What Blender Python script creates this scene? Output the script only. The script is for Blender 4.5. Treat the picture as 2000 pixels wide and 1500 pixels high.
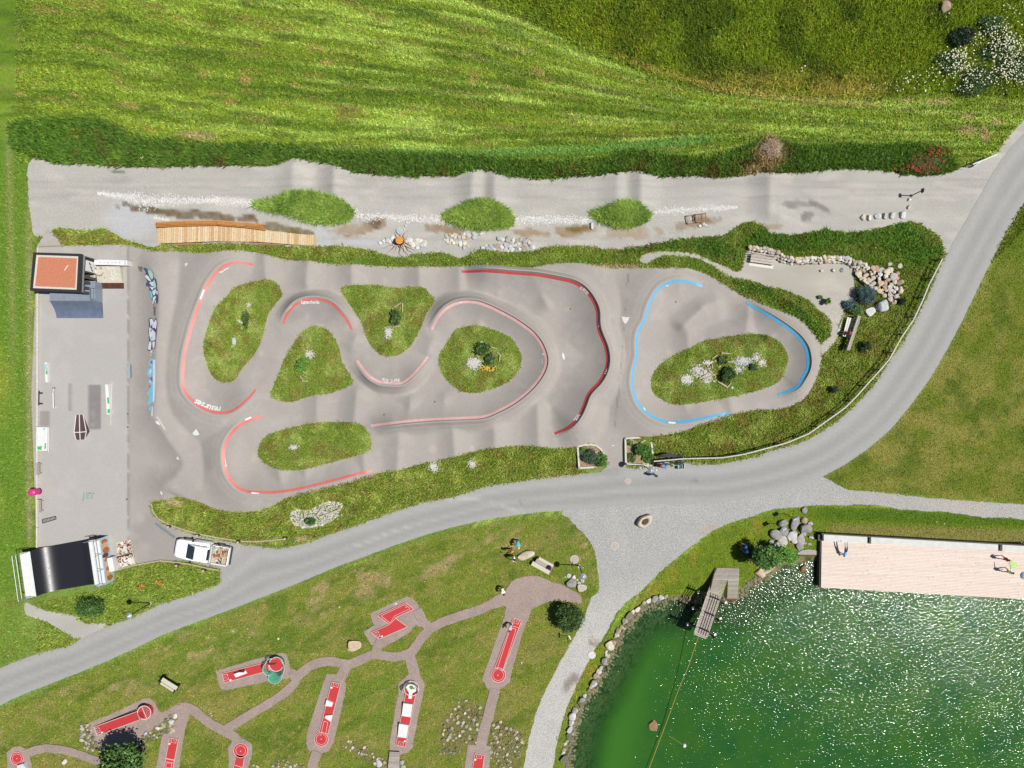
import bpy, bmesh, math, random
import numpy as np
from mathutils import Vector, Matrix
from mathutils.geometry import delaunay_2d_cdt
random.seed(7); rng = np.random.default_rng(11)
sc = bpy.context.scene
for o in list(bpy.data.objects): bpy.data.objects.remove(o)
COL = sc.collection
S = 0.05; HC = 70.0                      # metres per photograph pixel on the ground, camera height
# ---------------------------------------------------------------- camera, sky, sun, exposure
cam = bpy.data.cameras.new('camera'); camo = bpy.data.objects.new('camera', cam); COL.objects.link(camo)
camo.location = (0, 0, HC); cam.sensor_width = 36; cam.lens = 36*HC/100.0
cam.clip_end = 2000; cam.clip_start = 0.5; sc.camera = camo
EL, AZ = 62.0, -2.8
world = bpy.data.worlds.new('World'); sc.world = world; world.use_nodes = True
wn = world.node_tree; bg = wn.nodes['Background']
sky = wn.nodes.new('ShaderNodeTexSky'); sky.sky_type = 'NISHITA'; sky.sun_disc = False
sky.sun_elevation = math.radians(EL); sky.sun_rotation = math.radians(90-AZ); sky.altitude = 1200
wn.links.new(sky.outputs[0], bg.inputs[0]); bg.inputs[1].default_value = 0.06
sun = bpy.data.lights.new('sun', 'SUN'); suno = bpy.data.objects.new('sun', sun); COL.objects.link(suno)
sun.energy = 4.9; sun.angle = math.radians(0.5); sun.color = (1, 0.965, 0.91)
e, a = math.radians(EL), math.radians(AZ)
suno.rotation_euler = Vector((math.cos(e)*math.cos(a), math.cos(e)*math.sin(a), math.sin(e))).to_track_quat('Z', 'Y').to_euler()
suno.location = (30, 0, 60)
sc.view_settings.view_transform = 'Standard'; sc.view_settings.look = 'None'
sc.view_settings.gamma = 1; sc.view_settings.use_curve_mapping = False
sc.view_settings.exposure = 0.35
K = 1.85                                  # brightness of a white sheet lying in this sun, used to turn seen colours into albedo
# ---------------------------------------------------------------- helpers: colour, coordinates
def s2l(v):
    v /= 255.0
    return v/12.92 if v <= .04045 else ((v+.055)/1.055)**2.4
def A(r, g, b): return tuple(min(.82, s2l(v)/K) for v in (r, g, b))
def W(px, py, z=0.0):
    k = (HC-z)/HC
    return Vector(((px-1000)*S*k, (750-py)*S*k, z))
def X2(px, py): return ((px-1000)*S, (750-py)*S)
def cp(ox, oy, pts, s=4.0): return [(ox+x/s, oy+y/s) for x, y in pts]
def catmull(pts, closed=True, n=4):
    out = []; N = len(pts)
    rngi = range(N) if closed else range(N-1)
    for i in rngi:
        g = (lambda j: pts[j % N]) if closed else (lambda j: pts[max(0, min(N-1, j))])
        p0, p1, p2, p3 = g(i-1), g(i), g(i+1), g(i+2)
        for k in range(n):
            t = k/n
            out.append(tuple(.5*((2*p1[c])+(-p0[c]+p2[c])*t+(2*p0[c]-5*p1[c]+4*p2[c]-p3[c])*t*t+(-p0[c]+3*p1[c]-3*p2[c]+p3[c])*t**3) for c in range(len(p1))))
    if not closed: out.append(tuple(pts[-1]))
    return out
def resample(pts, step, closed=True):
    P = np.array(list(pts)+([pts[0]] if closed else []), float)
    d = np.r_[0, np.cumsum(np.hypot(*(np.diff(P[:, :2], axis=0).T)))]
    n = max(3, int(round(d[-1]/step)))
    t = np.linspace(0, d[-1], n+1)
    if closed: t = t[:-1]
    return np.stack([np.interp(t, d, P[:, c]) for c in range(P.shape[1])], 1)
# ---------------------------------------------------------------- raster fields (metres, 0.1 m)
RS = 0.1; X0, Y0 = -56.0, -43.0; NX, NY = 1121, 861
gx = X0+RS*np.arange(NX); gy = Y0+RS*np.arange(NY)
GX, GY = np.meshgrid(gx, gy)
PX = GX/S+1000; PY = 750-GY/S
def fill(poly):
    P = np.array(poly, float); m = np.zeros((NY, NX), bool)
    x1, y1 = P[:, 0], P[:, 1]; x2, y2 = np.roll(x1, -1), np.roll(y1, -1)
    j0 = max(0, int((y1.min()-Y0)/RS)); j1 = min(NY-1, int((y1.max()-Y0)/RS)+1)
    for j in range(j0, j1+1):
        y = gy[j]+1e-6
        c = (y1 > y) != (y2 > y)
        if not c.any(): continue
        xs = np.sort(x1[c]+(y-y1[c])*(x2[c]-x1[c])/(y2[c]-y1[c]))
        for k in range(0, len(xs)-1, 2):
            a0 = max(0, int(math.ceil((xs[k]-X0)/RS))); a1 = min(NX-1, int(math.floor((xs[k+1]-X0)/RS)))
            if a1 >= a0: m[j, a0:a1+1] ^= True
    return m
def fillpx(poly): return fill([X2(*p) for p in poly])
def samp(F, x, y):
    x = np.clip((np.asarray(x)-X0)/RS, 0, NX-1.001); y = np.clip((np.asarray(y)-Y0)/RS, 0, NY-1.001)
    i = x.astype(int); j = y.astype(int); u = x-i; v = y-j
    if F.ndim == 3: u = u[..., None]; v = v[..., None]
    return F[j, i]*(1-u)*(1-v)+F[j, i+1]*u*(1-v)+F[j+1, i]*(1-u)*v+F[j+1, i+1]*u*v
def blur(F, n=1):
    F = F.astype(np.float32)
    for _ in range(n):
        F = (F+np.roll(F, 1, 0)+np.roll(F, -1, 0))/3
        F = (F+np.roll(F, 1, 1)+np.roll(F, -1, 1))/3
    return F
def blurw(F, r):
    F = F.astype(np.float32); k = 2*r+1
    for ax in (0, 1):
        for _ in range(2):
            P = np.pad(F, [(r+1, r) if i == ax else (0, 0) for i in range(2)], mode='edge'); c = np.cumsum(P, axis=ax)
            F = (c[k:, :]-c[:-k, :])/k if ax == 0 else (c[:, k:]-c[:, :-k])/k
    return F
def vnoise(x, y, seed=0):
    r = np.random.default_rng(seed); T = r.random((256, 256)).astype(np.float32)
    xi = np.floor(x).astype(int); yi = np.floor(y).astype(int); u = x-xi; v = y-yi
    u = u*u*(3-2*u); v = v*v*(3-2*v); g = lambda i, j: T[j & 255, i & 255]
    return (g(xi, yi)*(1-u)+g(xi+1, yi)*u)*(1-v)+(g(xi, yi+1)*(1-u)+g(xi+1, yi+1)*u)*v
def fbm(x, y, sc_, seed=0, o=4):
    s = 0; w = 1; t = 0
    for k in range(o):
        s = s+w*vnoise(x/sc_*2**k+17.3*k, y/sc_*2**k+5.1*k, seed+k); t += w; w *= .55
    return s/t
def ss(a0, b0, x):
    t = np.clip((x-a0)/(b0-a0), 0, 1); return t*t*(3-2*t)
def mixc(C, c, m): return C+(np.array(c, np.float32)-C)*np.clip(m, 0, 1)[..., None]
def blob(px, py, rx, ry, ang=0, seed=0, rough=.5):
    c, s = math.cos(math.radians(ang)), math.sin(math.radians(ang))
    dx, dy = PX-px, PY-py
    r = np.sqrt(((dx*c+dy*s)/rx)**2+((-dx*s+dy*c)/ry)**2)
    r = r+rough*(fbm(GX, GY, .9, 50+seed, 3)-.5)*1.6
    return 1-ss(.6, 1.25, r)
# ---------------------------------------------------------------- materials
MATS = {}
def newmat(name):
    m = bpy.data.materials.new(name); m.use_nodes = True
    n = m.node_tree.nodes; l = m.node_tree.links
    return m, n, l, n['Principled BSDF']
def speck(n, l, scale, lo, hi, detail=3, coord=None, rough=.6):
    tc = n.new('ShaderNodeTexCoord'); t = n.new('ShaderNodeTexNoise')
    t.inputs['Scale'].default_value = scale; t.inputs['Detail'].default_value = detail; t.inputs['Roughness'].default_value = rough
    l.new(tc.outputs[coord or 'Object'], t.inputs['Vector'])
    mr = n.new('ShaderNodeMapRange'); mr.inputs[1].default_value = .3; mr.inputs[2].default_value = .7
    mr.inputs[3].default_value = lo; mr.inputs[4].default_value = hi
    l.new(t.outputs['Fac'], mr.inputs[0]); return t, mr
def bumpit(n, l, p, tex, strength, dist):
    b = n.new('ShaderNodeBump'); b.inputs['Strength'].default_value = strength; b.inputs['Distance'].default_value = dist
    l.new(tex.outputs['Fac'], b.inputs['Height']); l.new(b.outputs[0], p.inputs['Normal'])
def mul(n, l, a_, b_):
    v = n.new('ShaderNodeVectorMath'); v.operation = 'MULTIPLY'
    if isinstance(a_, tuple): v.inputs[0].default_value = a_[:3]
    else: l.new(a_, v.inputs[0])
    l.new(b_, v.inputs[1]); return v.outputs[0]
def mat(name, rgb, rough=.7, metal=0.0, var=.12, scale=6, bump=0, orand=0.0, alpha=1.0, tr=0.0, spec=.4):
    if name in MATS: return MATS[name]
    m, n, l, p = newmat(name)
    t, mr = speck(n, l, scale, 1-var, 1+var)
    o = mul(n, l, tuple(rgb), mr.outputs[0])
    if orand:
        oi = n.new('ShaderNodeObjectInfo'); m2 = n.new('ShaderNodeMapRange')
        m2.inputs[3].default_value = 1-orand; m2.inputs[4].default_value = 1+orand
        l.new(oi.outputs['Random'], m2.inputs[0]); o = mul(n, l, o, m2.outputs[0])
    l.new(o, p.inputs['Base Color']); p.inputs['Roughness'].default_value = rough; p.inputs['Metallic'].default_value = metal
    p.inputs['Specular IOR Level'].default_value = spec; p.inputs['Alpha'].default_value = alpha
    if bump: bumpit(n, l, p, t, .6, bump)
    MATS[name] = m; return m
def mat_attr(name, layers, bump=(0, 0), rough=.9, spec=.25, trans=0, boost=(.7, 1.3)):
    m, n, l, p = newmat(name)
    at = n.new('ShaderNodeAttribute'); at.attribute_name = 'Col'; o = at.outputs['Color']; t0 = None
    for (scale, lo, hi) in layers:
        t, mr = speck(n, l, scale, lo, hi, 2); o = mul(n, l, o, mr.outputs[0]); t0 = t0 or t
    l.new(o, p.inputs['Base Color']); p.inputs['Roughness'].default_value = rough; p.inputs['Specular IOR Level'].default_value = spec
    if bump[0]: bumpit(n, l, p, t0, bump[0], bump[1])
    if trans:
        ts = n.new('ShaderNodeBsdfTranslucent'); l.new(o, ts.inputs[0]); mx = n.new('ShaderNodeMixShader'); mx.inputs[0].default_value = trans
        l.new(p.outputs[0], mx.inputs[1]); l.new(ts.outputs[0], mx.inputs[2]); l.new(mx.outputs[0], n['Material Output'].inputs[0])
    MATS[name] = m; return m
def mat_ramp(name, cols, rough=.75, scale=3, bump=.01, vr=.12):
    """stones, leaves: each object takes its own colour from a list"""
    m, n, l, p = newmat(name)
    oi = n.new('ShaderNodeObjectInfo'); cr = n.new('ShaderNodeValToRGB'); cr.color_ramp.interpolation = 'CONSTANT'
    e_ = cr.color_ramp.elements
    while len(e_) < len(cols): e_.new(0.5)
    for i, c in enumerate(cols): e_[i].position = i/len(cols); e_[i].color = (*c, 1)
    l.new(oi.outputs['Random'], cr.inputs[0])
    t, mr = speck(n, l, scale, 1-vr*2, 1+vr); o = mul(n, l, cr.outputs[0], mr.outputs[0])
    l.new(o, p.inputs['Base Color']); p.inputs['Roughness'].default_value = rough; p.inputs['Specular IOR Level'].default_value = .25
    bumpit(n, l, p, t, .7, bump); MATS[name] = m; return m
# ---------------------------------------------------------------- object building
WL = {}
def tag(o, label=None, cat=None, group=None, kind=None):
    if label: o['label'] = label
    if cat: o['category'] = cat
    if group: o['group'] = group
    if kind: o['kind'] = kind
    return o
def thing(name, label, cat, loc, group=None):
    o = bpy.data.objects.new(name, None); COL.objects.link(o); o.empty_display_size = .2
    loc = (loc[0], loc[1], loc[-1]); o.location = loc; WL[o.name] = Vector(loc); return tag(o, label, cat, group)
def mk(name, verts, faces, mats, parent=None, smooth=False, mi=None, col=None, loc=None):
    V = np.array([tuple(v) for v in verts], float) if not isinstance(verts, np.ndarray) else verts
    if loc is None:
        loc = Vector(WL[parent.name]) if parent else Vector((V[:, 0].mean(), V[:, 1].mean(), V[:, 2].min()))
        if parent: own = Vector((0, 0, 0))
        else: own = loc
    else:
        own = Vector(loc)-(WL[parent.name] if parent else Vector((0, 0, 0))); loc = Vector(loc)
    V = V-np.array(loc)
    me = bpy.data.meshes.new(name)
    if isinstance(faces, np.ndarray):
        nf, k = faces.shape
        me.vertices.add(len(V)); me.vertices.foreach_set('co', V.astype(np.float32).ravel())
        me.loops.add(nf*k); me.loops.foreach_set('vertex_index', faces.astype(np.int32).ravel())
        me.polygons.add(nf); me.polygons.foreach_set('loop_start', np.arange(0, nf*k, k, dtype=np.int32)); me.polygons.foreach_set('loop_total', np.full(nf, k, np.int32))
        me.update(calc_edges=True)
    else:
        me.from_pydata([tuple(v) for v in V], [], faces); me.update()
    for m in (mats if isinstance(mats, (list, tuple)) else [mats]): me.materials.append(m)
    if mi is not None: me.polygons.foreach_set('material_index', np.array(mi, np.int32))
    if smooth: me.polygons.foreach_set('use_smooth', np.ones(len(me.polygons), bool))
    if col is not None:
        ca = me.color_attributes.new('Col', 'FLOAT_COLOR', 'POINT')
        c4 = np.ones((len(V), 4), np.float32); c4[:, :3] = col; ca.data.foreach_set('color', c4.ravel())
    o = bpy.data.objects.new(name, me); COL.objects.link(o); o.location = own
    WL[o.name] = loc
    if parent: o.parent = parent
    return o
def inst(src_me, name, loc, rot, scale, parent=None):
    o = bpy.data.objects.new(name, src_me); COL.objects.link(o)
    base = WL[parent.name] if parent else Vector((0, 0, 0))
    o.location = Vector(loc)-base; o.rotation_euler = rot; o.scale = scale
    if parent: o.parent = parent
    WL[o.name] = Vector(loc); return o
class B:                                    # mesh collector
    def __init__(s): s.v = []; s.f = []; s.m = []; s.cur = 0
    def add(s, v, f):
        n = len(s.v); s.v += [tuple(p) for p in v]; s.f += [tuple(i+n for i in q) for q in f]; s.m += [s.cur]*len(f); return s
    def prism(s, pts, z0, z1, zt=None):
        """pts: world xy list counter-clockwise or not; z1 may be a list of top heights"""
        n = len(pts); ar = sum(pts[i][0]*pts[(i+1) % n][1]-pts[(i+1) % n][0]*pts[i][1] for i in range(n))
        idx = list(range(n)) if ar > 0 else list(range(n))[::-1]
        P = [pts[i] for i in idx]; Z1 = [z1[i] for i in idx] if isinstance(z1, (list, tuple)) else [z1]*n
        v = [(p[0], p[1], z0) for p in P]+[(p[0], p[1], z) for p, z in zip(P, Z1)]
        f = [tuple(range(n-1, -1, -1)), tuple(range(n, 2*n))]+[(i, (i+1) % n, n+(i+1) % n, n+i) for i in range(n)]
        return s.add(v, f)
    def box(s, c, sz, rz=0, M=None):
        x, y, z = sz[0]/2, sz[1]/2, sz[2]/2; R = M or Matrix.Rotation(rz, 3, 'Z'); c = Vector(c)
        v = [c+R@Vector(p) for p in [(-x,-y,-z),(x,-y,-z),(x,y,-z),(-x,y,-z),(-x,-y,z),(x,-y,z),(x,y,z),(-x,y,z)]]
        return s.add(v, [(3,2,1,0),(4,5,6,7),(0,1,5,4),(1,2,6,5),(2,3,7,6),(3,0,4,7)])
    def beam(s, p0, p1, w, h):
        p0, p1 = Vector(p0), Vector(p1); d = (p1-p0); L = d.length
        if L < 1e-5: return s
        q = d.to_track_quat('X', 'Z').to_matrix(); return s.box((p0+p1)/2, (L, w, h), M=q)
    def tube(s, pts, r, n=7, closed=False):
        P = [Vector(p) for p in pts]; rr = r if isinstance(r, (list, tuple)) else [r]*len(P); v = []; f = []
        N = len(P)
        for i, p in enumerate(P):
            a_ = P[(i-1) % N] if closed else P[max(0, i-1)]; b_ = P[(i+1) % N] if closed else P[min(N-1, i+1)]
            t = (b_-a_).normalized() if (b_-a_).length > 1e-6 else Vector((0, 0, 1))
            u = t.cross(Vector((0, 0, 1)) if abs(t.z) < .95 else Vector((1, 0, 0))).normalized(); w = t.cross(u)
            v += [p+(u*math.cos(2*math.pi*k/n)+w*math.sin(2*math.pi*k/n))*rr[i] for k in range(n)]
        for i in range(N if closed else N-1):
            j = (i+1) % N
            f += [(i*n+k, i*n+(k+1) % n, j*n+(k+1) % n, j*n+k) for k in range(n)]
        if not closed: f += [tuple(range(n)), tuple(range((N-1)*n+n-1, (N-1)*n-1, -1))]
        return s.add(v, f)
    def cyl(s, c, r, z0, z1, n=16, r2=None):
        r2 = r if r2 is None else r2
        v = [(c[0]+r*math.cos(2*math.pi*k/n), c[1]+r*math.sin(2*math.pi*k/n), z0) for k in range(n)]+[(c[0]+r2*math.cos(2*math.pi*k/n), c[1]+r2*math.sin(2*math.pi*k/n), z1) for k in range(n)]
        return s.add(v, [tuple(range(n-1, -1, -1)), tuple(range(n, 2*n))]+[(k, (k+1) % n, n+(k+1) % n, n+k) for k in range(n)])
    def lathe(s, c, prof, n=20):
        v = []; f = []
        for (r, z) in prof: v += [(c[0]+r*math.cos(2*math.pi*k/n), c[1]+r*math.sin(2*math.pi*k/n), c[2]+z) for k in range(n)]
        for i in range(len(prof)-1): f += [(i*n+k, i*n+(k+1) % n, (i+1)*n+(k+1) % n, (i+1)*n+k) for k in range(n)]
        return s.add(v, f)
    def out(s, name, mats, parent=None, smooth=False, loc=None):
        return mk(name, s.v, s.f, mats, parent, smooth, mi=s.m if isinstance(mats, (list, tuple)) else None, loc=loc)
def H_(x, y): return float(samp(H, x, y))
def pprism(name, pts, z0, z1, m, parent=None, at=None):
    """prism whose outline is given in photograph pixels as seen at height z1"""
    zz = at if at is not None else (z1 if not isinstance(z1, (list, tuple)) else max(z1))
    return B().prism([W(x, y, zz)[:2] for x, y in pts], z0, z1).out(name, m, parent)
def pline(b, p0, p1, w, z, th=.01):
    a_, c_ = W(*p0, z), W(*p1, z); return b.beam(a_, c_, w, th)
def sheet(name, poly, step, zoff, m, parent=None, cfun=None, rag=0.0, smooth=True, zfun=None, bstep=None, kind=None, label=None):
    """poly: world outline; a surface that follows the terrain H, zoff above it"""
    bnd = resample(poly, bstep or step, True)
    if rag:
        bnd = bnd+np.stack([(fbm(bnd[:, 0], bnd[:, 1], .5, 3, 3)-.5), (fbm(bnd[:, 0], bnd[:, 1], .5, 9, 3)-.5)], 1)*2*rag
    x0, y0 = bnd.min(0); x1, y1 = bnd.max(0)
    xs = np.arange(x0, x1, step); ys = np.arange(y0, y1, step)
    QX, QY = np.meshgrid(xs, ys); qx, qy = QX.ravel(), QY.ravel()
    ins = np.zeros(len(qx), bool); bx, by = bnd[:, 0], bnd[:, 1]; ex, ey = np.roll(bx, -1), np.roll(by, -1)
    for r0, y in enumerate(ys):
        c = (by > y) != (ey > y)
        if not c.any(): continue
        xi = np.sort(bx[c]+(y-by[c])*(ex[c]-bx[c])/(ey[c]-by[c]))
        ins[r0*len(xs):(r0+1)*len(xs)] = (np.searchsorted(xi, xs) % 2) == 1
    qx, qy = qx[ins], qy[ins]
    # drop inner points too near the outline
    if len(qx):
        key = set(zip(np.floor(bx/(step*.8)).astype(int).tolist(), np.floor(by/(step*.8)).astype(int).tolist()))
        kx = np.floor(qx/(step*.8)).astype(int).tolist(); ky = np.floor(qy/(step*.8)).astype(int).tolist()
        keep = np.array([(i, j) not in key for i, j in zip(kx, ky)]); qx, qy = qx[keep], qy[keep]
    pts = [Vector(p) for p in bnd.tolist()]+[Vector(p) for p in np.stack([qx, qy], 1).tolist()]
    nb = len(bnd)
    r = delaunay_2d_cdt(pts, [(i, (i+1) % nb) for i in range(nb)], [], 1, 1e-5)
    V2 = np.array([(v.x, v.y) for v in r[0]]); F = r[2]
    z = (zfun(V2[:, 0], V2[:, 1]) if zfun else samp(H, V2[:, 0], V2[:, 1]))+zoff
    V = np.column_stack([V2, z])
    F = np.array([f for f in F if len(f) == 3], np.int32)
    c = V[F]; ar = (c[:, 1, 0]-c[:, 0, 0])*(c[:, 2, 1]-c[:, 0, 1])-(c[:, 2, 0]-c[:, 0, 0])*(c[:, 1, 1]-c[:, 0, 1])
    F[ar < 0] = F[ar < 0][:, ::-1]
    col = cfun(V2[:, 0], V2[:, 1]) if cfun else None
    o = mk(name, V, F, m, parent, smooth, col=col)
    if kind: tag(o, label, None, None, kind)
    return o
# ================================================================ OUTLINES (photograph pixels on the ground)
c5, c6, c7, c8 = (0, 375), (500, 375), (1000, 375), (1500, 375)
GRAVEL = [(55,318),(88,310),(110,318),(150,318),(200,322),(260,325),(330,325),(400,323),(470,322),(505,323),(535,321),(560,314),(574,309),(600,312),(640,318),(665,327),(690,335),(740,340),(800,344),(850,343),(890,343),(915,335),(940,332),(965,336),(985,345),(1015,345),(1060,350),(1100,345),(1150,342),(1200,338),(1240,335),(1265,340),(1300,345),(1350,343),(1400,345),(1450,342),(1490,337),(1540,338),(1600,333),(1640,328),(1700,330),(1740,334),(1765,340),(1800,342),(1850,337),(1880,325),(1920,310),(1945,300),(1958,282),(1978,256),(2005,228),(2040,190),(2070,210),(2005,258),(1960,314),(1925,375),(1905,410),(1885,450),(1860,490),(1846,494),(1842,482),(1834,462),(1825,457),(1795,437),(1770,434),(1740,442),(1675,455),(1625,452),(1612,446),(1600,452),(1550,460),(1520,458),(1500,455),(1495,447),(1480,436),(1462,433),(1445,440),(1430,450),(1412,460),(1380,463),(1325,469),(1295,475),(1250,482),(1225,482),(1215,489),(1195,485),(1175,487),(1165,482),(1140,481),(1075,482),(1045,490),(1000,495),(965,492),(940,488),(928,492),(910,502),(895,504),(870,495),(850,493),(837,495),(805,497),(795,502),(762,502),(745,495),(712,487),(680,483),(650,480),(615,482),(500,478),(400,478),(342,477),(325,475),(308,482),(287,482),(270,475),(250,471),(232,462),(215,451),(205,447),(175,450),(150,449),(120,447),(100,450),(93,458),(78,462),(65,456),(62,440),(57,400)]
TRACK = [(73,480),(125,480),(200,478),(240,478),(270,483),(300,490),(318,492),(340,490),(380,494),(420,495),(455,490),(500,493),(530,500),(560,507),(600,510),(660,516),(700,517),(775,521),(900,521),(970,523),(1015,527),(1045,526),(1070,520),(1100,516),(1140,516),(1187,522),(1250,524),(1300,524),(1345,526),(1375,534),(1400,547),(1430,565),(1462,585),(1500,602),(1532,611),(1560,621),(1582,640),(1600,667),(1606,690),(1604,712),(1596,735),(1590,750),(1575,775),(1550,791),(1525,799),(1500,801),(1475,802),(1425,810),(1400,816),(1362,827),(1337,840),(1305,847),(1270,852),(1224,856),(1222,905),(1225,912),(1240,935),(1200,940),(1172,925),(1185,912),(1186,900),(1180,885),(1165,872),(1150,868),(1127,872),(1087,876),(1050,872),(1000,871),(950,877),(925,882),(887,892),(850,900),(812,909),(775,919),(725,926),(675,941),(612,955),(582,962),(565,970),(545,981),(520,992),(500,997),(462,1000),(425,995),(400,985),(375,976),(345,970),(325,976),(296,981),(297,1000),(310,1015),(332,1027),(375,1042),(425,1054),(467,1062),(480,1075),(445,1125),(432,1112),(400,1105),(375,1098),(345,1095),(312,1096),(262,1104),(215,1117),(200,1075),(72,1070)]
ROAD_T = [(-40,1322),(0,1305),(50,1285),(100,1269),(137,1261),(160,1247),(207,1225),(225,1217),(257,1207),(312,1180),(362,1165),(412,1147),(430,1138),(431,1112),(467,1064),(500,1066),(530,1070),(550,1070),(600,1060),(650,1041),(700,1025),(762,1002),(825,982),(887,970),(950,950),(1000,942),(1050,935),(1100,929),(1137,925),(1175,922),(1188,916),(1225,914),(1250,915),(1290,908),(1337,902),(1355,907),(1400,907),(1437,900),(1475,892),(1500,882),(1545,870),(1575,860),(1605,842),(1635,822),(1660,800),(1690,770),(1712,745),(1737,705),(1765,667),(1792,615),(1815,570),(1835,520),(1855,485),(1887,430),(1918,375),(1954,314),(2000,260),(2050,205)]
ROAD_B = [(2120,300),(2050,340),(2000,397),(1965,455),(1940,502),(1910,562),(1880,625),(1855,672),(1830,717),(1805,755),(1775,795),(1740,837),(1700,872),(1650,907),(1607,930),(1550,954),(1500,966),(1425,979),(1375,984),(1287,985),(1225,987),(1150,994),(1107,997),(1050,1001),(1000,1007),(950,1015),(875,1032),(800,1055),(725,1082),(650,1110),(615,1125),(550,1152),(500,1171),(425,1200),(325,1237),(262,1267),(200,1295),(125,1325),(37,1360),(0,1378),(-40,1395)]
FORE = [(1100,994),(1225,980),(1375,976),(1500,960),(1560,945),(1600,930),(1620,938),(1657,957),(1712,961),(1800,971),(1900,979),(2000,985),(2060,990),(2060,1022),(2000,1016),(1975,1011),(1925,1011),(1850,1000),(1750,994),(1712,987),(1650,986),(1600,987),(1537,992),(1500,997),(1475,1007),(1425,1021),(1387,1040),(1350,1067),(1325,1087),(1300,1107),(1282,1124),(1250,1155),(1225,1175),(1205,1197),(1190,1225),(1175,1250),(1155,1280),(1142,1305),(1125,1340),(1107,1382),(1095,1425),(1087,1457),(1080,1500),(1072,1540),(1015,1540),(1022,1500),(1032,1450),(1047,1395),(1065,1350),(1087,1305),(1112,1262),(1132,1225),(1145,1195),(1155,1167),(1167,1157),(1170,1140),(1167,1115),(1166,1100),(1160,1075),(1147,1050),(1125,1027),(1110,1012)]
SHORE = [(1096,1560),(1100,1500),(1104,1470),(1110,1435),(1120,1400),(1134,1370),(1150,1347),(1164,1322),(1175,1297),(1188,1275),(1195,1258),(1210,1235),(1223,1213),(1238,1194),(1260,1180),(1290,1170),(1315,1163),(1350,1160),(1390,1158),(1430,1160),(1446,1150),(1462,1132),(1482,1122),(1500,1118),(1518,1104),(1538,1097),(1560,1088),(1604,1084),(1640,1060),(2100,1060),(2100,1600),(1500,1600)]
ISL = {
 'I1': [(527,547),(542,555),(551,577),(537,595),(522,620),(512,662),(500,690),(475,717),(462,737),(447,746),(425,742),(410,725),(401,690),(402,662),(412,630),(425,600),(442,582),(462,560),(500,550)],
 'I2': [(615,636),(635,642),(650,655),(662,680),(670,710),(689,742),(685,752),(650,766),(600,775),(567,785),(530,774),(537,750),(545,730),(557,700),(575,670),(595,645)],
 'I3': [(667,570),(675,560),(725,557),(775,562),(825,562),(837,572),(849,587),(832,615),(820,645),(802,675),(782,691),(760,696),(740,690),(720,667),(705,627),(685,597)],
 'I4': [(925,636),(950,640),(980,651),(1000,662),(1015,687),(1019,702),(1012,725),(1000,739),(982,751),(937,766),(905,765),(880,750),(862,725),(857,697),(872,672),(887,647),(900,640)],
 'I5': [(612,826),(650,824),(700,826),(717,840),(725,862),(720,880),(687,892),(650,902),(612,912),(570,918),(530,910),(509,895),(505,877),(520,852),(550,840)],
 'I6': [(1450,654),(1487,654),(1505,660),(1522,670),(1535,690),(1537,707),(1527,735),(1512,750),(1475,764),(1425,775),(1375,784),(1325,790),(1295,782),(1275,765),(1272,750),(1275,732),(1290,712),(1312,697),(1345,680),(1380,665)]}
MOUND = {
 'M1': [(495,398),(520,392),(545,389),(570,380),(610,377),(640,385),(665,393),(688,408),(690,418),(680,432),(655,438),(620,437),(590,430),(560,420),(525,413),(500,405)],
 'M2': [(865,423),(880,412),(905,403),(930,395),(945,393),(970,400),(990,410),(1002,425),(1000,440),(980,446),(940,450),(905,444),(880,436)],
 'M3': [(1153,417),(1170,410),(1195,403),(1220,395),(1235,397),(1255,408),(1271,417),(1265,430),(1245,440),(1210,446),(1190,440),(1170,432)]}
BENCHG = [(1252,500),(1262,495),(1287,491),(1325,492),(1362,497),(1382,507),(1412,517),(1437,530),(1450,523),(1455,497),(1465,490),(1500,500),(1525,507),(1562,517),(1612,512),(1655,516),(1668,530),(1668,550),(1672,587),(1650,612),(1640,632),(1637,660),(1607,694),(1604,670),(1620,657),(1622,625),(1600,607),(1580,587),(1555,577),(1532,567),(1500,560),(1470,550),(1450,545),(1425,541),(1400,525),(1375,511),(1350,504),(1300,500),(1280,506),(1262,517),(1250,511)]
SIDEP = [(50,1178),(62,1180),(90,1192),(118,1197),(148,1203),(165,1218),(195,1216),(210,1222),(160,1248),(135,1240),(110,1226),(85,1212),(50,1200)]
PLAZA = [(955,1172),(987,1154),(998,1136),(1025,1125),(1054,1126),(1078,1137),(1092,1140),(1131,1159),(1136,1169),(1134,1178),(1112,1175),(1075,1174),(1050,1183),(1037,1192),(1031,1212),(1015,1215),(985,1202),(990,1187),(983,1182),(962,1190)]
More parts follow.
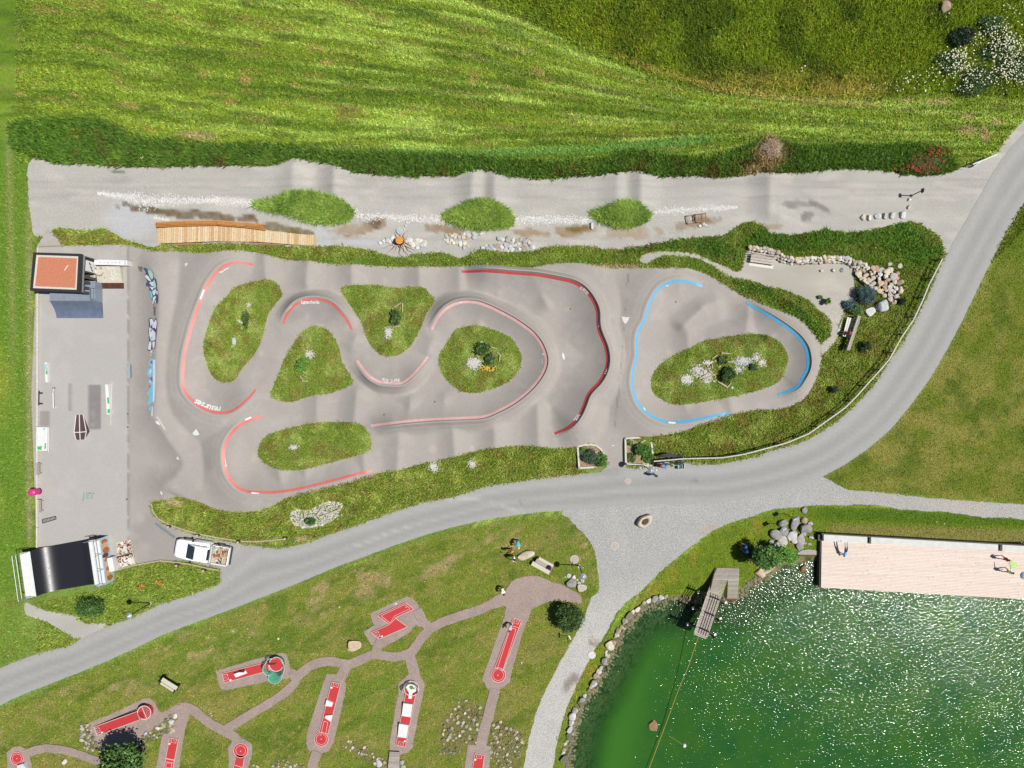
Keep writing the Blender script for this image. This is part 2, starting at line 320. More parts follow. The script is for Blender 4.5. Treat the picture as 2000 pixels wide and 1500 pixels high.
PADS = {
 'P1': cp(500,1125,[(890,290),(1180,157),(1230,180),(1265,215),(1290,290),(1320,350),(1280,400),(1250,380),(1200,440),(1100,500),(985,560),(960,560),(900,540),(840,435),(920,385)]),
 'P2': [(421,1310),(525,1280),(550,1275),(560,1277),(566,1300),(580,1320),(560,1326),(520,1331),(443,1348),(431,1346)],
 'P3': [(171,1413),(230,1389),(262,1373),(280,1364),(293,1363),(303,1371),(309,1384),(315,1392),(328,1386),(345,1376),(352,1392),(330,1402),(305,1420),(285,1435),(270,1446),(235,1460),(195,1462),(185,1448)],
 'P4': cp(500,1125,[(555,765),(650,770),(705,835),(703,885),(660,1080),(610,1290),(570,1370),(500,1390),(420,1370),(390,1310),(405,1210),(470,1000),(530,820)]),
 'P5': [(800,1315),(818,1314),(829,1335),(826,1356),(812,1424),(806,1459),(797,1470),(781,1474),(761,1466),(761,1448),(778,1352),(779,1333)],
 'P6': [(987,1198),(1031,1208),(1020,1240),(1000,1310),(995,1332),(970,1352),(957,1350),(950,1342),(942,1325),(960,1275)],
 'P7': [(13,1470),(25,1459),(40,1457),(52,1463),(58,1475),(62,1490),(66,1530),(14,1530),(15,1490)],
 'P8': [(316,1440),(330,1420),(345,1378),(368,1376),(372,1390),(362,1425),(350,1500),(346,1530),(300,1530),(305,1500)],
 'P9': [(446,1460),(455,1446),(475,1442),(492,1452),(493,1470),(485,1500),(484,1530),(440,1530),(448,1490)],
 'P10': [(914,1454),(959,1457),(955,1500),(953,1530),(903,1530),(907,1500)]}
PATHS = [([(572,1330),(585,1318),(602,1303),(622,1294),(648,1291),(678,1297),(706,1288),(733,1277),(768,1283),(798,1277),(810,1265),(822,1248),(843,1226),(880,1209),(930,1193),(965,1178)], .9),
 ([(436,1426),(465,1410),(500,1388),(540,1364),(566,1344),(580,1325),(568,1312)], .85), ([(733,1277),(738,1262),(745,1250)], .9), ([(680,1297),(672,1310),(665,1325)], 1.0),
 ([(798,1275),(803,1290),(810,1318)], 1.05), ([(815,1190),(826,1212),(840,1226)], .9), ([(968,1345),(962,1365),(955,1395),(946,1425),(938,1460)], 1.0),
 ([(468,1450),(456,1436),(436,1426),(415,1415),(392,1398),(372,1382),(352,1380)], .9), ([(50,1472),(75,1463),(100,1461),(140,1468),(180,1482),(230,1500)], .8), ([(620,1468),(612,1490),(606,1530)], 1.0)]
# berm lips: points at the painted line, height, inner width, outer width, side of the riding surface (+1 left of travel)
LINES = {
 'A': dict(p=[(489,512),(470,509),(450,511),(430,521),(415,537),(400,560),(390,587),(375,625),(365,662),(357,700),(354,730),(355,755),(362,770),(375,785),(390,797),(410,806),(430,809),(450,806),(470,794),(487,775),(496,762)], h=.95, wi=2.8, wo=4.5, s=1, c='red', rim=.08),
 'B': dict(p=[(546,630),(552,615),(567,599),(585,587),(607,582),(630,584),(650,592),(665,606),(677,622),(686,642)], h=1.0, wi=2.4, wo=1.2, s=-1, c='red', rim=.14),
 'C': dict(p=[(692,705),(705,722),(720,737),(737,747),(750,750),(770,751),(787,750),(807,735),(822,717),(836,697)], h=1.0, wi=2.4, wo=1.2, s=1, c='rose', rim=.12),
 'D': dict(p=[(839,641),(850,622),(865,605),(885,592),(910,587),(937,590),(965,601),(1000,619),(1020,632),(1040,647),(1055,665),(1065,685),(1069,705),(1064,725),(1052,745),(1037,762),(1020,777),(1000,791),(975,804),(945,816),(900,819),(850,821),(787,826),(720,835)], h=1.15, wi=2.9, wo=1.6, s=-1, c='rose', rim=.22),
 'E': dict(p=[(900,524),(950,527),(1000,531),(1050,535),(1100,544),(1125,551),(1145,565),(1160,585),(1169,607),(1170,635),(1176,655),(1185,677),(1189,702),(1184,727),(1172,748),(1152,769),(1145,787),(1135,810),(1120,830),(1105,842),(1086,851)], h=1.6, wi=3.9, wo=3.2, s=-1, c='red2', rim=.34),
 'F': dict(p=[(508,811),(485,819),(462,832),(445,852),(435,875),(434,895),(437,917),(447,937),(462,954),(482,962),(520,964),(550,962),(587,956),(637,944),(687,931),(725,922)], h=.9, wi=2.8, wo=3.6, s=1, c='red', rim=.07),
 'G': dict(p=[(1376,555),(1355,549),(1330,546),(1305,550),(1285,562),(1270,585),(1262,605),(1257,625),(1245,645),(1241,670),(1242,695),(1235,720),(1232,745),(1234,762),(1242,785),(1257,804),(1275,817),(1300,826),(1330,826),(1362,821),(1395,815),(1429,809)], h=.9, wi=2.8, wo=4.0, s=1, c='blue', rim=.08),
 'H': dict(p=[(1464,587),(1500,612),(1520,625),(1542,640),(1560,655),(1575,675),(1581,697),(1580,720),(1567,745),(1557,760),(1527,774)], h=1.15, wi=2.6, wo=1.6, s=-1, c='blue', rim=.24)}
BANK = dict(p=[(268,512),(295,522),(312,545),(318,580),(317,620),(314,660),(312,720),(311,780),(309,812),(326,842),(346,872),(366,905),(346,932),(322,952),(321,985)], h=.85, wi=2.8, wo=3.0, s=-1)
ROLL = [(606,508,601,560,.3),(690,514,690,557,.3),(821,520,821,562,.3),(899,520,899,565,.26),(974,526,974,580,.3),(520,500,524,550,.25),(622,775,622,828,.24),(700,762,694,826,.3),(805,778,800,822,.34),(870,775,868,820,.24),(782,832,778,920,.26),(885,822,890,892,.3),(965,815,968,878,.3),(712,885,716,930,.3),(600,912,602,958,.28),(545,905,560,962,.3),(1050,790,1052,872,.3),(1040,545,1070,600,.34),(940,600,935,640,.2),(700,655,690,680,.2),(1330,640,1372,600,.4),(1372,600,1400,590,.3),(1340,650,1345,690,.3),(1460,600,1455,655,.26),(1520,640,1500,660,.26),(1335,785,1345,825,.25),(1420,770,1430,812,.24),(1320,560,1300,600,.1),(500,690,545,700,.15),(835,690,850,660,.2),(400,590,420,600,.2),(1145,700,1085,690,.18),(370,690,402,680,.15)]
JUMP = [(577,318,572,395,.3),(658,330,655,400,.45),(925,336,922,400,.4),(968,340,966,405,.45),(1205,340,1205,398,.3),(1250,340,1250,400,.45),(1500,345,1500,420,.4),(1510,345,1520,425,.25)]
# ================================================================ TERRAIN HEIGHT
H = np.zeros((NY, NX), np.float32)
def nearest(P, cx, cy):
    best = np.full(cx.shape, 1e9); sgn = np.zeros(cx.shape); tt = np.zeros(cx.shape); L = 0
    for i in range(len(P)-1):
        ax, ay = P[i]; bx, by = P[i+1]; dx, dy = bx-ax, by-ay; q = dx*dx+dy*dy+1e-12
        t = np.clip(((cx-ax)*dx+(cy-ay)*dy)/q, 0, 1); ex, ey = cx-ax-t*dx, cy-ay-t*dy; d = ex*ex+ey*ey
        m = d < best; best[m] = d[m]; sgn[m] = np.sign(dx*ey-dy*ex)[m]; tt[m] = (L+t*math.sqrt(q))[m]; L += math.sqrt(q)
    return np.sqrt(best), sgn, tt, L
def window(P, pad):
    i0 = max(0, int((P[:, 0].min()-pad-X0)/RS)); i1 = min(NX, int((P[:, 0].max()+pad-X0)/RS)+1)
    j0 = max(0, int((P[:, 1].min()-pad-Y0)/RS)); j1 = min(NY, int((P[:, 1].max()+pad-Y0)/RS)+1)
    return slice(j0, j1), slice(i0, i1)
def berm(L, lip=True):
    P = resample([X2(*p) if not lip else tuple(W(*p, L['h'])[:2]) for p in catmull(L['p'], False, 3)], .4, False)
    L['P'] = P; w = window(P, 5); d, sg, t, T = nearest(P, GX[w], GY[w])
    inner = sg*L['s'] > 0
    q = np.where(inner, np.clip(1-d/L['wi'], 0, 1)**1.8, (1-ss(0, L['wo'], d))*(1+.0*d))
    tp = ss(-.3, 2.6, t)*ss(-.3, 2.6, T-t)
    h = L['h']*q*(.12+.88*tp)
    return w, h
for kL, L in LINES.items():
    w, h = berm(L); H[w] = np.maximum(H[w], h)
w, h = berm(BANK, False); H[w] = np.maximum(H[w], h)
def ridge(x0, y0, x1, y1, h, wd=1.9):
    P = np.array([X2(x0, y0), X2(x1, y1)]); w = window(P, 3); ax, ay = P[0]; dx, dy = P[1]-P[0]; L = math.hypot(dx, dy); dx /= L; dy /= L
    s = (GX[w]-ax)*dx+(GY[w]-ay)*dy; d = np.abs((GX[w]-ax)*dy-(GY[w]-ay)*dx)
    q = (1-np.clip(d/wd, 0, 1))**1.55
    e_ = ss(-.9, .3, s)*ss(-.9, .3, L-s)
    return w, 1.85*h*q*e_
for r in ROLL:
    w, h = ridge(*r); H[w] = np.maximum(H[w], h)+.25*np.minimum(H[w], h)
for r in JUMP:
    w, h = ridge(*r, 2.2); H[w] = np.maximum(H[w], h)
for k, p in ISL.items():
    m = blurw(fillpx(catmull(p)), 9); H += .34*ss(.45, 1.0, m)
for k, p in MOUND.items():
    m = blurw(fillpx(catmull(p)), 7); H += .7*ss(.3, 1.0, m)
H += .05*(fbm(GX, GY, 5, 77, 3)-.5)*blurw(fillpx(GRAVEL), 6)
H = blur(H, 2)
mS = fillpx(SHORE)
Pp = np.array([X2(*p) for p in SHORE[:28]]); w = window(np.array([X2(1090, 1560), X2(2120, 1050)]), 0)
dS, _, _, _ = nearest(Pp, GX[w], GY[w])
DEP = np.zeros_like(H); DEP[w] = np.where(mS[w], dS, 0)
bank = np.where(mS[w], -.12-np.minimum(dS, 7)*.26+.10*(fbm(GX[w], GY[w], 1.2, 5, 3)-.5), 0)
Hs_ = H[w]; outs = (~mS[w])*(-.12*np.exp(-dS/.5)); H[w] = np.where(mS[w], bank, Hs_+outs)
WATER_Z = -.26
# ================================================================ SURFACE COLOURS (own colours of grass, soil, gravel, asphalt)
def Cc(r, g, b): return np.array(A(r, g, b), np.float32)
u0 = np.interp(PX, [-100,0,300,500,700,920,1000,1100,1200,1300,1400,1500,1600,1750,2000,2100], [-190,-160,-110,-80,-40,5,30,70,107,142,170,186,197,208,214,216])
u1 = np.interp(PX, [-100,0,200,250,400,600,900,1200,1350,1500,1750,1900,2100], [235,235,235,262,282,297,312,300,285,268,285,290,290])
U = (PY-u0)/(u1-u0)
n1 = fbm(GX, GY, 6, 1); n2 = fbm(GX, GY, 1.6, 2); n3 = fbm(GX, GY, .5, 3, 3)
bw = U*16+1.3*(n1-.5)+.5*(n2-.5)
bw = U*16+.5*(n1-.5)+.25*(n2-.5); st = vnoise(bw, GX/34, 4); st2 = fbm(bw*2.1, GX/9, 1, 8, 3); st3 = vnoise(bw*3.3, GX/3.2, 9)
CG = np.zeros((NY, NX, 3), np.float32)+Cc(132,162,50)
CG = mixc(CG, Cc(92,128,30), ss(.42, .7, st)*.7)
CG = mixc(CG, Cc(172,206,96), ss(.48, .7, st2)*.95*ss(-100, 900, PX))
CG = mixc(CG, Cc(70,105,30), ss(.58,.8,st3)*.6)
CG = mixc(CG, Cc(172,190,112), ss(.62, .82, fbm(bw*1.4, GX/4, 1, 21, 3))*.5*ss(600, 1100, PX))
CG = mixc(CG, Cc(150,140,82), ss(.6, .78, fbm(bw*2.4, GX/3.2, 1, 31, 3))*.55)
CG = mixc(CG, Cc(92,165,92), ss(-26,-12,PY-u1)*ss(0,-6,PY-u1)*ss(600, 800, PX)*ss(1430,1350,PX)*.5)
# left grass strip
lf = ss(75, 40, PX)*ss(225, 300, PY)
CG = mixc(CG, Cc(108,146,46), lf)
CG = mixc(CG, Cc(165,165,110), np.exp(-((PX-(10+.024*PY))/7)**2)*.5*lf*ss(900,500,PY)); CG = mixc(CG, Cc(176,170,135), np.exp(-((PX-58)/7)**2)*.55*ss(300,500,PY)*(.5+n2))
CG = mixc(CG, Cc(176,178,76), lf*ss(.5,.8,fbm(GX/1, GY/5, 1.5, 61))*.4)
# tall meadow NE
tall = fillpx([(930,-80),(940,0),(1000,22),(1060,50),(1120,85),(1200,120),(1300,158),(1400,178),(1500,186),(1620,190),(1740,192),(1820,180),(2000,190),(2100,190),(2100,-80)])
tl = blurw(tall, 4)
CT = np.zeros_like(CG)+Cc(108,134,28)
CT = mixc(CT, Cc(62,90,14), ss(.45,.68,fbm(GX, GY, 3, 41))*.8); CT = mixc(CT, Cc(118,136,30), ss(.55,.8,n1)*.6)
CT = mixc(CT, Cc(165,160,85), ss(118,186,PY)*ss(1280,1480,PX)*ss(1760,1690,PX)*ss(.3,.55,fbm(GX/2,GY,.8,44)+.1)*.8)
CG = mixc(CG, CT, tl)
CG = mixc(CG, Cc(178,168,100), np.exp(-((PY-u0-2)/4.5)**2)*.75*ss(1150,1300,PX)*ss(1790,1650,PX))
# hedge of weeds along the gravel
HEDGE = [(18,240),(60,232),(110,228),(170,228),(215,236),(250,256),(285,270),(330,272),(380,275),(430,283),(500,278),(560,282),(610,288),(680,295),(760,296),(850,300),(960,308),(1030,315),(1100,318),(1150,315),(1195,300),(1230,294),(1280,300),(1350,308),(1400,305),(1460,285),(1500,268),(1560,285),(1640,282),(1720,285),(1800,280),(1850,292),(1870,325),(1850,345),(1800,350),(1760,345),(1700,335),(1600,340),(1540,342),(1500,342),(1400,352),(1300,350),(1200,348),(1100,352),(1000,350),(900,345),(800,348),(700,345),(600,322),(500,328),(400,330),(300,330),(200,326),(90,318),(60,300),(25,290)]
hedge = fillpx(HEDGE); hd = blurw(hedge, 2)
CHd = np.zeros_like(CG)+Cc(74,116,44); CHd = mixc(CHd, Cc(104,142,56), ss(.5,.75,n2)*.7); CHd = mixc(CHd, Cc(92,70,40), ss(.55,.75,fbm(GX,GY,.9,52))*ss(12,32,PY-u1)*.75)
CHd = mixc(CHd, Cc(78,128,40), ss(240,100,PX)*.6); CHd = mixc(CHd, Cc(88,132,50), ss(1550,1600,PX)*.7)
CG = mixc(CG, CHd, hd)
CG = mixc(CG, Cc(168,152,122), np.maximum(blob(1505,300,36,30,20,1,.8), blob(1470,335,26,12,0,2,.8))*.9)
CG = mixc(CG, Cc(180,160,130), blob(385,265,35,9,5,3)*.6)
for i, (x_, y_, a_, b_) in enumerate([(1890,228,12,6),(1945,240,14,6),(1770,195,14,4),(1922,262,10,16),(1890,255,20,8),(1830,200,30,5)]): CG = mixc(CG, Cc(188,170,130), blob(x_, y_, a_, b_, 0, i)*.7)
for i, (x_, y_, a_, b_) in enumerate([(480,155,12,10),(450,200,14,9),(400,145,12,7),(925,158,10,14),(785,222,12,4),(150,185,18,4),(40,185,14,4),(640,122,22,5),(580,168,14,5),(250,205,30,6),(1050,140,14,10),(1120,228,20,4)]): CG = mixc(CG, Cc(176,160,100), blob(x_, y_, a_, b_, 8, i+20, .8)*.6)
# islands and strips round the track
mid = blurw(fillpx([(60,440),(100,445),(200,445),(330,470),(600,475),(700,480),(1000,480),(1250,475),(1420,420),(1500,440),(1770,425),(1850,480),(1846,500),(1800,620),(1700,760),(1600,850),(1500,885),(1340,905),(1150,930),(900,975),(700,1030),(560,1075),(280,1040),(280,960),(60,500)]), 3)
CM = np.zeros_like(CG)+Cc(122,148,58); CM = mixc(CM, Cc(156,178,92), ss(.46,.68,fbm(GX,GY,1.1,71))*.85); CM = mixc(CM, Cc(128,112,60), ss(.48,.72,fbm(GX,GY,1.0,81))*.55); CM = mixc(CM, Cc(88,120,42), ss(.55,.8,fbm(GX,GY,.8,91))*.5)
CM = mixc(CM, Cc(84,122,42), ss(1200,1500,PX)*ss(700,450,PY)*.5); CM = mixc(CM, Cc(96,140,50), ss(470,520,PY)*ss(560,500,PY)*.5)
CM = mixc(CM, Cc(160,150,100), ss(.6,.8,fbm(GX,GY,.7,95))*.35)
CG = mixc(CG, CM, mid)
bl = blurw(fillpx([(60,1060),(440,1060),(440,1150),(-100,1330),(-100,1160),(30,1160)]), 4); CBl = mixc(CM, Cc(122,160,60), .5+.3*(n2-.5)); CG = mixc(CG, CBl, bl)
lf2 = ss(110,60,PX)*ss(1040,1070,PY)*(1-bl); CG = mixc(CG, Cc(112,150,48), lf2*.9)
for i, (x_, y_, a_, b_, g_) in enumerate([(1210,480,60,8,0),(1350,430,70,14,-8),(1500,510,30,8,0),(1195,520,70,4,0),(340,980,18,6,20),(590,1052,14,5,0)]): CG = mixc(CG, Cc(190,178,152), blob(x_, y_, a_, b_, g_, i+5)*.8)
# lawns south and east
low = ss(0, 14, PY-np.interp(PX, [-100,0,200,425,615,800,950,1107,1200,1300], [1420,1380,1296,1201,1126,1056,1016,997,1000,1000]))*ss(1180,1160,PX)
rt = blurw(fillpx([(2100,260),(2000,397),(1910,562),(1805,755),(1700,872),(1600,935),(1660,960),(2100,995)]), 3)
ln = blurw(fillpx([(1650,985),(2100,1020),(2100,1075),(1600,1050),(1605,1100),(1400,1180),(1100,1560),(1060,1560),(1150,1290),(1290,1120),(1400,1035),(1537,992)]), 2)
CL = np.zeros_like(CG)+Cc(126,142,52); wv = fbm(GX/3.2+GY*.12, GY-.36*GX, 1.1, 101)
CL = mixc(CL, Cc(98,122,38), ss(.45,.7,wv)*.8); CL = mixc(CL, Cc(150,144,78), ss(.52,.75,fbm(GX/2.2,GY-.36*GX,1.6,111))*.65)
CL = mixc(CL, Cc(102,138,42), ss(.5,.8,n1)*.4); CL = mixc(CL, Cc(160,152,90), ss(.52,.7,fbm(GX/1.6,GY-.36*GX,.5,113,3))*.5); tan_ = ss(.56,.72,fbm(GX/1.6,GY-.36*GX,1.3,121))*(np.exp(-((PY-np.interp(PX,[0,300,600,900,1000],[1410,1290,1170,1080,1060]))/38)**2))
CL = mixc(CL, Cc(188,166,126), tan_*.75)
CG = mixc(CG, CL, np.clip(low, 0, 1))
CR = np.zeros_like(CG)+Cc(112,130,38); CR = mixc(CR, Cc(166,156,86), ss(.36,.78,fbm(GX,GY,1.6,131,6)+.08*ss(650,850,PY))*.6); CR = mixc(CR, Cc(82,108,26), ss(.5,.75,fbm(GX,GY,2.4,141))*.7); CR = mixc(CR, Cc(92,128,26), ss(560,420,PY)*.6)
CG = mixc(CG, CR, rt)
CN = np.zeros_like(CG)+Cc(118,142,36); CN = mixc(CN, Cc(88,118,28), ss(.5,.75,fbm(GX,GY,.6,157,3))*.5); CN = mixc(CN, Cc(158,150,58), ss(.5,.7,fbm(GX,GY,2,151))*ss(1600,1450,PX)*.7); CN = mixc(CN, Cc(150,140,84), ss(1020,1030,PY-(PX-1650)*.03)*ss(1600,1640,PX)*.75); CN = mixc(CN, Cc(78,118,22), ss(986,996,PY-(PX-1600)*.03)*ss(1022,1010,PY-(PX-1600)*.03)*ss(1560,1620,PX)*.8)
CG = mixc(CG, CN, ln)
CG = mixc(CG, Cc(176,186,126), np.exp(-(np.abs(samp(blurw(fillpx(ROAD_T+ROAD_B), 3), GX, GY)-.45)/.35)**2)*.25)
for P_ in ([(890,1372),(935,1371),(943,1385),(932,1430),(930,1452),(912,1455),(908,1470),(862,1478),(858,1465),(862,1420)],[(962,1404),(1000,1420),(1024,1430),(1015,1475),(1005,1500),(965,1500),(957,1475)],[(160,1411),(172,1413),(190,1447),(207,1470),(165,1460),(154,1445)],[(668,1450),(700,1452),(750,1480),(760,1500),(735,1500),(672,1462)]): CG = mixc(CG, Cc(134,122,84), blurw(fillpx(P_), 3)*.6)
# pond bed
CB = np.zeros_like(CG)+np.array((.13,.13,.075), np.float32); cell = fbm(GX, GY, .45, 161, 2)
CB = mixc(CB, (.045,.055,.03), ss(.5,.62,cell)); CB = mixc(CB, (.18,.13,.07), ss(.58,.72,fbm(GX,GY,.7,171,2))); CB = mixc(CB, (.06,.16,.035), ss(3,6,DEP))
CG = mixc(CG, CB, ss(-.05, .3, DEP)*mS)
# gravel, asphalt, road
CV = np.zeros_like(CG)+Cc(197,194,185); CV = mixc(CV, Cc(184,181,173), ss(.45,.7,fbm(GX/3,GY,1.8,181))*.6); CV = mixc(CV, Cc(220,212,202), ss(.5,.75,fbm(GX/4,GY,.7,191))*.5)
CV = mixc(CV, Cc(205,206,208), np.maximum(blob(255,430,55,40,30,1), np.maximum(blob(700,472,60,8,5,2), blob(630,465,22,22,0,3)))*.8)
for i, (x_, y_, a_, b_, g_, c_) in enumerate([(370,418,130,9,5,(120,100,75)),(300,408,50,6,10,(110,105,70)),(560,448,60,8,8,(125,112,70)),(720,445,35,12,-20,(165,140,110)),(735,440,14,14,-40,(110,88,62)),(690,448,45,12,0,(178,160,135)),(860,448,45,8,6,(160,138,110)),(1030,455,26,8,5,(170,142,108)),(1110,452,50,10,-4,(165,140,105)),(1130,447,24,6,-5,(130,110,60)),(1230,455,60,12,0,(182,165,142)),(1370,435,60,8,-12,(165,145,122)),(1365,430,30,6,0,(140,115,88)),(1480,445,50,7,-5,(172,150,128)),(1560,400,45,8,0,(150,146,140)),(1600,402,26,5,30,(130,126,120)),(1575,425,18,10,-30,(140,136,130)),(235,350,34,5,0,(172,170,166)),(230,336,14,1,0,(110,110,108)),(1520,345,40,10,0,(210,202,190)),(1625,375,50,12,0,(206,200,190))]):
    CV = mixc(CV, Cc(*c_), ss(.35,.65,blob(x_, y_, a_, b_, g_, i+40, 1.0))*(.85 if sum(c_) < 500 else .55)*(.6+.8*n3))
for y_ in (352, 366, 384, 470): CV = mixc(CV, Cc(165,160,155), np.exp(-((PY-y_-5*(fbm(GX,GX*0,9,y_)-.5)*4)/2.6)**2)*.35)
CA_ = np.zeros_like(CG)+Cc(185,177,169); CA_ = mixc(CA_, Cc(175,168,161), ss(.4,.7,fbm(GX,GY,2.5,201))*.5)
CA_ = mixc(CA_, Cc(194,190,184), ss(252,250,PX)*1.0); CA_ = mixc(CA_, Cc(205,200,195), ss(.5,.8,fbm(GX,GY,1.5,205))*ss(252,250,PX)*.5)
CA_ = mixc(CA_, Cc(120,114,112), (np.abs(PX-251)<1.3)*.5*(n3>.35))
CA_ = mixc(CA_, Cc(120,114,112), (np.abs(PX-(1228-(PY-520)*.09))<1.0)*.6*(fbm(GX,GY,.9,207)>.47)*ss(870,860,PY)*ss(520,530,PY))
for (x0_, y0_, x1_, y1_, c_) in [(173,751,198,839,(140,135,132)),(134,748,142,803,(168,162,160)),(76,802,97,833,(160,152,150))]:
    mm = (PX>x0_)&(PX<x1_)&(PY>y0_)&(PY<y1_); CA_ = mixc(CA_, Cc(*c_), mm*(.85+.3*(n2-.5)))
for i, (x_, y_, a_, b_) in enumerate([(625,635,9,3),(512,690,5,8),(1108,605,7,5),(995,862,0.1,.1),(752,548,6,6),(845,877,8,8),(497,895,6,10),(922,876,5,7),(1308,688,7,5),(858,526,4,4)]): CA_ = mixc(CA_, Cc(206,192,176), blob(x_, y_, a_, b_, 0, i+70, .4)*.7)
edge_ = samp(blurw(fillpx(TRACK), 3), GX, GY); CA_ = mixc(CA_, Cc(186,176,160), ss(.75,.5,edge_)*.5*(n3>.45))
for k, p in ISL.items(): CA_ = mixc(CA_, Cc(190,178,158), ss(.12,.4,blurw(fillpx(catmull(p)), 3))*.6*(fbm(GX,GY,1.2,211)>.48))
# road: wheel tracks follow its centre line
tp = resample([X2(*p) for p in catmull([p for p in ROAD_T if p not in [(431,1112),(467,1064),(430,1138)]], False, 2)], 1.2, False); w = (slice(0, NY), slice(0, NX))
bp = resample([X2(*p) for p in catmull(ROAD_B[::-1], False, 2)], 1.2, False)
mR = fillpx(ROAD_T+ROAD_B); idx = np.nonzero(blurw(mR, 3) > .02)
dt = np.sqrt(np.min([(GX[idx]-x)**2+(GY[idx]-y)**2 for x, y in resample(tp, .5, False)], axis=0)); db = np.sqrt(np.min([(GX[idx]-x)**2+(GY[idx]-y)**2 for x, y in resample(bp, .5, False)], axis=0))
V_ = np.zeros_like(H)+.5; V_[idx] = dt/(dt+db+1e-6)
CRd = np.zeros_like(CG)+Cc(176,175,171); nr = .02*(fbm(GX,GY,3,221)-.5)
for v0, wv_, c_, s_ in [(.18,.07,(190,189,185),.7),(.42,.1,(163,162,158),.7),(.60,.06,(187,186,182),.6),(.74,.08,(162,161,157),.7),(.93,.07,(184,183,178),.6)]:
    CRd = mixc(CRd, Cc(*c_), np.exp(-((V_+nr-v0)/wv_)**2)*s_)
CRd = mixc(CRd, Cc(186,185,181), ss(.5,.8,fbm(GX,GY,2.2,231))*.2); CRd = mixc(CRd, Cc(158,156,154), blob(1160,920,60,14,0,90)*.5)
CRd = mixc(CRd, Cc(206,205,200), np.maximum(np.exp(-((PY-np.interp(PX,[880,930,970,1010,1040],[972,975,985,998,1000]))/3)**2)*(PX>870)*(PX<1045), np.exp(-((PY-np.interp(PX,[700,760,850],[1066,1040,1014]))/1.5)**2)*(PX>690)*(PX<860))*ss(.35,.6,fbm(GX,GY,.8,241))*.7)
CRd = mixc(CRd, Cc(110,110,112), np.maximum(blob(1357,938,5,6,0,95,1.2), np.exp(-((PY-np.interp(PX,[1010,1060,1110,1125],[985,962,963,975]))/2)**2)*(PX>1005)*(PX<1126)*(fbm(GX,GY,.3,98)>.62))*.5)
CF = np.zeros_like(CG)+Cc(186,185,181); CF = mixc(CF, Cc(212,209,202), ss(1120,1220,PY+.25*(PX-1200))*.8); CF = mixc(CF, Cc(196,193,188), ss(.5,.75,fbm(GX,GY,1.4,251))*.6); CF = mixc(CF, Cc(188,184,178), ss(1640,1700,PX)*.8)
for i, (x_, y_, a_, b_, g_, c_) in enumerate([(1115,1335,12,22,35,(140,128,120)),(1160,1255,12,10,0,(158,142,128)),(1385,1035,22,6,-30,(196,176,158)),(1118,1345,6,14,35,(222,214,196)),(1165,1245,4,12,35,(225,216,200)),(1870,988,60,8,3,(200,190,178))]): CF = mixc(CF, Cc(*c_), blob(x_, y_, a_, b_, g_, i+120, .4)*.8)
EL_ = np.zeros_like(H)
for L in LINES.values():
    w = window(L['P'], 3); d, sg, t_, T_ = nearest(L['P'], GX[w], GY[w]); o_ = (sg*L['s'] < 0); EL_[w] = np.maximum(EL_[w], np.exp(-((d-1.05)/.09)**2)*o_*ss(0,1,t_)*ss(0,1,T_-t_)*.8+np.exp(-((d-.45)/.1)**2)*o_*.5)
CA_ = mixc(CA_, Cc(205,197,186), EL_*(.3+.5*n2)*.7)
CA_ = mixc(CA_, Cc(150,144,140), ss(.62,.74,fbm(GX*1.0,GY*1.0,7,311,5))*.35); CA_ = mixc(CA_, Cc(198,192,184), ss(.6,.75,fbm(GX,GY,1.1,321,4))*.35)
CP = np.zeros_like(CG)+Cc(188,168,158); CP = mixc(CP, Cc(174,158,150), ss(.4,.7,fbm(GX,GY,1.2,261))*.6); CP = mixc(CP, Cc(204,188,180), ss(.5,.8,n3)*.5)
fc = lambda C: (lambda x, y: np.maximum(samp(C, x, y), 0))
# ---------------------------------------------------------------- surface materials
M_grassg = mat_attr('grass_soil', [(9, .66, 1.3), (2.2, .88, 1.12)], (.9, .08), spec=.05)
M_blade = mat_attr('grass_blade', [], (0, 0), .6, .25, .25)
M_gravel = mat_attr('gravel_surface', [(17, .80, 1.2), (60, .8, 1.2)], (.6, .03))
M_gravel2 = mat_attr('crushed_stone_surface', [(10, .70, 1.28), (40, .8, 1.2)], (.8, .05))
M_asph = mat_attr('asphalt', [(40, .88, 1.12), (11, .955, 1.045), (3, .97, 1.03)], (.25, .008), .85, .3)
M_road = mat_attr('old_asphalt', [(30, .88, 1.12), (9, .95, 1.05), (2.5, .97, 1.03)], (.3, .01), .85, .3)
# pavers: brick texture for the small clay setts
m, n, l, p = newmat('paver_setts'); at = n.new('ShaderNodeAttribute'); at.attribute_name = 'Col'; tc = n.new('ShaderNodeTexCoord'); br = n.new('ShaderNodeTexBrick')
br.inputs['Scale'].default_value = 4.6; br.inputs['Mortar Size'].default_value = .035; br.inputs['Color1'].default_value = (1.22,1.16,1.12,1); br.inputs['Color2'].default_value = (.84,.82,.84,1); br.inputs['Mortar'].default_value = (.62,.62,.6,1)
mp = n.new('ShaderNodeMapping'); mp.inputs['Rotation'].default_value = (0,0,.35); l.new(tc.outputs['Object'], mp.inputs[0]); l.new(mp.outputs[0], br.inputs['Vector'])
o = mul(n, l, at.outputs['Color'], br.outputs['Color']); t, mr = speck(n, l, 12, .85, 1.15); o = mul(n, l, o, mr.outputs[0]); l.new(o, p.inputs['Base Color']); p.inputs['Roughness'].default_value = .85
b_ = n.new('ShaderNodeBump'); b_.inputs['Strength'].default_value = .5; b_.inputs['Distance'].default_value = .01; l.new(br.outputs['Fac'], b_.inputs['Height']); b_.invert = True; l.new(b_.outputs[0], p.inputs['Normal']); M_pave = m
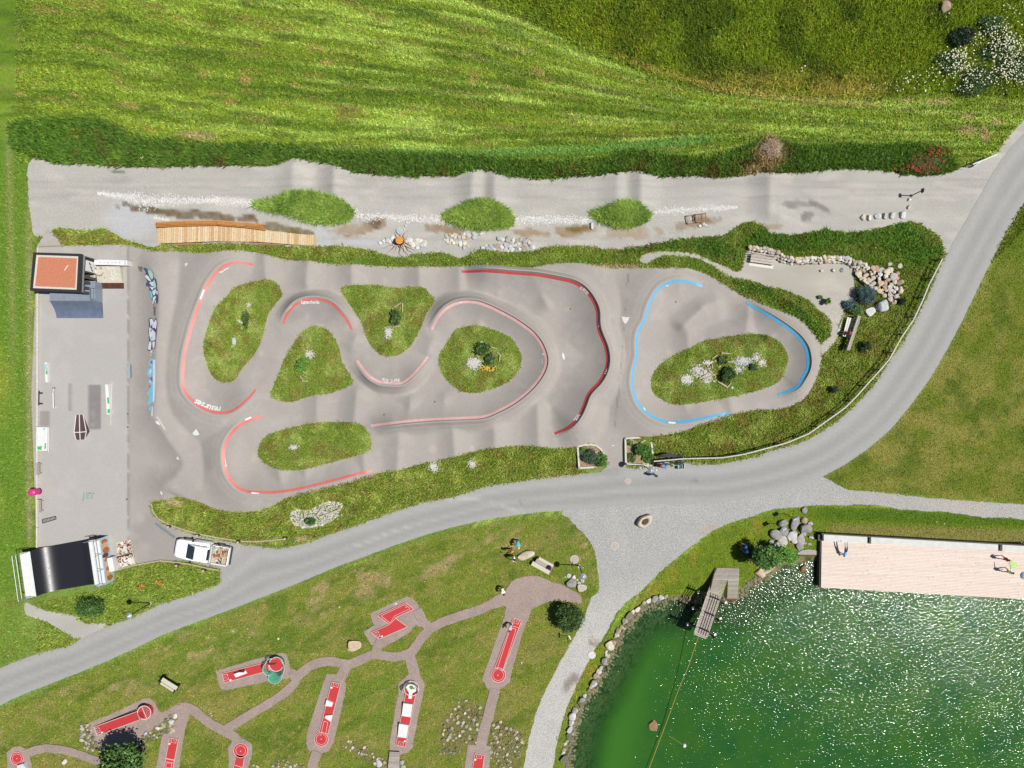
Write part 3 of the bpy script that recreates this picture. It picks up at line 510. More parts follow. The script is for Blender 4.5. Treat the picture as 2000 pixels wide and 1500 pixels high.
# ================================================================ GROUND (one sheet to the horizon; under paving it is sunk)
paved = fillpx(GRAVEL) | fillpx(TRACK) | mR | fillpx(FORE) | fillpx(BENCHG) | fillpx(SIDEP)
for p in list(PADS.values())+[PLAZA]: paved |= fillpx(p)
inner = blurw(paved, 3) > .985
Hg = H-.22*blur(inner, 1)
gxs = np.r_[-420,-260,-160,-100,-75, np.arange(-56, 56.01, .2), 75,100,160,260,420]; gys = np.r_[-420,-260,-160,-100,-70, np.arange(-43, 43.01, .2), 70,100,160,260,420]
QX, QY = np.meshgrid(gxs, gys); z = samp(Hg, QX, QY)
far = (np.abs(QX) > 56.1) | (np.abs(QY) > 43.1); z = np.where(far, 0, z)
V = np.column_stack([QX.ravel(), QY.ravel(), z.ravel()]); nx, ny = len(gxs), len(gys); gcol = np.maximum(samp(CG, QX.ravel(), QY.ravel()), 0); gcol[far.ravel()] = Cc(112,142,50)
ii = (np.arange(ny-1)[:, None]*nx+np.arange(nx-1)[None, :]).ravel(); F = np.stack([ii, ii+1, ii+1+nx, ii+nx], 1)
tag(mk('ground', V, F, M_grassg, None, True, col=gcol, loc=(0, 0, 0)), kind='structure')
px2 = lambda P, n=3: [X2(*p) for p in catmull(P, True, n)]
sheet('gravel_yard', px2(GRAVEL, 3), .25, .012, M_gravel, cfun=fc(CV), rag=.16, bstep=.12, kind='structure')
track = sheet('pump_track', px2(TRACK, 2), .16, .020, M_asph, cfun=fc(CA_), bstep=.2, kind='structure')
road = sheet('road', [X2(*p) for p in catmull(ROAD_T, False, 3)+catmull(ROAD_B, False, 3)], .35, .028, M_road, cfun=fc(CRd), rag=.04, bstep=.15, kind='structure')
sheet('gravel_forecourt', px2(FORE, 2), .3, .012, M_gravel2, cfun=fc(CF), rag=.12, bstep=.12, kind='structure')
sheet('gravel_seating_area', px2(BENCHG, 2), .3, .014, M_gravel, cfun=fc(CV*np.array([1.0,.97,.93])), rag=.14, bstep=.12, kind='structure')
sheet('gravel_footpath', px2(SIDEP, 2), .3, .012, M_gravel, cfun=fc(CV), rag=.14, bstep=.12, kind='structure')
zo = .012
for k, p in PADS.items():
    sheet('paved_pad', [X2(*q) for q in p], .35, zo, M_pave, cfun=fc(CP), bstep=.12, rag=.06, kind='structure'); zo += .004
sheet('paved_plaza', px2(PLAZA, 2), .35, zo, M_pave, cfun=fc(CP), bstep=.12, rag=.08, kind='structure'); zo += .004
PATHM = np.zeros_like(mS)
for pts, wd in PATHS:
    P = resample([X2(*p) for p in catmull(pts, False, 3)], .3, False); T = np.gradient(P, axis=0); T /= np.hypot(T[:, 0], T[:, 1])[:, None]; Nn = np.stack([-T[:, 1], T[:, 0]], 1)*wd/2
    poly = np.r_[P+Nn, (P-Nn)[::-1]]; PATHM |= fill(poly)
    sheet('paved_path', poly.tolist(), .35, zo, M_pave, cfun=fc(CP*.97), bstep=.15, rag=.07, kind='structure'); zo += .003
for k, p in ISL.items():
    o = sheet('grass_island', px2(p, 3), .2, .05, M_grassg, cfun=fc(CG), rag=.06, bstep=.15); tag(o, kind='structure')
CMo = np.zeros_like(CG)+Cc(132,166,78); CMo = mixc(CMo, Cc(80,124,44), ss(.45,.75,n2)*.7); CMo = mixc(CMo, Cc(150,178,96), ss(.5,.75,n3)*.5)
for k, p in MOUND.items():
    o = sheet('grass_mound', px2(p, 3), .2, .04, M_grassg, cfun=lambda x, y: np.maximum(samp(CMo, x, y), 0), rag=.1, bstep=.15); tag(o, kind='structure')
# ================================================================ WATER
m, n, l, p = newmat('pond_water')
at = n.new('ShaderNodeAttribute'); at.attribute_name = 'Col'; sx = n.new('ShaderNodeSeparateColor'); l.new(at.outputs['Color'], sx.inputs[0])
tc = n.new('ShaderNodeTexCoord')
def nz(scale, det, dist=0, rough=.6, sc3=None):
    t = n.new('ShaderNodeTexNoise'); t.inputs['Scale'].default_value = scale; t.inputs['Detail'].default_value = det; t.inputs['Distortion'].default_value = dist; t.inputs['Roughness'].default_value = rough
    if sc3: mp = n.new('ShaderNodeMapping'); mp.inputs['Scale'].default_value = sc3; mp.inputs['Rotation'].default_value = (0,0,-.5); l.new(tc.outputs['Object'], mp.inputs[0]); l.new(mp.outputs[0], t.inputs['Vector'])
    else: l.new(tc.outputs['Object'], t.inputs['Vector'])
    return t
t1 = nz(4.4, 2, .4, .5, (1,1.4,1)); t2 = nz(.22, 3)
b1 = n.new('ShaderNodeBump'); b1.inputs['Strength'].default_value = 1.0; b1.inputs['Distance'].default_value = .043; l.new(t1.outputs['Fac'], b1.inputs['Height'])
tw = nz(.13, 3, .8, .6, (1,1.6,1)); mw = n.new('ShaderNodeMapRange'); mw.inputs[1].default_value = .38; mw.inputs[2].default_value = .6; mw.inputs[3].default_value = .8; mw.inputs[4].default_value = 1.05; l.new(tw.outputs['Fac'], mw.inputs[0]); mz = n.new('ShaderNodeMath'); mz.operation = 'MULTIPLY'; l.new(mw.outputs[0], mz.inputs[0]); l.new(sx.outputs[2], mz.inputs[1]); l.new(mz.outputs[0], b1.inputs['Strength'])
dif = n.new('ShaderNodeBsdfDiffuse'); cr = n.new('ShaderNodeValToRGB'); cr.color_ramp.elements[0].position = .35; cr.color_ramp.elements[1].position = .68
cr.color_ramp.elements[0].color = (.012,.066,.013,1); cr.color_ramp.elements[1].color = (.028,.090,.008,1); l.new(t2.outputs['Fac'], cr.inputs[0])
cmx = n.new('ShaderNodeMixRGB'); l.new(sx.outputs[1], cmx.inputs[0]); l.new(cr.outputs[0], cmx.inputs[1]); cmx.inputs[2].default_value = (.030,.108,.012,1); l.new(cmx.outputs[0], dif.inputs[0])
trn = n.new('ShaderNodeBsdfTransparent'); trn.inputs[0].default_value = (.50,.74,.56,1)
mx = n.new('ShaderNodeMixShader'); l.new(sx.outputs[0], mx.inputs[0]); l.new(trn.outputs[0], mx.inputs[1]); l.new(dif.outputs[0], mx.inputs[2])
gl = n.new('ShaderNodeBsdfGlossy'); gl.inputs['Roughness'].default_value = .11; l.new(b1.outputs[0], gl.inputs['Normal']); gl.inputs[0].default_value = (1,1,1,1)
fr = n.new('ShaderNodeFresnel'); fr.inputs[0].default_value = 1.33
m2 = n.new('ShaderNodeMixShader'); l.new(fr.outputs[0], m2.inputs[0]); l.new(mx.outputs[0], m2.inputs[1]); l.new(gl.outputs[0], m2.inputs[2]); l.new(m2.outputs[0], n['Material Output'].inputs[0])
n.remove(p); M_water = m
wp = [(x-(.6 if x < 20 else 0), y+.5) if i < 28 else (x, y) for i, (x, y) in enumerate([X2(*q) for q in SHORE])]
def wcol(x, y):
    d = samp(DEP, x, y)+.5*(fbm(x, y, 2, 300)-.5)
    px_ = x/S+1000; py_ = 750-y/S
    op = .10+.85*ss(1.6, 4.6, d)
    lt = np.exp(-((px_-np.interp(py_, [1200,1300,1400,1500], [1275,1240,1215,1200]))/45)**2)*ss(1180,1260,py_)
    wd_ = .72+.28*ss(1240, 1400, px_+.25*(py_-1200))
    return np.stack([op, lt, wd_], 1)
sheet('water', wp, .5, 0, M_water, cfun=wcol, zfun=lambda x, y: x*0+WATER_Z, kind='structure')
# ================================================================ PAINT ON THE TRACK (parts of the track)
PAINT = {'red': mat('paint_red', A(240,124,116), .5, var=.1, scale=3), 'rose': mat('paint_faded_rose', A(246,192,188), .5, var=.1, scale=2), 'red2': mat('paint_deep_red', A(208,80,76), .5, var=.08, scale=3),
 'blue': mat('paint_blue', A(92,190,238), .5, var=.06, scale=3), 'white': mat('paint_white', A(250,250,248), .6, var=.05)}
M_rim = mat('berm_rim_asphalt', A(185,177,169), .9, var=.15, scale=20)
def ribbon(name, P, d0, d1, z0, z1, m, parent, close=True, base=None):
    T = np.gradient(P, axis=0); T /= np.hypot(T[:, 0], T[:, 1])[:, None]+1e-9; Nn = np.stack([-T[:, 1], T[:, 0]], 1)
    a_ = P+Nn*d0; b_ = P+Nn*d1; n = len(P)
    V = [(x, y, H_(x, y)+z0) for x, y in a_]+[(x, y, (H_(x, y) if base is None else base)+z1) for x, y in b_]
    F = [(i, i+1, n+i+1, n+i) for i in range(n-1)]
    if d1 > d0: F = [q[::-1] for q in F]
    F = [q[::-1] for q in F]
    return mk(name, V, F, m, parent, True)
for kL, L in LINES.items():
    P = resample(L['P'], .3, False); s = L['s']; Ptot = len(P)
    w_ = .15 if kL != 'E' else .19
    # painted band on the inner side of the lip
    ribbon('painted_line', P, s*.235, -s*.0, .035, .045, PAINT[L['c']], track)
    # steep rim above the band, flat top, fall outside
    T = np.gradient(P, axis=0); T /= np.hypot(T[:, 0], T[:, 1])[:, None]; Nn = np.stack([-T[:, 1], T[:, 0]], 1)
    tp_ = np.clip(np.minimum(np.arange(Ptot), np.arange(Ptot)[::-1])*.3/3.0, 0, 1); r = L['rim']*tp_
    rows = []
    for off, hh in ((0.0, None), (-s*(.02+.09), 1), (-s*.2, 1), (-s*(.24+.3), 0)):
        Q = P+Nn*off; zb = np.array([H_(x, y) for x, y in Q])
        z = zb+.045 if hh is None else (np.array([H_(x, y) for x, y in P])+r+.03 if hh == 1 else zb+.005)
        rows.append(np.column_stack([Q, z]))
    V = np.concatenate(rows); F = []
    for k in range(3):
        for i in range(Ptot-1):
            q = (k*Ptot+i, k*Ptot+i+1, (k+1)*Ptot+i+1, (k+1)*Ptot+i); F.append(q if s < 0 else q[::-1])
    mk('berm_rim', V, [q[::-1] for q in F], M_rim, track, False)
def decal(name, pts, m, parent=None, zo=.034, step=.3):
    return sheet(name, [X2(*p) for p in pts], step, zo, m, parent or track, bstep=step)
# white paint bars laid over the coloured lines
for pts, wd in [([(558,607),(570,597)], .14), ([(1097,543),(1114,547)], .14), ([(1168,605),(1169,640)], .16), ([(479,820),(490,815)], .14), ([(1305,825),(1319,826)], .14), ([(1543,640),(1551,646)], .14), ([(393,585),(400,566)], .12), ([(492,962),(507,964)], .12)]:
    P = resample([tuple(W(*p, .8)[:2]) for p in pts], .3, False); ribbon('painted_lettering_band', P, wd*.6, -wd*.6, .06, .06, PAINT['white'], track)
def text_mesh(s, size, bold=True):
    cu = bpy.data.curves.new('t', 'FONT'); cu.body = s; cu.size = size; cu.align_x = 'CENTER'; cu.align_y = 'CENTER'; cu.resolution_u = 2
    if bold: cu.offset = size*.022
    o = bpy.data.objects.new('t', cu); COL.objects.link(o); dg = bpy.context.evaluated_depsgraph_get(); me = bpy.data.meshes.new_from_object(o.evaluated_get(dg))
    v = [tuple(q.co) for q in me.vertices]; f = [tuple(q.vertices) for q in me.polygons]
    bpy.data.objects.remove(o); bpy.data.curves.remove(cu); bpy.data.meshes.remove(me); return v, f
def lettering(s, pts, size, m=None, z=.05, spread=1.0, lens=None):
    """characters placed along a px polyline, tops to the left of the direction of travel"""
    P = resample([X2(*p) for p in catmull(pts, False, 4)], .05, False); n = len([c for c in s])
    V = []; F = []
    for i, ch in enumerate(s):
        if ch == ' ': continue
        k = int((i+.5)/n*(len(P)-1)); k = max(1, min(len(P)-2, k)); t = P[k+1]-P[k-1]; t = t/np.hypot(*t); nn = np.array((-t[1], t[0]))
        v, f = text_mesh(ch, size); b0 = len(V)
        for (x, y, _) in v:
            q = P[k]+t*x+nn*y; V.append((q[0], q[1], H_(*q)+z))
        F += [tuple(b0+j for j in q) for q in f]
    return mk('lettering', V, F, m or PAINT['white'], track)
lettering('resurses', [(437,799),(425,798),(412,794),(400,789),(387,783)], .78)
lettering('Parc Ela', [(782,741),(772,744),(760,744),(748,741)], .5)
lettering('GWZ', [(1129,810),(1121,821)], .52); decal('lettering_underline', [(1127,806),(1115,821),(1116,822),(1128,807)], PAINT['white'])
lettering("IVO'S GARTENBON", [(1184,681),(1187,700),(1186,715),(1178,731)], .34, z=.12)
lettering('Lenzerheide', [(594,592),(628,592)], .42)
lettering('SURSES', [(1130,566),(1138,571),(1145,579)], .34)
decal('painted_logo', cp(1115,550,[(720,480),(900,600),(1000,720),(1150,800),(1230,900),(1180,930),(1000,820),(880,680),(740,560)],37.5), PAINT['white'])
for q in ([(593,590),(596,596),(602,596),(602,594),(598,594),(596,590)], [(622,594),(628,593),(628,591),(629,594),(626,596)]): decal('painted_logo', q, PAINT['white'])
decal('painted_logo', cp(420,500,[(430,960),(440,1080),(520,1130),(640,1110),(760,1010),(860,930),(1160,790),(1150,840),(860,980),(760,1060),(620,1180),(480,1160),(410,1080)],33.3), PAINT['white'])
decal('painted_logo', cp(425,875,[(510,490),(610,450),(650,600),(665,730),(700,1000),(720,1040),(620,1080),(590,1000),(560,850),(540,700)],30), PAINT['white'])
decal('painted_logo', cp(425,875,[(400,420),(470,420),(480,600),(510,790),(540,900),(575,1120),(540,1160),(500,1080),(450,880),(430,650)],30), PAINT['white'])
decal('painted_logo', cp(1040,670,[(1470,460),(1520,480),(1530,560),(1580,740),(1550,850),(1480,780),(1430,620)],25), PAINT['white'])
decal('painted_logo', [(1060+3.1*math.cos(t), 692.5+3.1*math.sin(t)) for t in np.linspace(0, 6.28, 12)[:-1]], PAINT['white'])
decal('painted_logo', [(1058,698),(1059,698),(1058.6,708),(1057.6,715),(1056.8,715),(1057.8,707)], PAINT['white'])
decal('painted_logo', [(1296,561),(1299,559),(1304,558),(1303,561),(1299,562)], PAINT['white']); decal('painted_logo', [(1253,794),(1256,796),(1260,801),(1258,803),(1254,799)], PAINT['white'])
decal('painted_logo', [(1573,699),(1575,701),(1574,710),(1571,710),(1571,703)], PAINT['white']); decal('painted_logo', [(897,593),(905,592),(905,594),(898,595)], PAINT['white'])
decal('painted_logo', [(1195,870),(1200,868),(1200,870),(1197,872)], PAINT['white']); decal('painted_logo', [(318,957),(320,956),(323,962),(321,967),(318,964)], PAINT['white'])
for q in (cp(1195,600,[(470,510),(600,510),(640,600),(690,590),(740,540),(875,545),(820,700),(720,870),(640,925),(580,870),(520,720)],27), cp(370,770,[(275,1005),(310,1040),(320,1110),(355,1150),(350,1190),(280,1200),(135,1190),(140,1140),(200,1070)],15)): decal('direction_marker', q, PAINT['white'])
for (x, y) in ((367, 518), (355, 893)):
    b = B(); c = X2(x, y); z = H_(*c)+.04; v = []; 
    for r in (.16, .1): v += [(c[0]+r*math.cos(t), c[1]+r*math.sin(t), z) for t in np.linspace(0, 2*math.pi, 17)[:-1]]
    v += [(c[0]+.06*math.cos(t), c[1]+.06*math.sin(t), z) for t in np.linspace(0, 2*math.pi, 9)[:-1]]
    b.add(v, [(i, (i+1) % 16, 16+(i+1) % 16, 16+i) for i in range(16)]+[tuple(range(32, 40))]); b.out('painted_logo', PAINT['white'], track)
decal('painted_stripe', [(313,811),(315,811),(333,839),(330,840)], mat('paint_worn_white', A(215,212,208), .7, var=.3, scale=18)); decal('painted_logo', cp(270,610,[(285,1440),(330,1450),(360,1500),(300,1480)],6.82), PAINT['white'])
# graffiti murals sprayed on the long bank
NAVY = mat('spray_navy', A(84,92,128), .6); MINT = mat('spray_mint', A(198,236,216), .6); CY = mat('spray_cyan', A(130,232,240), .6); SKY_ = mat('spray_sky_blue', A(150,220,250), .6); WH = mat('spray_white', A(244,246,250), .6); LIL = mat('spray_lilac', A(150,120,180), .6); PUR = mat('spray_purple', A(120,60,140), .6); GRN = mat('spray_green', A(90,205,95), .6); DK = mat('spray_black', A(50,48,52), .6); OR = mat('spray_orange', A(205,125,60), .6); BR = mat('spray_maroon', A(120,66,58), .6); ORL = mat('spray_pale_orange', A(240,195,150), .6)
def mural(name, ox, oy, s, shapes):
    for i, (m_, pts) in enumerate(shapes): decal(name, cp(ox, oy, pts, s), m_, zo=.034+.005*i, step=.25)
mural('graffiti', 260, 510, 15, [
 (NAVY, [(340,230),(410,210),(480,250),(505,285),(560,280),(640,290),(720,380),(725,520),(800,560),(840,740),(800,780),(850,880),(870,1020),(860,1240),(800,1310),(790,1200),(720,1210),(690,1330),(655,1330),(630,1150),(560,1050),(530,860),(520,745),(450,760),(410,740),(420,650),(490,610),(370,470),(440,400),(430,320)]),
 (WH, [(385,465),(470,410),(560,500),(630,640),(500,570)]), (WH, [(540,650),(640,640),(720,620),(760,740),(640,765)]), (WH, [(545,760),(640,790),(760,760),(640,880)]), (WH, [(645,900),(790,840),(770,980),(690,1040),(650,960)]), (WH, [(670,1080),(790,1030),(780,1100),(700,1200),(670,1320),(650,1300),(650,1200)]),
 (MINT, [(520,285),(650,300),(720,420),(700,560),(640,570),(560,440)]), (MINT, [(700,620),(740,560),(800,740),(760,860),(700,760)]), (MINT, [(790,900),(850,895),(855,1040),(800,1000)]), (CY, [(550,880),(600,880),(655,1010),(645,1135),(590,1080)]), (CY, [(570,290),(640,305),(690,370),(620,390)]), (MINT,[(735,1180),(790,1150),(780,1260),(745,1260)])])
mural('graffiti', 270, 610, 6.82, [
 (NAVY, [(160,95),(215,70),(250,130),(285,68),(315,140),(305,290),(290,390),(285,480),(250,500),(225,450),(215,510),(180,530),(148,500),(175,400),(170,300),(160,260),(170,190)]),
 (WH, [(180,100),(222,85),(252,150),(285,95),(305,140),(292,240),(255,200),(235,230),(222,150),(200,210)]), (WH, [(175,200),(200,215),(240,240),(285,280),(285,375),(205,390),(178,300)]), (WH, [(185,390),(220,400),(208,505),(165,510),(160,470)]), (WH, [(232,400),(280,385),(270,490),(240,485)]),
 (LIL, [(200,225),(228,245),(200,280)]), (SKY_, [(205,330),(235,325),(232,365),(210,370)]), (BR,[(218,470),(235,440),(238,500),(222,510)])])
mural('graffiti', 270, 610, 6.82, [
 (WH, [(200,512),(228,512),(226,545),(200,545)]), (WH, [(198,560),(222,558),(222,585),(200,585)])])
mural('graffiti', 270, 610, 6.82, [
 (SKY_, [(200,622),(285,632),(287,900),(272,1215),(240,1195),(160,1240),(165,1180),(200,1120),(138,1090),(200,1010),(215,960),(158,925),(240,850),(215,870),(150,850),(155,760),(235,730),(168,700)]),
 (WH, [(248,635),(284,636),(284,900),(268,1200),(244,1180),(250,900)]), (PUR,[(180,985),(205,970),(205,1000),(185,1010)]), (WH,[(190,770),(220,755),(218,810),(180,830)]), (LIL,[(212,640),(238,650),(235,690),(195,690)]), (LIL,[(205,870),(240,850),(240,930),(200,925)]), (CY,[(175,1100),(215,1090),(235,1150),(200,1140)]), (WH,[(200,900),(222,905),(215,945),(196,935)])])
mural('graffiti', 270, 610, 6.82, [(SKY_, [(175,1280),(215,1232),(235,1290),(212,1322)]), (WH, [(235,1245),(250,1240),(250,1380),(225,1395),(218,1330),(235,1300)])])
decal('graffiti', cp(260,510,[(165,155),(340,180),(300,330),(190,300)],15), mat('spray_faint', A(128,122,118), .7, var=.35, scale=22)); decal('graffiti', [(305,600),(311,600),(311,618),(306,618)], mat('spray_faint', None))
lettering('JET', [(185,969),(173,969),(160,969)][::-1], .85, mat('spray_green_faint', A(150,182,158), .7, var=.3, scale=14), .035)
for i, (x, y) in enumerate([(250,808),(248,975),(1319,566+0),(1319,590),(1114,604),(752,810),(850,785),(250,834)]):
    if (x, y) in ((1319, 566),): continue
    b = B(); c = X2(x, y); z = H_(*c); b.cyl(c, .09, z+.0, z+.035, 10); b.out('drain_cap', mat('cast_iron', A(95,92,90), .6), track)
# manhole covers
M_conc = mat('concrete', A(200,186,176), .85, var=.14, scale=8, bump=.006)
for (x, y, r, lab) in [(1226,939,.36,'pinkish round manhole cover in the asphalt road near the planter boxes'), (1200,1066,.35,'round manhole cover with pale rim in the grey gravel forecourt'), (1122,1092,.36,'round concrete manhole cover in the lawn beside the street lamp'), (1156,1279,.33,'white round manhole cover on the edge of the lakeside path')]:
    c = X2(x, y); z = H_(*c)+.03; t = thing('manhole_cover', lab, 'manhole cover', (c[0], c[1], z))
    B().cyl(c, r, z-.05, z+.03, 24).out('cover', M_conc if y != 1279 else mat('white_concrete', A(238,232,228), .8), t)
    if y != 939: B().lathe((c[0], c[1], z), [(r, -.04), (r+.05, -.04), (r+.05, .04), (r, .04)], 24).out('rim', mat('pale_concrete', A(232,226,220), .8), t)
    B().cyl(c, .02, z+.02, z+.034, 6).out('lifting_hole', mat('cast_iron', None), t)
# ================================================================ GRASS, WEEDS (nobody could count them)
LAB_track = fillpx(TRACK); islm = np.zeros_like(mS); mndm = np.zeros_like(mS)
for p in ISL.values(): islm |= fillpx(catmull(p))
for p in MOUND.values(): mndm |= fillpx(catmull(p))
allpave = (fillpx(catmull(GRAVEL,True,3)) | fillpx(catmull(TRACK,True,2)) | mR | fillpx(catmull(FORE,True,2)) | fillpx(catmull(BENCHG,True,2)) | fillpx(catmull(SIDEP,True,2)) | PATHM | mS)
for p in list(PADS.values())+[PLAZA]: allpave |= fillpx(p)
builtm = fillpx([(1602,1040),(2100,1062),(2100,1300),(1600,1300)]) | fillpx([(25,1080),(205,1046),(220,1120),(215,1150),(45,1182)]) | fillpx([(60,480),(76,480),(76,1070),(60,1070)])*(PX > 68) | fillpx([(1126,866),(1190,890),(1180,925),(1128,920)]) | fillpx([(1219,850),(1275,850),(1280,905),(1220,912)]) | fillpx([(1398,1108),(1445,1108),(1445,1170),(1350,1170)])
for (x_, y_, a_, b_) in [(926,710,17,15),(760,650,9,13),(607,692,10,9),(461,667,7,10),(576,873,9,6),(1340,741,15,12),(1362,727,18,14),(1380,733,14,14),(1380,709,11,7),(1448,706,20,12),(1475,699,10,9),(1485,709,10,9),(1440,722,12,7),(847,911,11,11),(922,906,9,9)]: builtm |= ((PX-x_)/a_)**2+((PY-y_)/b_)**2 < 1
builtm |= fillpx([(560+x/9.77, 960+y/9.77) for x, y in [(80,450),(160,350),(330,340),(480,340),(700,210),(900,170),(1080,230),(1050,360),(900,510),(760,630),(560,680),(380,700),(150,630),(80,540)]])
builtm |= fillpx([(1670,520),(1690,522),(1715,527),(1735,526),(1750,535),(1757,555),(1754,575),(1745,592),(1732,588),(1718,572),(1690,548),(1668,535)])
grassok = (~allpave | islm | mndm) & ~builtm
def blades(name, mask, n, h, w_, lean, cfun, label, vary=.28, cat='grass', zoff=0.0, hue=.1, jit=0.0, m=None):
    jj, ii = np.nonzero(mask); k = rng.integers(0, len(jj), n)
    x = gx[ii[k]]+(rng.random(n)-.5)*(RS+jit); y = gy[jj[k]]+(rng.random(n)-.5)*(RS+jit)
    z = samp(H, x, y)+zoff; az = rng.random(n)*6.283; hh = h*(.55+.9*rng.random(n)); ln_ = lean*hh*(.3+1.1*rng.random(n)); az2 = az+rng.normal(0, .5, n)+1.57
    ww = w_*(.6+.8*rng.random(n))/2
    p0 = np.stack([x-np.cos(az2)*ww, y-np.sin(az2)*ww, z], 1); p1 = np.stack([x+np.cos(az2)*ww, y+np.sin(az2)*ww, z], 1); p2 = np.stack([x+np.cos(az)*ln_, y+np.sin(az)*ln_, z+hh], 1)
    V = np.stack([p0, p1, p2], 1).reshape(-1, 3); F = np.arange(3*n).reshape(-1, 3)
    c = cfun(x, y)*(1+vary*rng.normal(0, 1, (n, 1)))*(1+hue*rng.normal(0, 1, (n, 3))*np.array([1, .4, .8])); c = np.clip(c, .003, .8)
    o = mk(name, V, F, m or M_blade, None, False, col=np.repeat(c, 3, 0), loc=(0, 0, 0)); return tag(o, label, cat, None, 'stuff')
north = grassok & (PY < 320) & ~tall & ~hedge & (PX > 30)
YG = np.array([2.0, 1.72, 1.4], np.float32); gc = fc(CG*YG)
blades('mown_grass', north, 150000, .16, .10, 1.3, gc, 'freshly mown bright green hay meadow with curved light and dark stripes', .34, jit=.1)
blades('tall_grass', tall & grassok, 110000, .38, .09, .8, fc(CG*YG*1.45), 'tall dark green uncut meadow grass above the curved mowing edge', .30, jit=.1)
blades('weeds', hedge & grassok, 70000, .45, .15, .7, fc(CG*YG*1.2), 'dark green belt of weeds between the mown meadow and the bike gravel', .32, jit=.15)
blades('verge_grass', grassok & islm, 60000, .16, .085, 1.1, gc, 'rough patchy grass growing on the islands inside the pump track', .28, jit=.05)
blades('mound_grass', mndm, 26000, .34, .07, 1.2, fc(CMo*np.array([2.3,2.0,1.8])), 'long bright green grass on the three mounds between the gravel jumps', .25, jit=.12)
sel = grassok & ~islm & ~mndm & (PY >= 320) & ~hedge
midz = sel & (PY < np.interp(PX, [0,200,425,615,800,950,1107,1200,1600,1650,1850,2000,2100], [1320,1250,1180,1110,1040,1000,980,960,890,860,600,450,300]))
blades('meadow_grass', midz & ~(PX < 75), 130000, .19, .095, 1.0, gc, 'rough green grass on the banks around the pump track and along the road', .3, jit=.1)
blades('field_grass', midz & (PX < 75), 36000, .14, .07, 1.2, gc, 'strip of mown green grass left of the skate area', .22, jit=.1)
blades('lawn_grass', sel & ~midz, 170000, .08, .07, 1.3, gc, 'short green and straw coloured lawn around the minigolf lanes and beside the lake', .34, jit=.1)
# darker clumps in belts
strip2 = fillpx([(1200,495),(1250,478),(1330,465),(1400,468),(1430,480),(1440,500),(1400,498),(1340,485),(1270,488)]) | fillpx([(1430,545),(1500,565),(1560,600),(1605,640),(1618,665),(1600,660),(1560,620),(1500,595),(1440,560)]) | fillpx([(1500,440),(1770,437),(1835,490),(1800,520),(1700,470),(1560,490),(1440,480)])
blades('bank_weeds', strip2 & grassok, 9000, .34, .12, .8, fc(CHd*np.array([2.9,2.5,2.2])), 'clumps of darker taller weeds on the bank by the seating area', .3, jit=.1)
# flowers
def dots(name, pts, r, rgb, label, cat='flowers', zf=.5, n_=6):
    V = []; F = []
    for (x, y, s) in pts:
        z = H_(x, y)+zf*(.8+.4*random.random()); b0 = len(V)
        for k in range(5): t = 6.283*k/5+random.random(); V.append((x+r*s*math.cos(t), y+r*s*math.sin(t), z+random.uniform(-.02, .03)))
        F.append(tuple(range(b0, b0+5)))
    o = mk(name, V, F, mat('petal_'+name, rgb, .6, var=.1), None, loc=(0, 0, 0)); return tag(o, label, cat, None, 'stuff')
def scat(cx, cy, rx, ry, n): return [(*X2(random.gauss(cx, rx), random.gauss(cy, ry)), random.uniform(.5, 1.3)) for _ in range(n)]
dots('red_flowers', scat(1805,322,16,8,260)+scat(1790,332,20,5,160)+scat(1825,300,12,6,90), .055, A(176,52,28), 'red flowers glowing over green foliage at the top edge of the gravel', zf=.62)
pts = []
for (cx, cy, rx, ry, n) in [(1860,115,14,7,110),(1870,140,20,8,110),(1945,75,18,14,110),(1960,95,20,12,150),(1950,120,20,14,90),(1985,130,18,16,90),(1955,150,16,10,90),(1910,160,30,8,60),(1820,150,22,8,30),(1780,160,22,7,30),(1905,90,14,14,34),(1965,25,8,6,14),(1840,38,4,3,3),(1740,175,30,6,16),(1880,180,40,5,30),(1990,170,14,8,40)]: pts += scat(cx, cy, rx, ry, n)
dots('white_flowers', pts, .062, A(250,246,205), 'cloud of creamy white umbel flowers in the top right corner', zf=.9)
dots('meadow_flowers', scat(1564,138,3,4,7)+[(*X2(random.uniform(1100,1900), random.uniform(5,180)), random.uniform(.3,.6)) for _ in range(260)]+[(*X2(random.uniform(60,330), random.uniform(240,320)), random.uniform(.3,.7)) for _ in range(24)]+scat(281,309,2,2,5), .06, A(250,246,190), 'tiny pale flowers scattered through the tall meadow', zf=.42)
dots('yellow_flowers', scat(149,262,5,6,24)+scat(1010+0,170,2,2,0)+[(*X2(random.uniform(1600,1790), random.uniform(100,160)), random.uniform(.4,.8)) for _ in range(60)]+scat(952,720,7,3,40), .07, A(240,190,30), 'small yellow and orange flowers in the grass', zf=.3)
# ================================================================ STONES
def rockmesh(seed, sub=2, flat=.8, rough=.28):
    bm = bmesh.new(); bmesh.ops.create_icosphere(bm, subdivisions=sub, radius=.5); r = random.Random(seed)
    pl = [(Vector((r.gauss(0,1), r.gauss(0,1), r.gauss(0,1))).normalized(), r.uniform(.26, .46)) for _ in range(9)]
    for v in bm.verts:
        p = v.co.copy()
        for nrm, d in pl:
            q = p.dot(nrm)
            if q > d: p -= nrm*(q-d)*.85
        p *= 1+rough*.25*(math.sin(p.x*9+seed)+math.sin(p.y*8+seed*2)+math.sin(p.z*9))/3
        v.co = Vector((p.x, p.y, p.z*flat))
    me = bpy.data.meshes.new('stone'); bm.to_mesh(me); bm.free()
    me.polygons.foreach_set('use_smooth', np.ones(len(me.polygons), bool))
    if hasattr(me, 'set_sharp_from_angle'): me.set_sharp_from_angle(angle=.55)
    return me
ST_CREAM = mat_ramp('stone_cream', [A(240,226,200), A(226,202,168), A(236,214,180), A(214,206,196), A(244,238,226), A(206,182,152)], .8, 5)
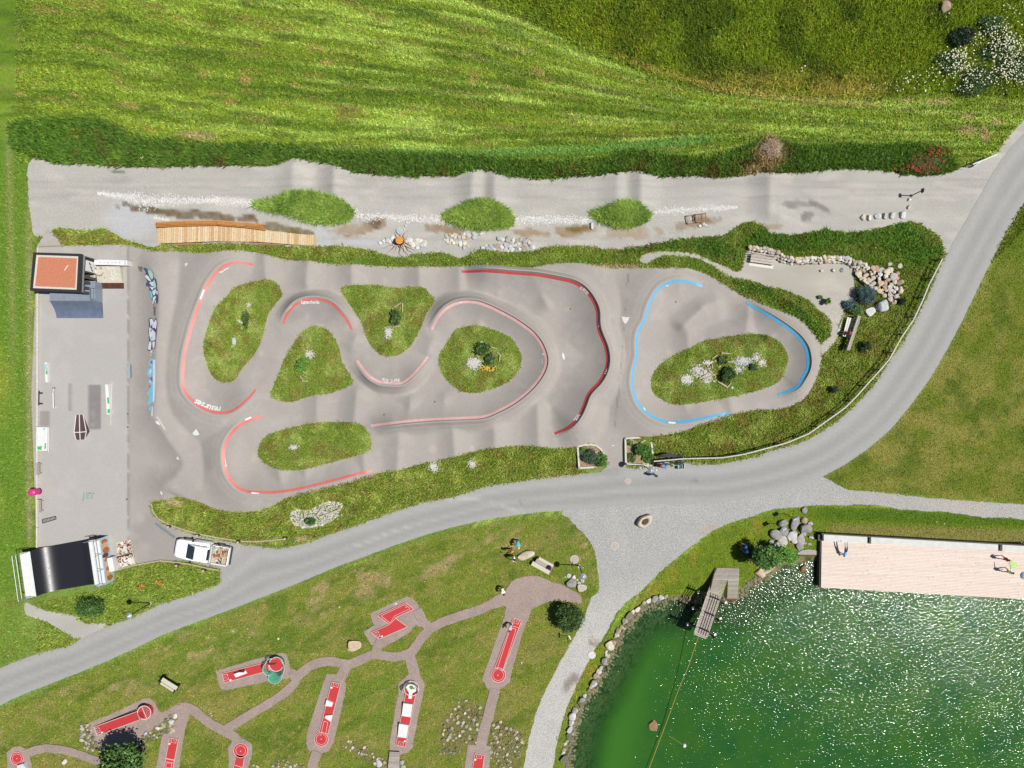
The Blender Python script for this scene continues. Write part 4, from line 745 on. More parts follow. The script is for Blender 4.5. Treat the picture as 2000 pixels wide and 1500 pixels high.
ST_WHITE = mat_ramp('stone_white', [A(246,244,240), A(232,230,226), A(250,246,236), A(206,212,212), A(238,226,206)], .8, 5)
ST_GREY = mat_ramp('stone_grey', [A(196,192,188), A(214,208,200), A(176,172,168), A(196,172,146), A(228,224,220)], .85, 4)
ST_MOSS = mat_ramp('stone_mossy', [A(176,170,146), A(150,146,120), A(196,188,166), A(128,130,104), A(214,208,190), A(160,140,112)], .9, 5)
ST_DIRT = mat_ramp('stone_dirty', [A(150,142,112), A(128,126,92), A(172,162,132), A(110,112,78)], .9, 6)
ST_WET = mat_ramp('stone_submerged', [(.16,.14,.07), (.1,.1,.05), (.2,.13,.06), (.08,.09,.05)], .9, 4)
def variants(m, n=5, sub=2, flat=.75): 
    L = []
    for i in range(n):
        me = rockmesh(hash(m.name) % 97+i*7 if 0 else i*7+len(m.name), sub, flat); me.materials.append(m); L.append(me)
    return L
RV = {k: variants(m) for k, m in dict(cream=ST_CREAM, white=ST_WHITE, grey=ST_GREY, moss=ST_MOSS, wet=ST_WET, dirty=ST_DIRT).items()}
BV = {k: variants(m, 4, 3, .8) for k, m in dict(cream=ST_CREAM, white=ST_WHITE, grey=ST_GREY, moss=ST_MOSS).items()}
def stone(kind, px, py, sz, parent=None, name='stone', z=None, big=False, asp=None, rot=None, sink=.25, hgt=None, world=False):
    """sz: width in px"""
    d = sz*S/.82; asp = asp or random.uniform(.7, 1.15); hgt = hgt or random.uniform(.6, .95)
    x, y = (px, py) if world else X2(px, py); zz = H_(x, y) if z is None else z
    me = random.choice((BV if big else RV)[kind]); sc_ = (d, d*asp, d*hgt*.9)
    return inst(me, name, (x, y, zz+d*hgt*.8*.4*(1-sink)), (random.uniform(-.15,.15), random.uniform(-.15,.15), rot if rot is not None else random.uniform(0, 6.28)), sc_, parent)
def cluster(label, kind, pts, cat='stones', name='stone_group', group=None, **kw):
    c = X2(sum(p[0] for p in pts)/len(pts), sum(p[1] for p in pts)/len(pts)); t = thing(name, label, cat, (c[0], c[1], H_(*c)), group)
    for p in pts: stone(kind if isinstance(kind, str) else random.choice(kind), p[0], p[1], p[2], t, **kw)
    return t
def inpoly(x, y, P):
    c = False; n = len(P)
    for i in range(n):
        x1, y1 = P[i]; x2, y2 = P[(i+1) % n]
        if (y1 > y) != (y2 > y) and x < x1+(y-y1)*(x2-x1)/(y2-y1): c = not c
    return c
def pack(P, r0, r1, n, tries=6000, sep=.82):
    out = []; x0, x1 = min(p[0] for p in P), max(p[0] for p in P); y0, y1 = min(p[1] for p in P), max(p[1] for p in P); k = 0
    while len(out) < n and k < tries:
        k += 1; x, y, r = random.uniform(x0, x1), random.uniform(y0, y1), random.uniform(r0, r1)
        if inpoly(x, y, P) and all((x-a)**2+(y-b)**2 > ((r+c)/2*sep)**2 for a, b, c in out): out.append((x, y, r))
    return out
def along(pts, r0, r1, jit=1, gap=.9):
    P = resample(pts, .5, False); out = []; s = 0; n = len(P)
    while True:
        r = random.uniform(r0, r1); k = int((s+r/2)/.5)
        if k >= n: break
        out.append((P[k][0]+random.uniform(-jit, jit), P[k][1]+random.uniform(-jit, jit), r)); s += r*gap
    return out
def rubble(name, pts, m, label=None, parent=None, cat='stones', hz=0.0):
    """many small stones as one piece: pts of (px, py, size px)"""
    base = [(1,0,0),(-.3,.9,.1),(-.8,-.5,0),(.2,-.9,.1),(.1,.1,.7),(.5,.5,.45),(-.5,.2,.55)]; fc_ = [(0,5,4),(0,4,3),(1,6,4),(1,4,5),(0,1,5),(2,4,6),(1,2,6),(2,3,4)]
    n = len(pts); P = np.array(pts, float); x = (P[:, 0]-1000)*S; y = (750-P[:, 1])*S; z = samp(H, x, y)+hz; r = P[:, 2]*S/2
    th = rng.random(n)*6.283; bs = np.array(base); V = np.zeros((n, 7, 3)); j = 1+.25*rng.normal(0, 1, (n, 7, 3))
    bx = bs[None]*j; c, s = np.cos(th)[:, None], np.sin(th)[:, None]
    V[..., 0] = x[:, None]+r[:, None]*(bx[..., 0]*c-bx[..., 1]*s); V[..., 1] = y[:, None]+r[:, None]*(bx[..., 0]*s+bx[..., 1]*c); V[..., 2] = z[:, None]+r[:, None]*bx[..., 2]*.9-.005
    F = (np.arange(n)[:, None, None]*7+np.array(fc_)[None]).reshape(-1, 3)
    cc = np.repeat(.75+.35*rng.random((n, 1)), 7, 0)*np.array(m)[None]; cc = cc*(1+.06*rng.normal(0, 1, cc.shape))
    o = mk(name, V.reshape(-1, 3), F, MATS['rubble'], parent, col=np.clip(cc, 0, .82), loc=None if parent else (0, 0, 0))
    if parent: o['kind'] = 'stuff'; return o
    return tag(o, label, cat, None, 'stuff')
mat_attr('rubble', [(14, .85, 1.15)], (0, 0), .9, .2)
def strip_pts(pts, w0, dens, r0=1.3, r1=3.2):
    P = resample(pts, 1.0, False); T = np.gradient(P[:, :2], axis=0); T /= np.hypot(T[:, 0], T[:, 1])[:, None]; out = []
    for _ in range(int(len(P)*w0*dens)):
        k = random.randrange(len(P)); o = random.gauss(0, .33)*P[k][2] if P.shape[1] > 2 else random.gauss(0, .33)*w0
        out.append((P[k][0]-T[k][1]*o, P[k][1]+T[k][0]*o, random.uniform(r0, r1)))
    return out
w1 = strip_pts([(190,378,5),(240,383,9),(270,390,24),(300,396,24),(330,391,14),(400,391,11),(460,393,12),(496,398,12)], 16, .62)+strip_pts([(690,410,10),(705,424,14),(740,422,10),(800,426,12),(868,430,16)], 12, .6)+strip_pts([(1003,428,14),(1060,429,14),(1155,431,13)], 14, .62)+strip_pts([(1262,424,14),(1285,414,8),(1330,410,12),(1370,408,9),(1420,406,7),(1440,405,4)], 9, .7)+strip_pts([(300,425,5),(330,430,5)], 6, .8)+strip_pts([(850,470,3),(880,455,3)],3,.2)
rubble('white_gravel', w1, A(252,250,246), 'strips of coarse white stones along the lower edge of the gravel jumps')
pebbles = [(random.uniform(60,1850), random.uniform(330,470), random.uniform(.8,1.8)) for _ in range(2600)]
pebbles = [p for p in pebbles if inpoly(p[0], p[1], GRAVEL)]
rubble('loose_pebbles', pebbles, A(228,222,214), 'loose pale pebbles scattered over the gravel of the bike line')

# ================================================================ SKATE AREA
WHT = mat('white_paint_board', A(252,252,250), .5, var=.06, scale=3); BLK = mat('black_board', A(52,50,50), .6, var=.15); BRN = mat('phenolic_brown', A(104,82,74), .45, var=.12, scale=5)
STEEL = mat('galvanised_steel', A(190,196,202), .35, .6, var=.08); DSTEEL = mat('dark_steel', A(66,68,72), .5, .4); PLY = mat('weathered_ply', A(228,220,200), .8, var=.1, scale=4)
DWOOD = mat('dark_stained_wood', A(84,80,74), .8, var=.25, scale=7); GWOOD = mat_ramp('grey_weathered_wood', [A(204,192,180), A(188,176,166), A(216,204,190), A(196,186,178)], .85, 7, .003)
NWOOD = mat_ramp('fresh_larch', [A(248,222,178), A(240,206,156), A(252,230,190), A(244,214,168), A(230,190,138), A(250,226,182)], .75, 9, .003, .14); OWOOD = mat_ramp('orange_larch', [A(226,150,72), A(214,136,60), A(232,162,88)], .7, 9, .003)
KERB = mat('limewashed_kerb', A(232,226,214), .85, var=.16, scale=5)
t = thing('kerb_wall', 'long low pale kerb along the left edge of the skate area', 'kerb', (*X2(73, 780), 0))
ys = [483, 540, 600, 680, 760, 833, 905, 975, 1030, 1070]
for i in range(len(ys)-1): pprism('kerb_segment', [(71.6-.2*i, ys[i]+.4), (74.6-.2*i, ys[i]+.4), (74.4-.2*i, ys[i+1]-.3), (71.4-.2*i, ys[i+1]-.3)], 0, .28, KERB, t)
t = thing('edge_board', 'thin weathered board along the top edge of the skate area above the hut', 'board', (*X2(100, 480), 0)); pprism('board', [(75,480.5),(125,478.2),(125,479.7),(75,482)], 0, .2, mat('old_board', A(190,175,155), .9), t)
# shelter hut with gravel roof
t = thing('shelter_hut', 'small dark hut with flat orange gravel roof at the top left of the skate area', 'hut', (*W(112, 531, 3), 0)); ZR = 3.0
ro = [(66.5,493.2),(159,496),(155.6,571),(60,567.5)]
def inset(q, d): c = (sum(p[0] for p in q)/4, sum(p[1] for p in q)/4); return [(c[0]+(x-c[0])*(1-d/abs(x-c[0])) , c[1]+(y-c[1])*(1-d/abs(y-c[1]))) for x, y in q]
roof = pprism('roof', ro, ZR-.35, ZR-.06, BLK, t, at=ZR)
for a_, b_ in ((0,1),(1,2),(2,3),(3,0)):
    i4 = inset(ro, 4.6); pprism('parapet', [ro[a_], ro[b_], i4[b_], i4[a_]], ZR-.06, ZR+.12, BLK, roof, at=ZR)
i4 = inset(ro, 4.8); i9 = inset(ro, 8.6)
for a_, b_ in ((0,1),(1,2),(2,3),(3,0)): pprism('pale_gravel_border', [i4[a_], i4[b_], i9[b_], i9[a_]], ZR-.06, ZR+.02, mat('pale_roof_gravel', A(232,226,212), .9, var=.3, scale=25), roof, at=ZR)
m, n, l, p = newmat('orange_roof_gravel'); tt, mr = speck(n, l, 22, .75, 1.2); t3, mr3 = speck(n, l, 5, 0, 1, 6, rough=.9)
mxr = n.new('ShaderNodeMixRGB'); mt = n.new('ShaderNodeMath'); mt.operation = 'GREATER_THAN'; mt.inputs[1].default_value = .66; l.new(mr3.outputs[0], mt.inputs[0]); mt2 = n.new('ShaderNodeMath'); mt2.operation = 'MULTIPLY'; mt2.inputs[1].default_value = .6; l.new(mt.outputs[0], mt2.inputs[0]); l.new(mt2.outputs[0], mxr.inputs[0])
mxr.inputs[1].default_value = (*A(226,142,108), 1); mxr.inputs[2].default_value = (*A(140,118,58), 1); l.new(mul(n, l, mxr.outputs[0], mr.outputs[0]), p.inputs['Base Color']); p.inputs['Roughness'].default_value = .95; bumpit(n, l, p, tt, .8, .03)
pprism('gravel_bed', i9, ZR-.06, ZR+.0, m, roof, at=ZR)
B().beam(W(126,528,ZR+.04), W(133,518,ZR+.04), .07, .04).out('loose_batten', WHT, roof)
rc = [W(*q, ZR) for q in ro]  # real corner positions
def lerp(a_, b_, t_): return a_+(b_-a_)*t_
NE_, SE_ = rc[1], rc[2]
B().beam((rc[0].x+.15, rc[0].y-.15, 1.3), (rc[3].x+.15, rc[3].y+.15, 1.3), .08, 2.5).out('wall', DWOOD, t); B().beam((rc[0].x+.2, rc[0].y-.15, 1.3), (rc[1].x-.2, rc[1].y-.15, 1.3), .08, 2.5).out('wall', DWOOD, t)
B().beam((rc[3].x+.3, rc[3].y+.2, 1.3), (lerp(rc[3], rc[2], .55).x, rc[3].y+.2, 1.3), .08, 2.5).out('wall', DWOOD, t)
for i, f in enumerate((.04, .10, .42, .56, .70, .84, .97)):
    q = lerp(NE_, SE_, f); B().box((q.x-.12, q.y, 1.32), (.12, .26 if i > 2 else .14, 2.64)).out('post', DWOOD, t)
q0, q1 = lerp(NE_, SE_, .12), lerp(NE_, SE_, .40); B().beam((q0.x-.05, q0.y, 1.35), (q1.x-.05, q1.y, 1.35), .05, 1.6).out('panel', WHT, t)
q0, q1 = lerp(NE_, SE_, .02), lerp(NE_, SE_, .98); B().beam((q0.x-.02, q0.y, 2.55), (q1.x-.02, q1.y, 2.55), .06, .26).out('fascia', mat('zinc', A(176,180,184), .5, .3), t)
B().beam((q0.x-.9, q0.y, .45), (q1.x-.9, q1.y, .45), .5, .06).out('bench_seat', DWOOD, t); B().beam((q0.x-.02, q0.y, .25), (q1.x-.02, q1.y, .25), .05, .5).out('sill_board', DWOOD, t)
# graffiti strokes on the hut panel
for a0, b0, z0_ in ((.17,.22,1.7),(.26,.30,1.5),(.33,.37,1.3)): u0_, u1_ = lerp(NE_, SE_, a0), lerp(NE_, SE_, b0); B().beam((u0_.x-.018, u0_.y, z0_), (u1_.x-.018, u1_.y, z0_-.3), .012, .12).out('spray_stroke', DK, t)
# blue steel quarter pipe
BST = mat('blue_grey_steel', A(126,140,164), .45, .15, var=.14, scale=1.6); BST2 = mat('pale_blue_steel', A(166,178,194), .4, .2, var=.1, scale=3)
t = thing('quarter_pipe', 'blue grey steel quarter pipe below the orange roofed hut', 'ramp', (*X2(142, 600), 0)); hq = 1.25
xl, xr = W(97, 575, hq).x, W(186, 575, hq).x; yt, yl = W(0, 560, hq).y, W(0, 588, hq).y; yb = X2(0, 623)[1]
B().prism([(xl, yl), (xr, yl), (xr, yt+.5), (xl, yt+.5)], 0, hq).out('platform', BST2, t)
b = B(); N_ = 10; R_ = yl-yb
prof = [(yl-R_*math.sin(k/N_*math.radians(62))/math.sin(math.radians(62)), hq-hq*(math.sin(k/N_*math.pi/2)**.9)) for k in range(N_+1)]
prof = [(yl-R_*(k/N_), hq*(1-k/N_)**1.9+.012) for k in range(N_+1)]
V = []; 
for y, z in prof: V += [(xl-(hq-z)*.10, y, z), (xr+(hq-z)*.06, y, z)]
for y, z in prof: V += [(xl-(hq-z)*.10, y, 0), (xr+(hq-z)*.06, y, 0)]
F = [(2*k+1, 2*k, 2*k+2, 2*k+3) for k in range(N_)]+[(2*k, 2*k+2, 2*N_+4+2*k, 2*N_+2+2*k) for k in range(N_)]+[(2*k+3, 2*k+1, 2*N_+3+2*k, 2*N_+5+2*k) for k in range(N_)]
mk('riding_surface', V, [q[::-1] for q in F], BST, t, False)
B().tube([(xl, yl+.0, hq+.03), (xr, yl, hq+.03)], .035).out('coping', STEEL, t)
for k in range(3): B().box((xl+(xr-xl)*(.31+.33*k), (yl+yb)/2+.3, .0), (.02, .02, .02)).out('screw_row', STEEL, t)
for x_ in (xr+.05,): 
    b = B(); b.tube([(x_, yl-.6, .75), (x_, yl+.1, 2.2), (x_, yl+1.2, 2.2), (x_, yl+1.2, 1.2)], .03).tube([(x_, yl+.1, 1.2), (x_, yl+.1, 2.2)], .03).tube([(x_, yl+.1, 1.7), (x_, yl+1.2, 1.7)], .02); b.out('railing', STEEL, t)
# white bank with face
t = thing('bank_ramp', 'cream sloped bank with a sprayed face, white top box and brown foot plate', 'ramp', (*X2(214, 540), 0)); h = .8
xa, xb = X2(188, 0)[0], X2(242, 0)[0]; ya, yb_, yc = W(0,520,h).y, X2(0,553)[1], X2(0,564)[1]
def wedge(name, x0, x1, y0, z0, y1, z1, m, th=.06):
    V = [(x0,y0,z0),(x1,y0,z0),(x1,y1,z1),(x0,y1,z1),(x0,y0,max(0,z0-th) if th<9 else 0),(x1,y0,max(0,z0-th) if th<9 else 0),(x1,y1,max(0,z1-th) if th<9 else 0),(x0,y1,max(0,z1-th) if th<9 else 0)]
    return mk(name, V, [(3,2,1,0),(4,5,6,7),(0,1,5,4),(1,2,6,5),(2,3,7,6),(3,0,4,7)], m, t)
zm = h*(yb_-yc)/(ya-yc)
wedge('sloping_board', xa, xb, ya, h, yb_, zm, PLY, 99); wedge('foot_plate', xa+.02, xb+.02, yb_-.01, zm-.01, yc, .02, mat('rusty_steel', A(112,72,56), .5, .3, var=.25, scale=2), 99)
pprism('top_box', [(184,507),(248,508.5),(248.5,518.5),(184,517)], 0, h+.14, WHT, t)
pprism('end_cap', [(243.5,508.8),(245,508.8),(245,518.2),(243.5,518.2)], h+.14, h+.145, mat('spray_grey', A(190,185,190), .6), t)
zf = lambda y: zm+(h-zm)*(y-yb_)/(ya-yb_)
def stroke(pts, w_, m_, nm='spray_stroke'):
    b = B(); P = [(*X2(*q), 0) for q in pts]; P = [(x, y, zf(y)+.012) for x, y, _ in P]
    for i in range(len(P)-1): b.beam(P[i], P[i+1], w_, .01)
    return b.out(nm, m_, t)
for pts in ([(193,524),(197.5,529)],[(197.5,524),(193,529)],[(203,524),(207.5,528.5)],[(207.5,524),(203,528.5)],[(192,536),(195,539),(200,540),(205,538.5),(208.5,534)],[(196,538),(196,541)],[(200,538),(200,542)],[(204,537),(204,541)],[(208,542),(210,544)]): stroke(pts, .035, DK)
for pts in ([(217,523),(222,528),(226,525),(232,526)],[(225,528),(223,538),(228,545)],[(230,530),(232,540)],[(219,544),(225,547),(236,544)]): stroke(pts, .06, WHT)
for x_ in range(6): pprism('spray_stroke', [(194+x_*7.5,512),(197+x_*7.5,511),(197.5+x_*7.5,514),(195+x_*7.5,514)], h+.14, h+.148, mat('spray_pale_violet', A(216,210,232), .6), t)
# small boxes, rails
def slimbox(name, label, cat, q, z, m, cols=(), **kw):
    c = X2(sum(p[0] for p in q)/4, sum(p[1] for p in q)/4); t = thing(name, label, cat, (*c, 0)); pprism('body', q, 0, z, m, t)
    for (m_, qq) in cols: pprism('painted_patch', qq, z, z+.008, m_, t, at=z)
    return t
slimbox('grind_ledge', 'narrow white ledge with blue and green paint near the left kerb', 'ledge', [(87,707.5),(91.7,707.5),(93.2,746.5),(88.6,746.5)], .3, WHT, [(mat('spray_pale_blue', A(176,222,238), .6), [(87.4,711),(91.6,711),(92.3,723),(88,723)]), (GRN, [(89,724),(92.5,723.5),(92.8,731),(89.4,731)])])
slimbox('grind_ledge', 'narrow white ledge with a green sprayed swirl beside the dark asphalt patch', 'ledge', [(205,750.7),(211,750.7),(215.3,809.5),(208.4,809.5)], .35, WHT, [(GRN, [(209,777),(212.5,776),(213.5,788),(210,789)]), (GRN, [(209.5,800),(214.5,798),(215,807),(210,807)])])
slimbox('steel_plate', 'pale grey blue steel plate bridging the joint between the two asphalt areas', 'plate', [(246,710.5),(253.6,710.2),(254.6,739),(247.4,739.3)], .1, mat('pale_galv', A(184,200,202), .45, .2), [(STEEL, [(254,712),(257,712),(258,738),(255,738)])])
slimbox('grind_strip', 'long thin pale strip lying right of the green swirled ledge', 'strip', [(217.6,746),(219.6,746),(217,831),(215.2,831)], .05, mat('worn_strip', A(222,214,206), .8, var=.25, scale=9))
t = slimbox('kicker_box', 'big white ramp box with green spray against the left kerb', 'ramp', [(71.5,834),(93,834.6),(91.6,880.6),(70.5,880)], .35, WHT, [(GRN, [(73,872),(82,871),(81,879),(73,878)]), (GRN, [(87,866),(90,865),(90,876),(87,877)]), (mat('spray_pale_blue', None), [(85,836),(88,836),(88,840),(84,840)])])
b = B(); b.tube([W(95.4,835,.4), W(96,860,.4), W(95.3,883,.4)], .035)
for y in (836, 857, 881): b.tube([W(95.4,y,.4), W(95.4,y,0)], .03)
b.out('rail', WHT, t)
t = thing('grind_rail', 'low black rail with two feet against the left kerb', 'rail', (*X2(76, 778), 0)); B().tube([W(75.8,763,.35), W(75.2,792,.35)], .045).out('bar', BLK, t)
for y in (767.5, 788): B().beam(W(76,y,.03), W(83.5,y+.3,.03), .16, .05).out('foot', DSTEEL, t)
for y in (767.5, 788): B().tube([W(76,y,0), W(75.7,y,.35)], .03).out('post', DSTEEL, t)
t = thing('grind_rail', 'white kinked rail standing free in front of the black one', 'rail', (*X2(104, 778), 0)); B().tube([W(105,758,.05), W(103.6,768,.45), W(104.4,797.5,.45)], .05).out('bar', WHT, t)
for a_, m_ in (((105.5,758), DSTEEL), ((108,796), mat('spray_mint', None))): B().beam(W(a_[0]-2.5,a_[1],.02), W(a_[0]+2.5,a_[1],.02), .14, .04).out('foot', m_, t)
B().tube([W(104.4,796,.45), W(107,796,0)], .03).out('post', DSTEEL, t); B().tube([W(103.7,769,.45), W(105,766,0)], .03).out('post', DSTEEL, t)
# coffin shaped funbox
t = thing('funbox', 'dark brown coffin shaped funbox with white edges in the middle of the skate flat', 'ramp', (*X2(157, 840), 0)); zt = .42
T_ = [W(148.7,810,.02), W(155.2,810,.02), W(162.7,810,.02)]; M_ = [W(144.9,844.6,zt), W(156,844.2,zt), W(168.8,843,zt)]; U_ = [W(148.7,859,.02), W(157,859,.02), W(166,858,.02)]
V = [tuple(v) for v in T_+M_+U_]; b = B(); b.add(V, [(0,3,4,1),(1,4,5,2),(3,6,7,4),(4,7,8,5)]); b.add([V[0],V[3],V[6],(V[3][0],V[3][1],0),V[2],V[5],V[8],(V[5][0]+.1,V[5][1],0)], [(0,3,1),(1,3,2),(4,5,7),(5,6,7)]); b.out('deck', BRN, t)
for a_, c_ in ((T_[0],M_[0]),(T_[1],M_[1]),(T_[2],M_[2]),(M_[0],U_[0]),(M_[1],U_[1]),(M_[2],U_[2]),(M_[0],M_[1]),(M_[1],M_[2])): B().beam(a_+Vector((0,0,.02)), c_+Vector((0,0,.02)), .075, .03).out('edge_strip', WHT, t)
# halfpipe
t = thing('half_pipe', 'shiny black half pipe with white decks and steel railings at the lower left', 'half pipe', (*W(120, 1110, 0),)); zh = 1.55
a0, a1, b0, b1 = W(58,1077,zh), W(70.6,1165,zh), W(173,1056,zh), W(186,1145.5,zh)
m, n, l, p = newmat('black_riding_sheet'); p.inputs['Base Color'].default_value = (.012,.012,.016,1); p.inputs['Roughness'].default_value = .38; tt, mr = speck(n, l, 7, .34, .44); l.new(mr.outputs[0], p.inputs['Roughness']); HPM = m
NS = 28; V = []; fl = .30
for k in range(NS+1):
    s_ = k/NS
    if s_ < fl: z = zh*(1-math.sin(math.acos(max(0, 1-s_/fl)) ))if 0 else zh-math.sqrt(max(0, 1-(1-s_/fl)**2))*(zh-.12)
    elif s_ > 1-fl: z = zh-math.sqrt(max(0, 1-(1-(1-s_)/fl)**2))*(zh-.12)
    else: z = .12
    for e_ in ((a0, b0), (a1, b1)):
        q = lerp(e_[0], e_[1], s_); V.append((q.x, q.y, z))
b = B(); b.add(V, [(2*k, 2*k+1, 2*k+3, 2*k+2) for k in range(NS)]); mk('riding_surface', b.v, b.f, HPM, t, True)
V2 = [(x, y, z-.03) for x, y, z in V]; nn = len(V2)
for side in (0, 1):
    vv = [V2[2*k+side] for k in range(NS+1)]+[(V2[2*k+side][0], V2[2*k+side][1], 0) for k in range(NS+1)]
    mk('side_panel', vv, [(k, k+1, NS+2+k, NS+1+k) for k in range(NS)], mat('side_ply', A(176,120,88), .8, var=.2), t)
u_ = (b0-a0).normalized(); v_ = (a1-a0).normalized()
for (p0, p1, s_, nm) in ((a0, a1, -1, 'left'), (b0, b1, 1, 'right')):
    q0, q1 = p0+u_*s_*1.0, p1+u_*s_*1.0
    B().prism([(p0.x,p0.y),(p1.x,p1.y),(q1.x,q1.y),(q0.x,q0.y)], zh-.12, zh).out('deck', WHT, t)
    B().tube([p0+Vector((0,0,.02)), p1+Vector((0,0,.02))], .03).out('coping', STEEL, t)
    for f in (0.02, .33, .66, .98):
        c = lerp(q0, q1, f); c2 = lerp(p0, p1, f)+u_*s_*.15; B().tube([(c.x,c.y,0),(c.x,c.y,zh+1.05)], .028).out('post', STEEL, t)
    for z_ in (.55, 1.05): B().tube([(q0.x,q0.y,zh+z_),(q1.x,q1.y,zh+z_)], .026).out('rail', STEEL, t)
    for pA, qA in ((p0, q0), (p1, q1)):
        b = B(); e2 = pA+u_*s_*.1
        b.tube([(qA.x,qA.y,zh+1.05),(e2.x,e2.y,zh+1.05),(e2.x,e2.y,zh)], .024).tube([(qA.x,qA.y,zh+.55),(e2.x,e2.y,zh+.55)], .02); b.out('end_rail', STEEL, t)
q0, q1 = b0+u_*1.03, b1+u_*1.03
bp_ = B().beam((q0.x,q0.y,zh/2), (q1.x,q1.y,zh/2), .04, zh).out('back_panel', mat('spray_pale_sky', A(205,228,240), .6), t)
for k in range(9):
    f0 = .06+k*.1; c = lerp(q0, q1, f0+.03)+u_*.035; b = B(); m_ = (OR, ORL, OR, BR, OR, ORL, OR, ORL, OR)[k]; rr = random.uniform(.2, .34); zc = zh*.55+random.uniform(-.15,.15)
    for j in range(7): pass
    pts_ = [(c+v_*(rr*math.cos(a_)*random.uniform(.8,1.2))+Vector((0,0,zc+.6*math.sin(a_)*random.uniform(.7,1.1)))-Vector((0,0,c.z)))for a_ in [6.283*j/9 for j in range(9)]]
    b.add([q+u_*(.002*k) for q in pts_], [tuple(range(9))[::-1]]); b.out('graffiti', m_, t)
pw = lerp(b0, b1, .62)+u_*1.35; B().box((pw.x, pw.y, .42), (.5, 1.35, .82), rz=math.atan2(u_.y, u_.x)).out('access_step', WHT, t)
# curved wooden jump box
t = thing('jump_box', 'pair of curved brown and white sprayed jump ramps right of the half pipe', 'ramp', (*X2(245, 1083), 0))
def curved(q0, q1, q2, q3, z0, z1, m_, up):
    V = []; n_ = 8
    for k in range(n_+1):
        f = k/n_; z = z0+(z1-z0)*(f**1.7 if up else 1-(1-f)**1.7); P0 = W(*lerp2(q0, q3, f), z); P1 = W(*lerp2(q1, q2, f), z); V += [tuple(P0), tuple(P1)]
    for k in range(2*(n_+1)): V.append((V[k][0], V[k][1], 0))
    o_ = 2*(n_+1); F = [(2*k, 2*k+1, 2*k+3, 2*k+2) for k in range(n_)]+[(2*k, 2*k+2, o_+2*k+2, o_+2*k) for k in range(n_)]+[(2*k+3, 2*k+1, o_+2*k+1, o_+2*k+3) for k in range(n_)]+[(2*n_, 2*n_+1, o_+2*n_+1, o_+2*n_)]
    mk('riding_surface', V, [f_[::-1] for f_ in F], m_, t)
def lerp2(a_, b_, f): return (a_[0]+(b_[0]-a_[0])*f, a_[1]+(b_[1]-a_[1])*f)
m, n, l, p = newmat('sprayed_plywood'); tt = n.new('ShaderNodeTexNoise'); tt.inputs['Scale'].default_value = 2.6; tt.inputs['Detail'].default_value = 3; tt.inputs['Distortion'].default_value = 1.6; tc = n.new('ShaderNodeTexCoord'); l.new(tc.outputs['Object'], tt.inputs[0])
cr = n.new('ShaderNodeValToRGB'); cr.color_ramp.elements[0].color = (*A(112,62,54), 1); cr.color_ramp.elements[0].position = .42; cr.color_ramp.elements[1].color = (*A(250,244,232), 1); cr.color_ramp.elements[1].position = .52; e3 = cr.color_ramp.elements.new(.47); e3.color = (*A(214,164,120), 1)
l.new(tt.outputs['Fac'], cr.inputs[0]); l.new(cr.outputs[0], p.inputs['Base Color']); p.inputs['Roughness'].default_value = .6
curved((228,1061),(254.5,1054),(256,1079),(228.5,1086), .03, .5, m, True); curved((238.5,1111),(266,1105),(256,1083),(226.5,1090), .03, .55, m, True)
c = W(245,1093,.42); b = B(); b.lathe((c.x, c.y, c.z), [(.32,.07),(.40,.07)], 18); b.out('painted_ring', WHT, t)
B().beam(W(257,1069,.3), W(262,1090,.3), .05, .05).out('brace', mat('pale_wood', A(226,216,196), .8), t); B().beam(W(262,1090,.3), W(256,1084,.5), .05, .05).out('brace', mat('pale_wood', None), t)
# benches, bin, grate and pipe by the kerb
def bench_simple(label, q, z=.45, slats=3, m_=GWOOD, group=None):
    c = X2(sum(p[0] for p in q)/4, sum(p[1] for p in q)/4); t = thing('bench', label, 'bench', (*c, 0), group)
    for k in range(slats):
        f0, f1 = (k+.08)/slats, (k+.92)/slats
        pprism('slat', [lerp2(q[0], q[1], f0), lerp2(q[0], q[1], f1), lerp2(q[3], q[2], f1), lerp2(q[3], q[2], f0)], z-.06, z, m_, t)
    for f in (.12, .88):
        a_, b_ = W(*lerp2(q[0], q[3], f), z), W(*lerp2(q[1], q[2], f), z); B().beam((a_.x,a_.y,(z-.07)/2), (b_.x,b_.y,(z-.07)/2), .1, z-.07).out('leg', mat('concrete', None), t)
    return t
bench_simple('pale slatted bench on the left kerb above the pink bin', [(70.5,904),(77.2,904),(77.2,927.5),(70.5,928)])
bench_simple('pale slatted bench on the left kerb below the pink bin', [(73.5,976),(80.3,976),(80.6,1001),(74,1001)])
t = thing('litter_bin', 'bright pink round litter bin on the left kerb', 'bin', (*W(75, 959, 0),)); c = W(75,959,0); PINK = mat('pink_enamel', A(248,60,150), .4)
B().lathe(c, [(.28,0),(.33,.25),(.34,.8),(.30,.95)], 20).out('body', PINK, t); B().lathe((c.x,c.y,.95), [(.34,0),(.34,.06),(.2,.16),(.001,.2)], 20).out('lid', PINK, t); B().cyl(c, .37, .0, .04, 20).out('foot', BLK, t)
t = thing('metal_grate', 'tilted grey metal grate lying on the asphalt near the half pipe', 'grate', (*X2(96,1016),0)); q = [(83,1014.5),(108.5,1008.5),(109.5,1014),(83.5,1022)]
for a_, b_ in ((0,1),(1,2),(2,3),(3,0)): B().beam(W(*q[a_],.06), W(*q[b_],.06), .06, .05).out('frame', DSTEEL, t)
for k in range(1, 10): B().beam(W(*lerp2(q[0], q[1], k/10),.05), W(*lerp2(q[3], q[2], k/10),.05), .035, .03).out('bar', DSTEEL, t)
t = thing('steel_channel', 'long grey steel channel lying in front of the white pickup', 'beam', (*X2(322,1036),0)); B().beam(W(304,1022.5,.06), W(341,1050,.06), .2, .06).out('web', mat('grey_channel', A(150,160,170), .5, .3), t)
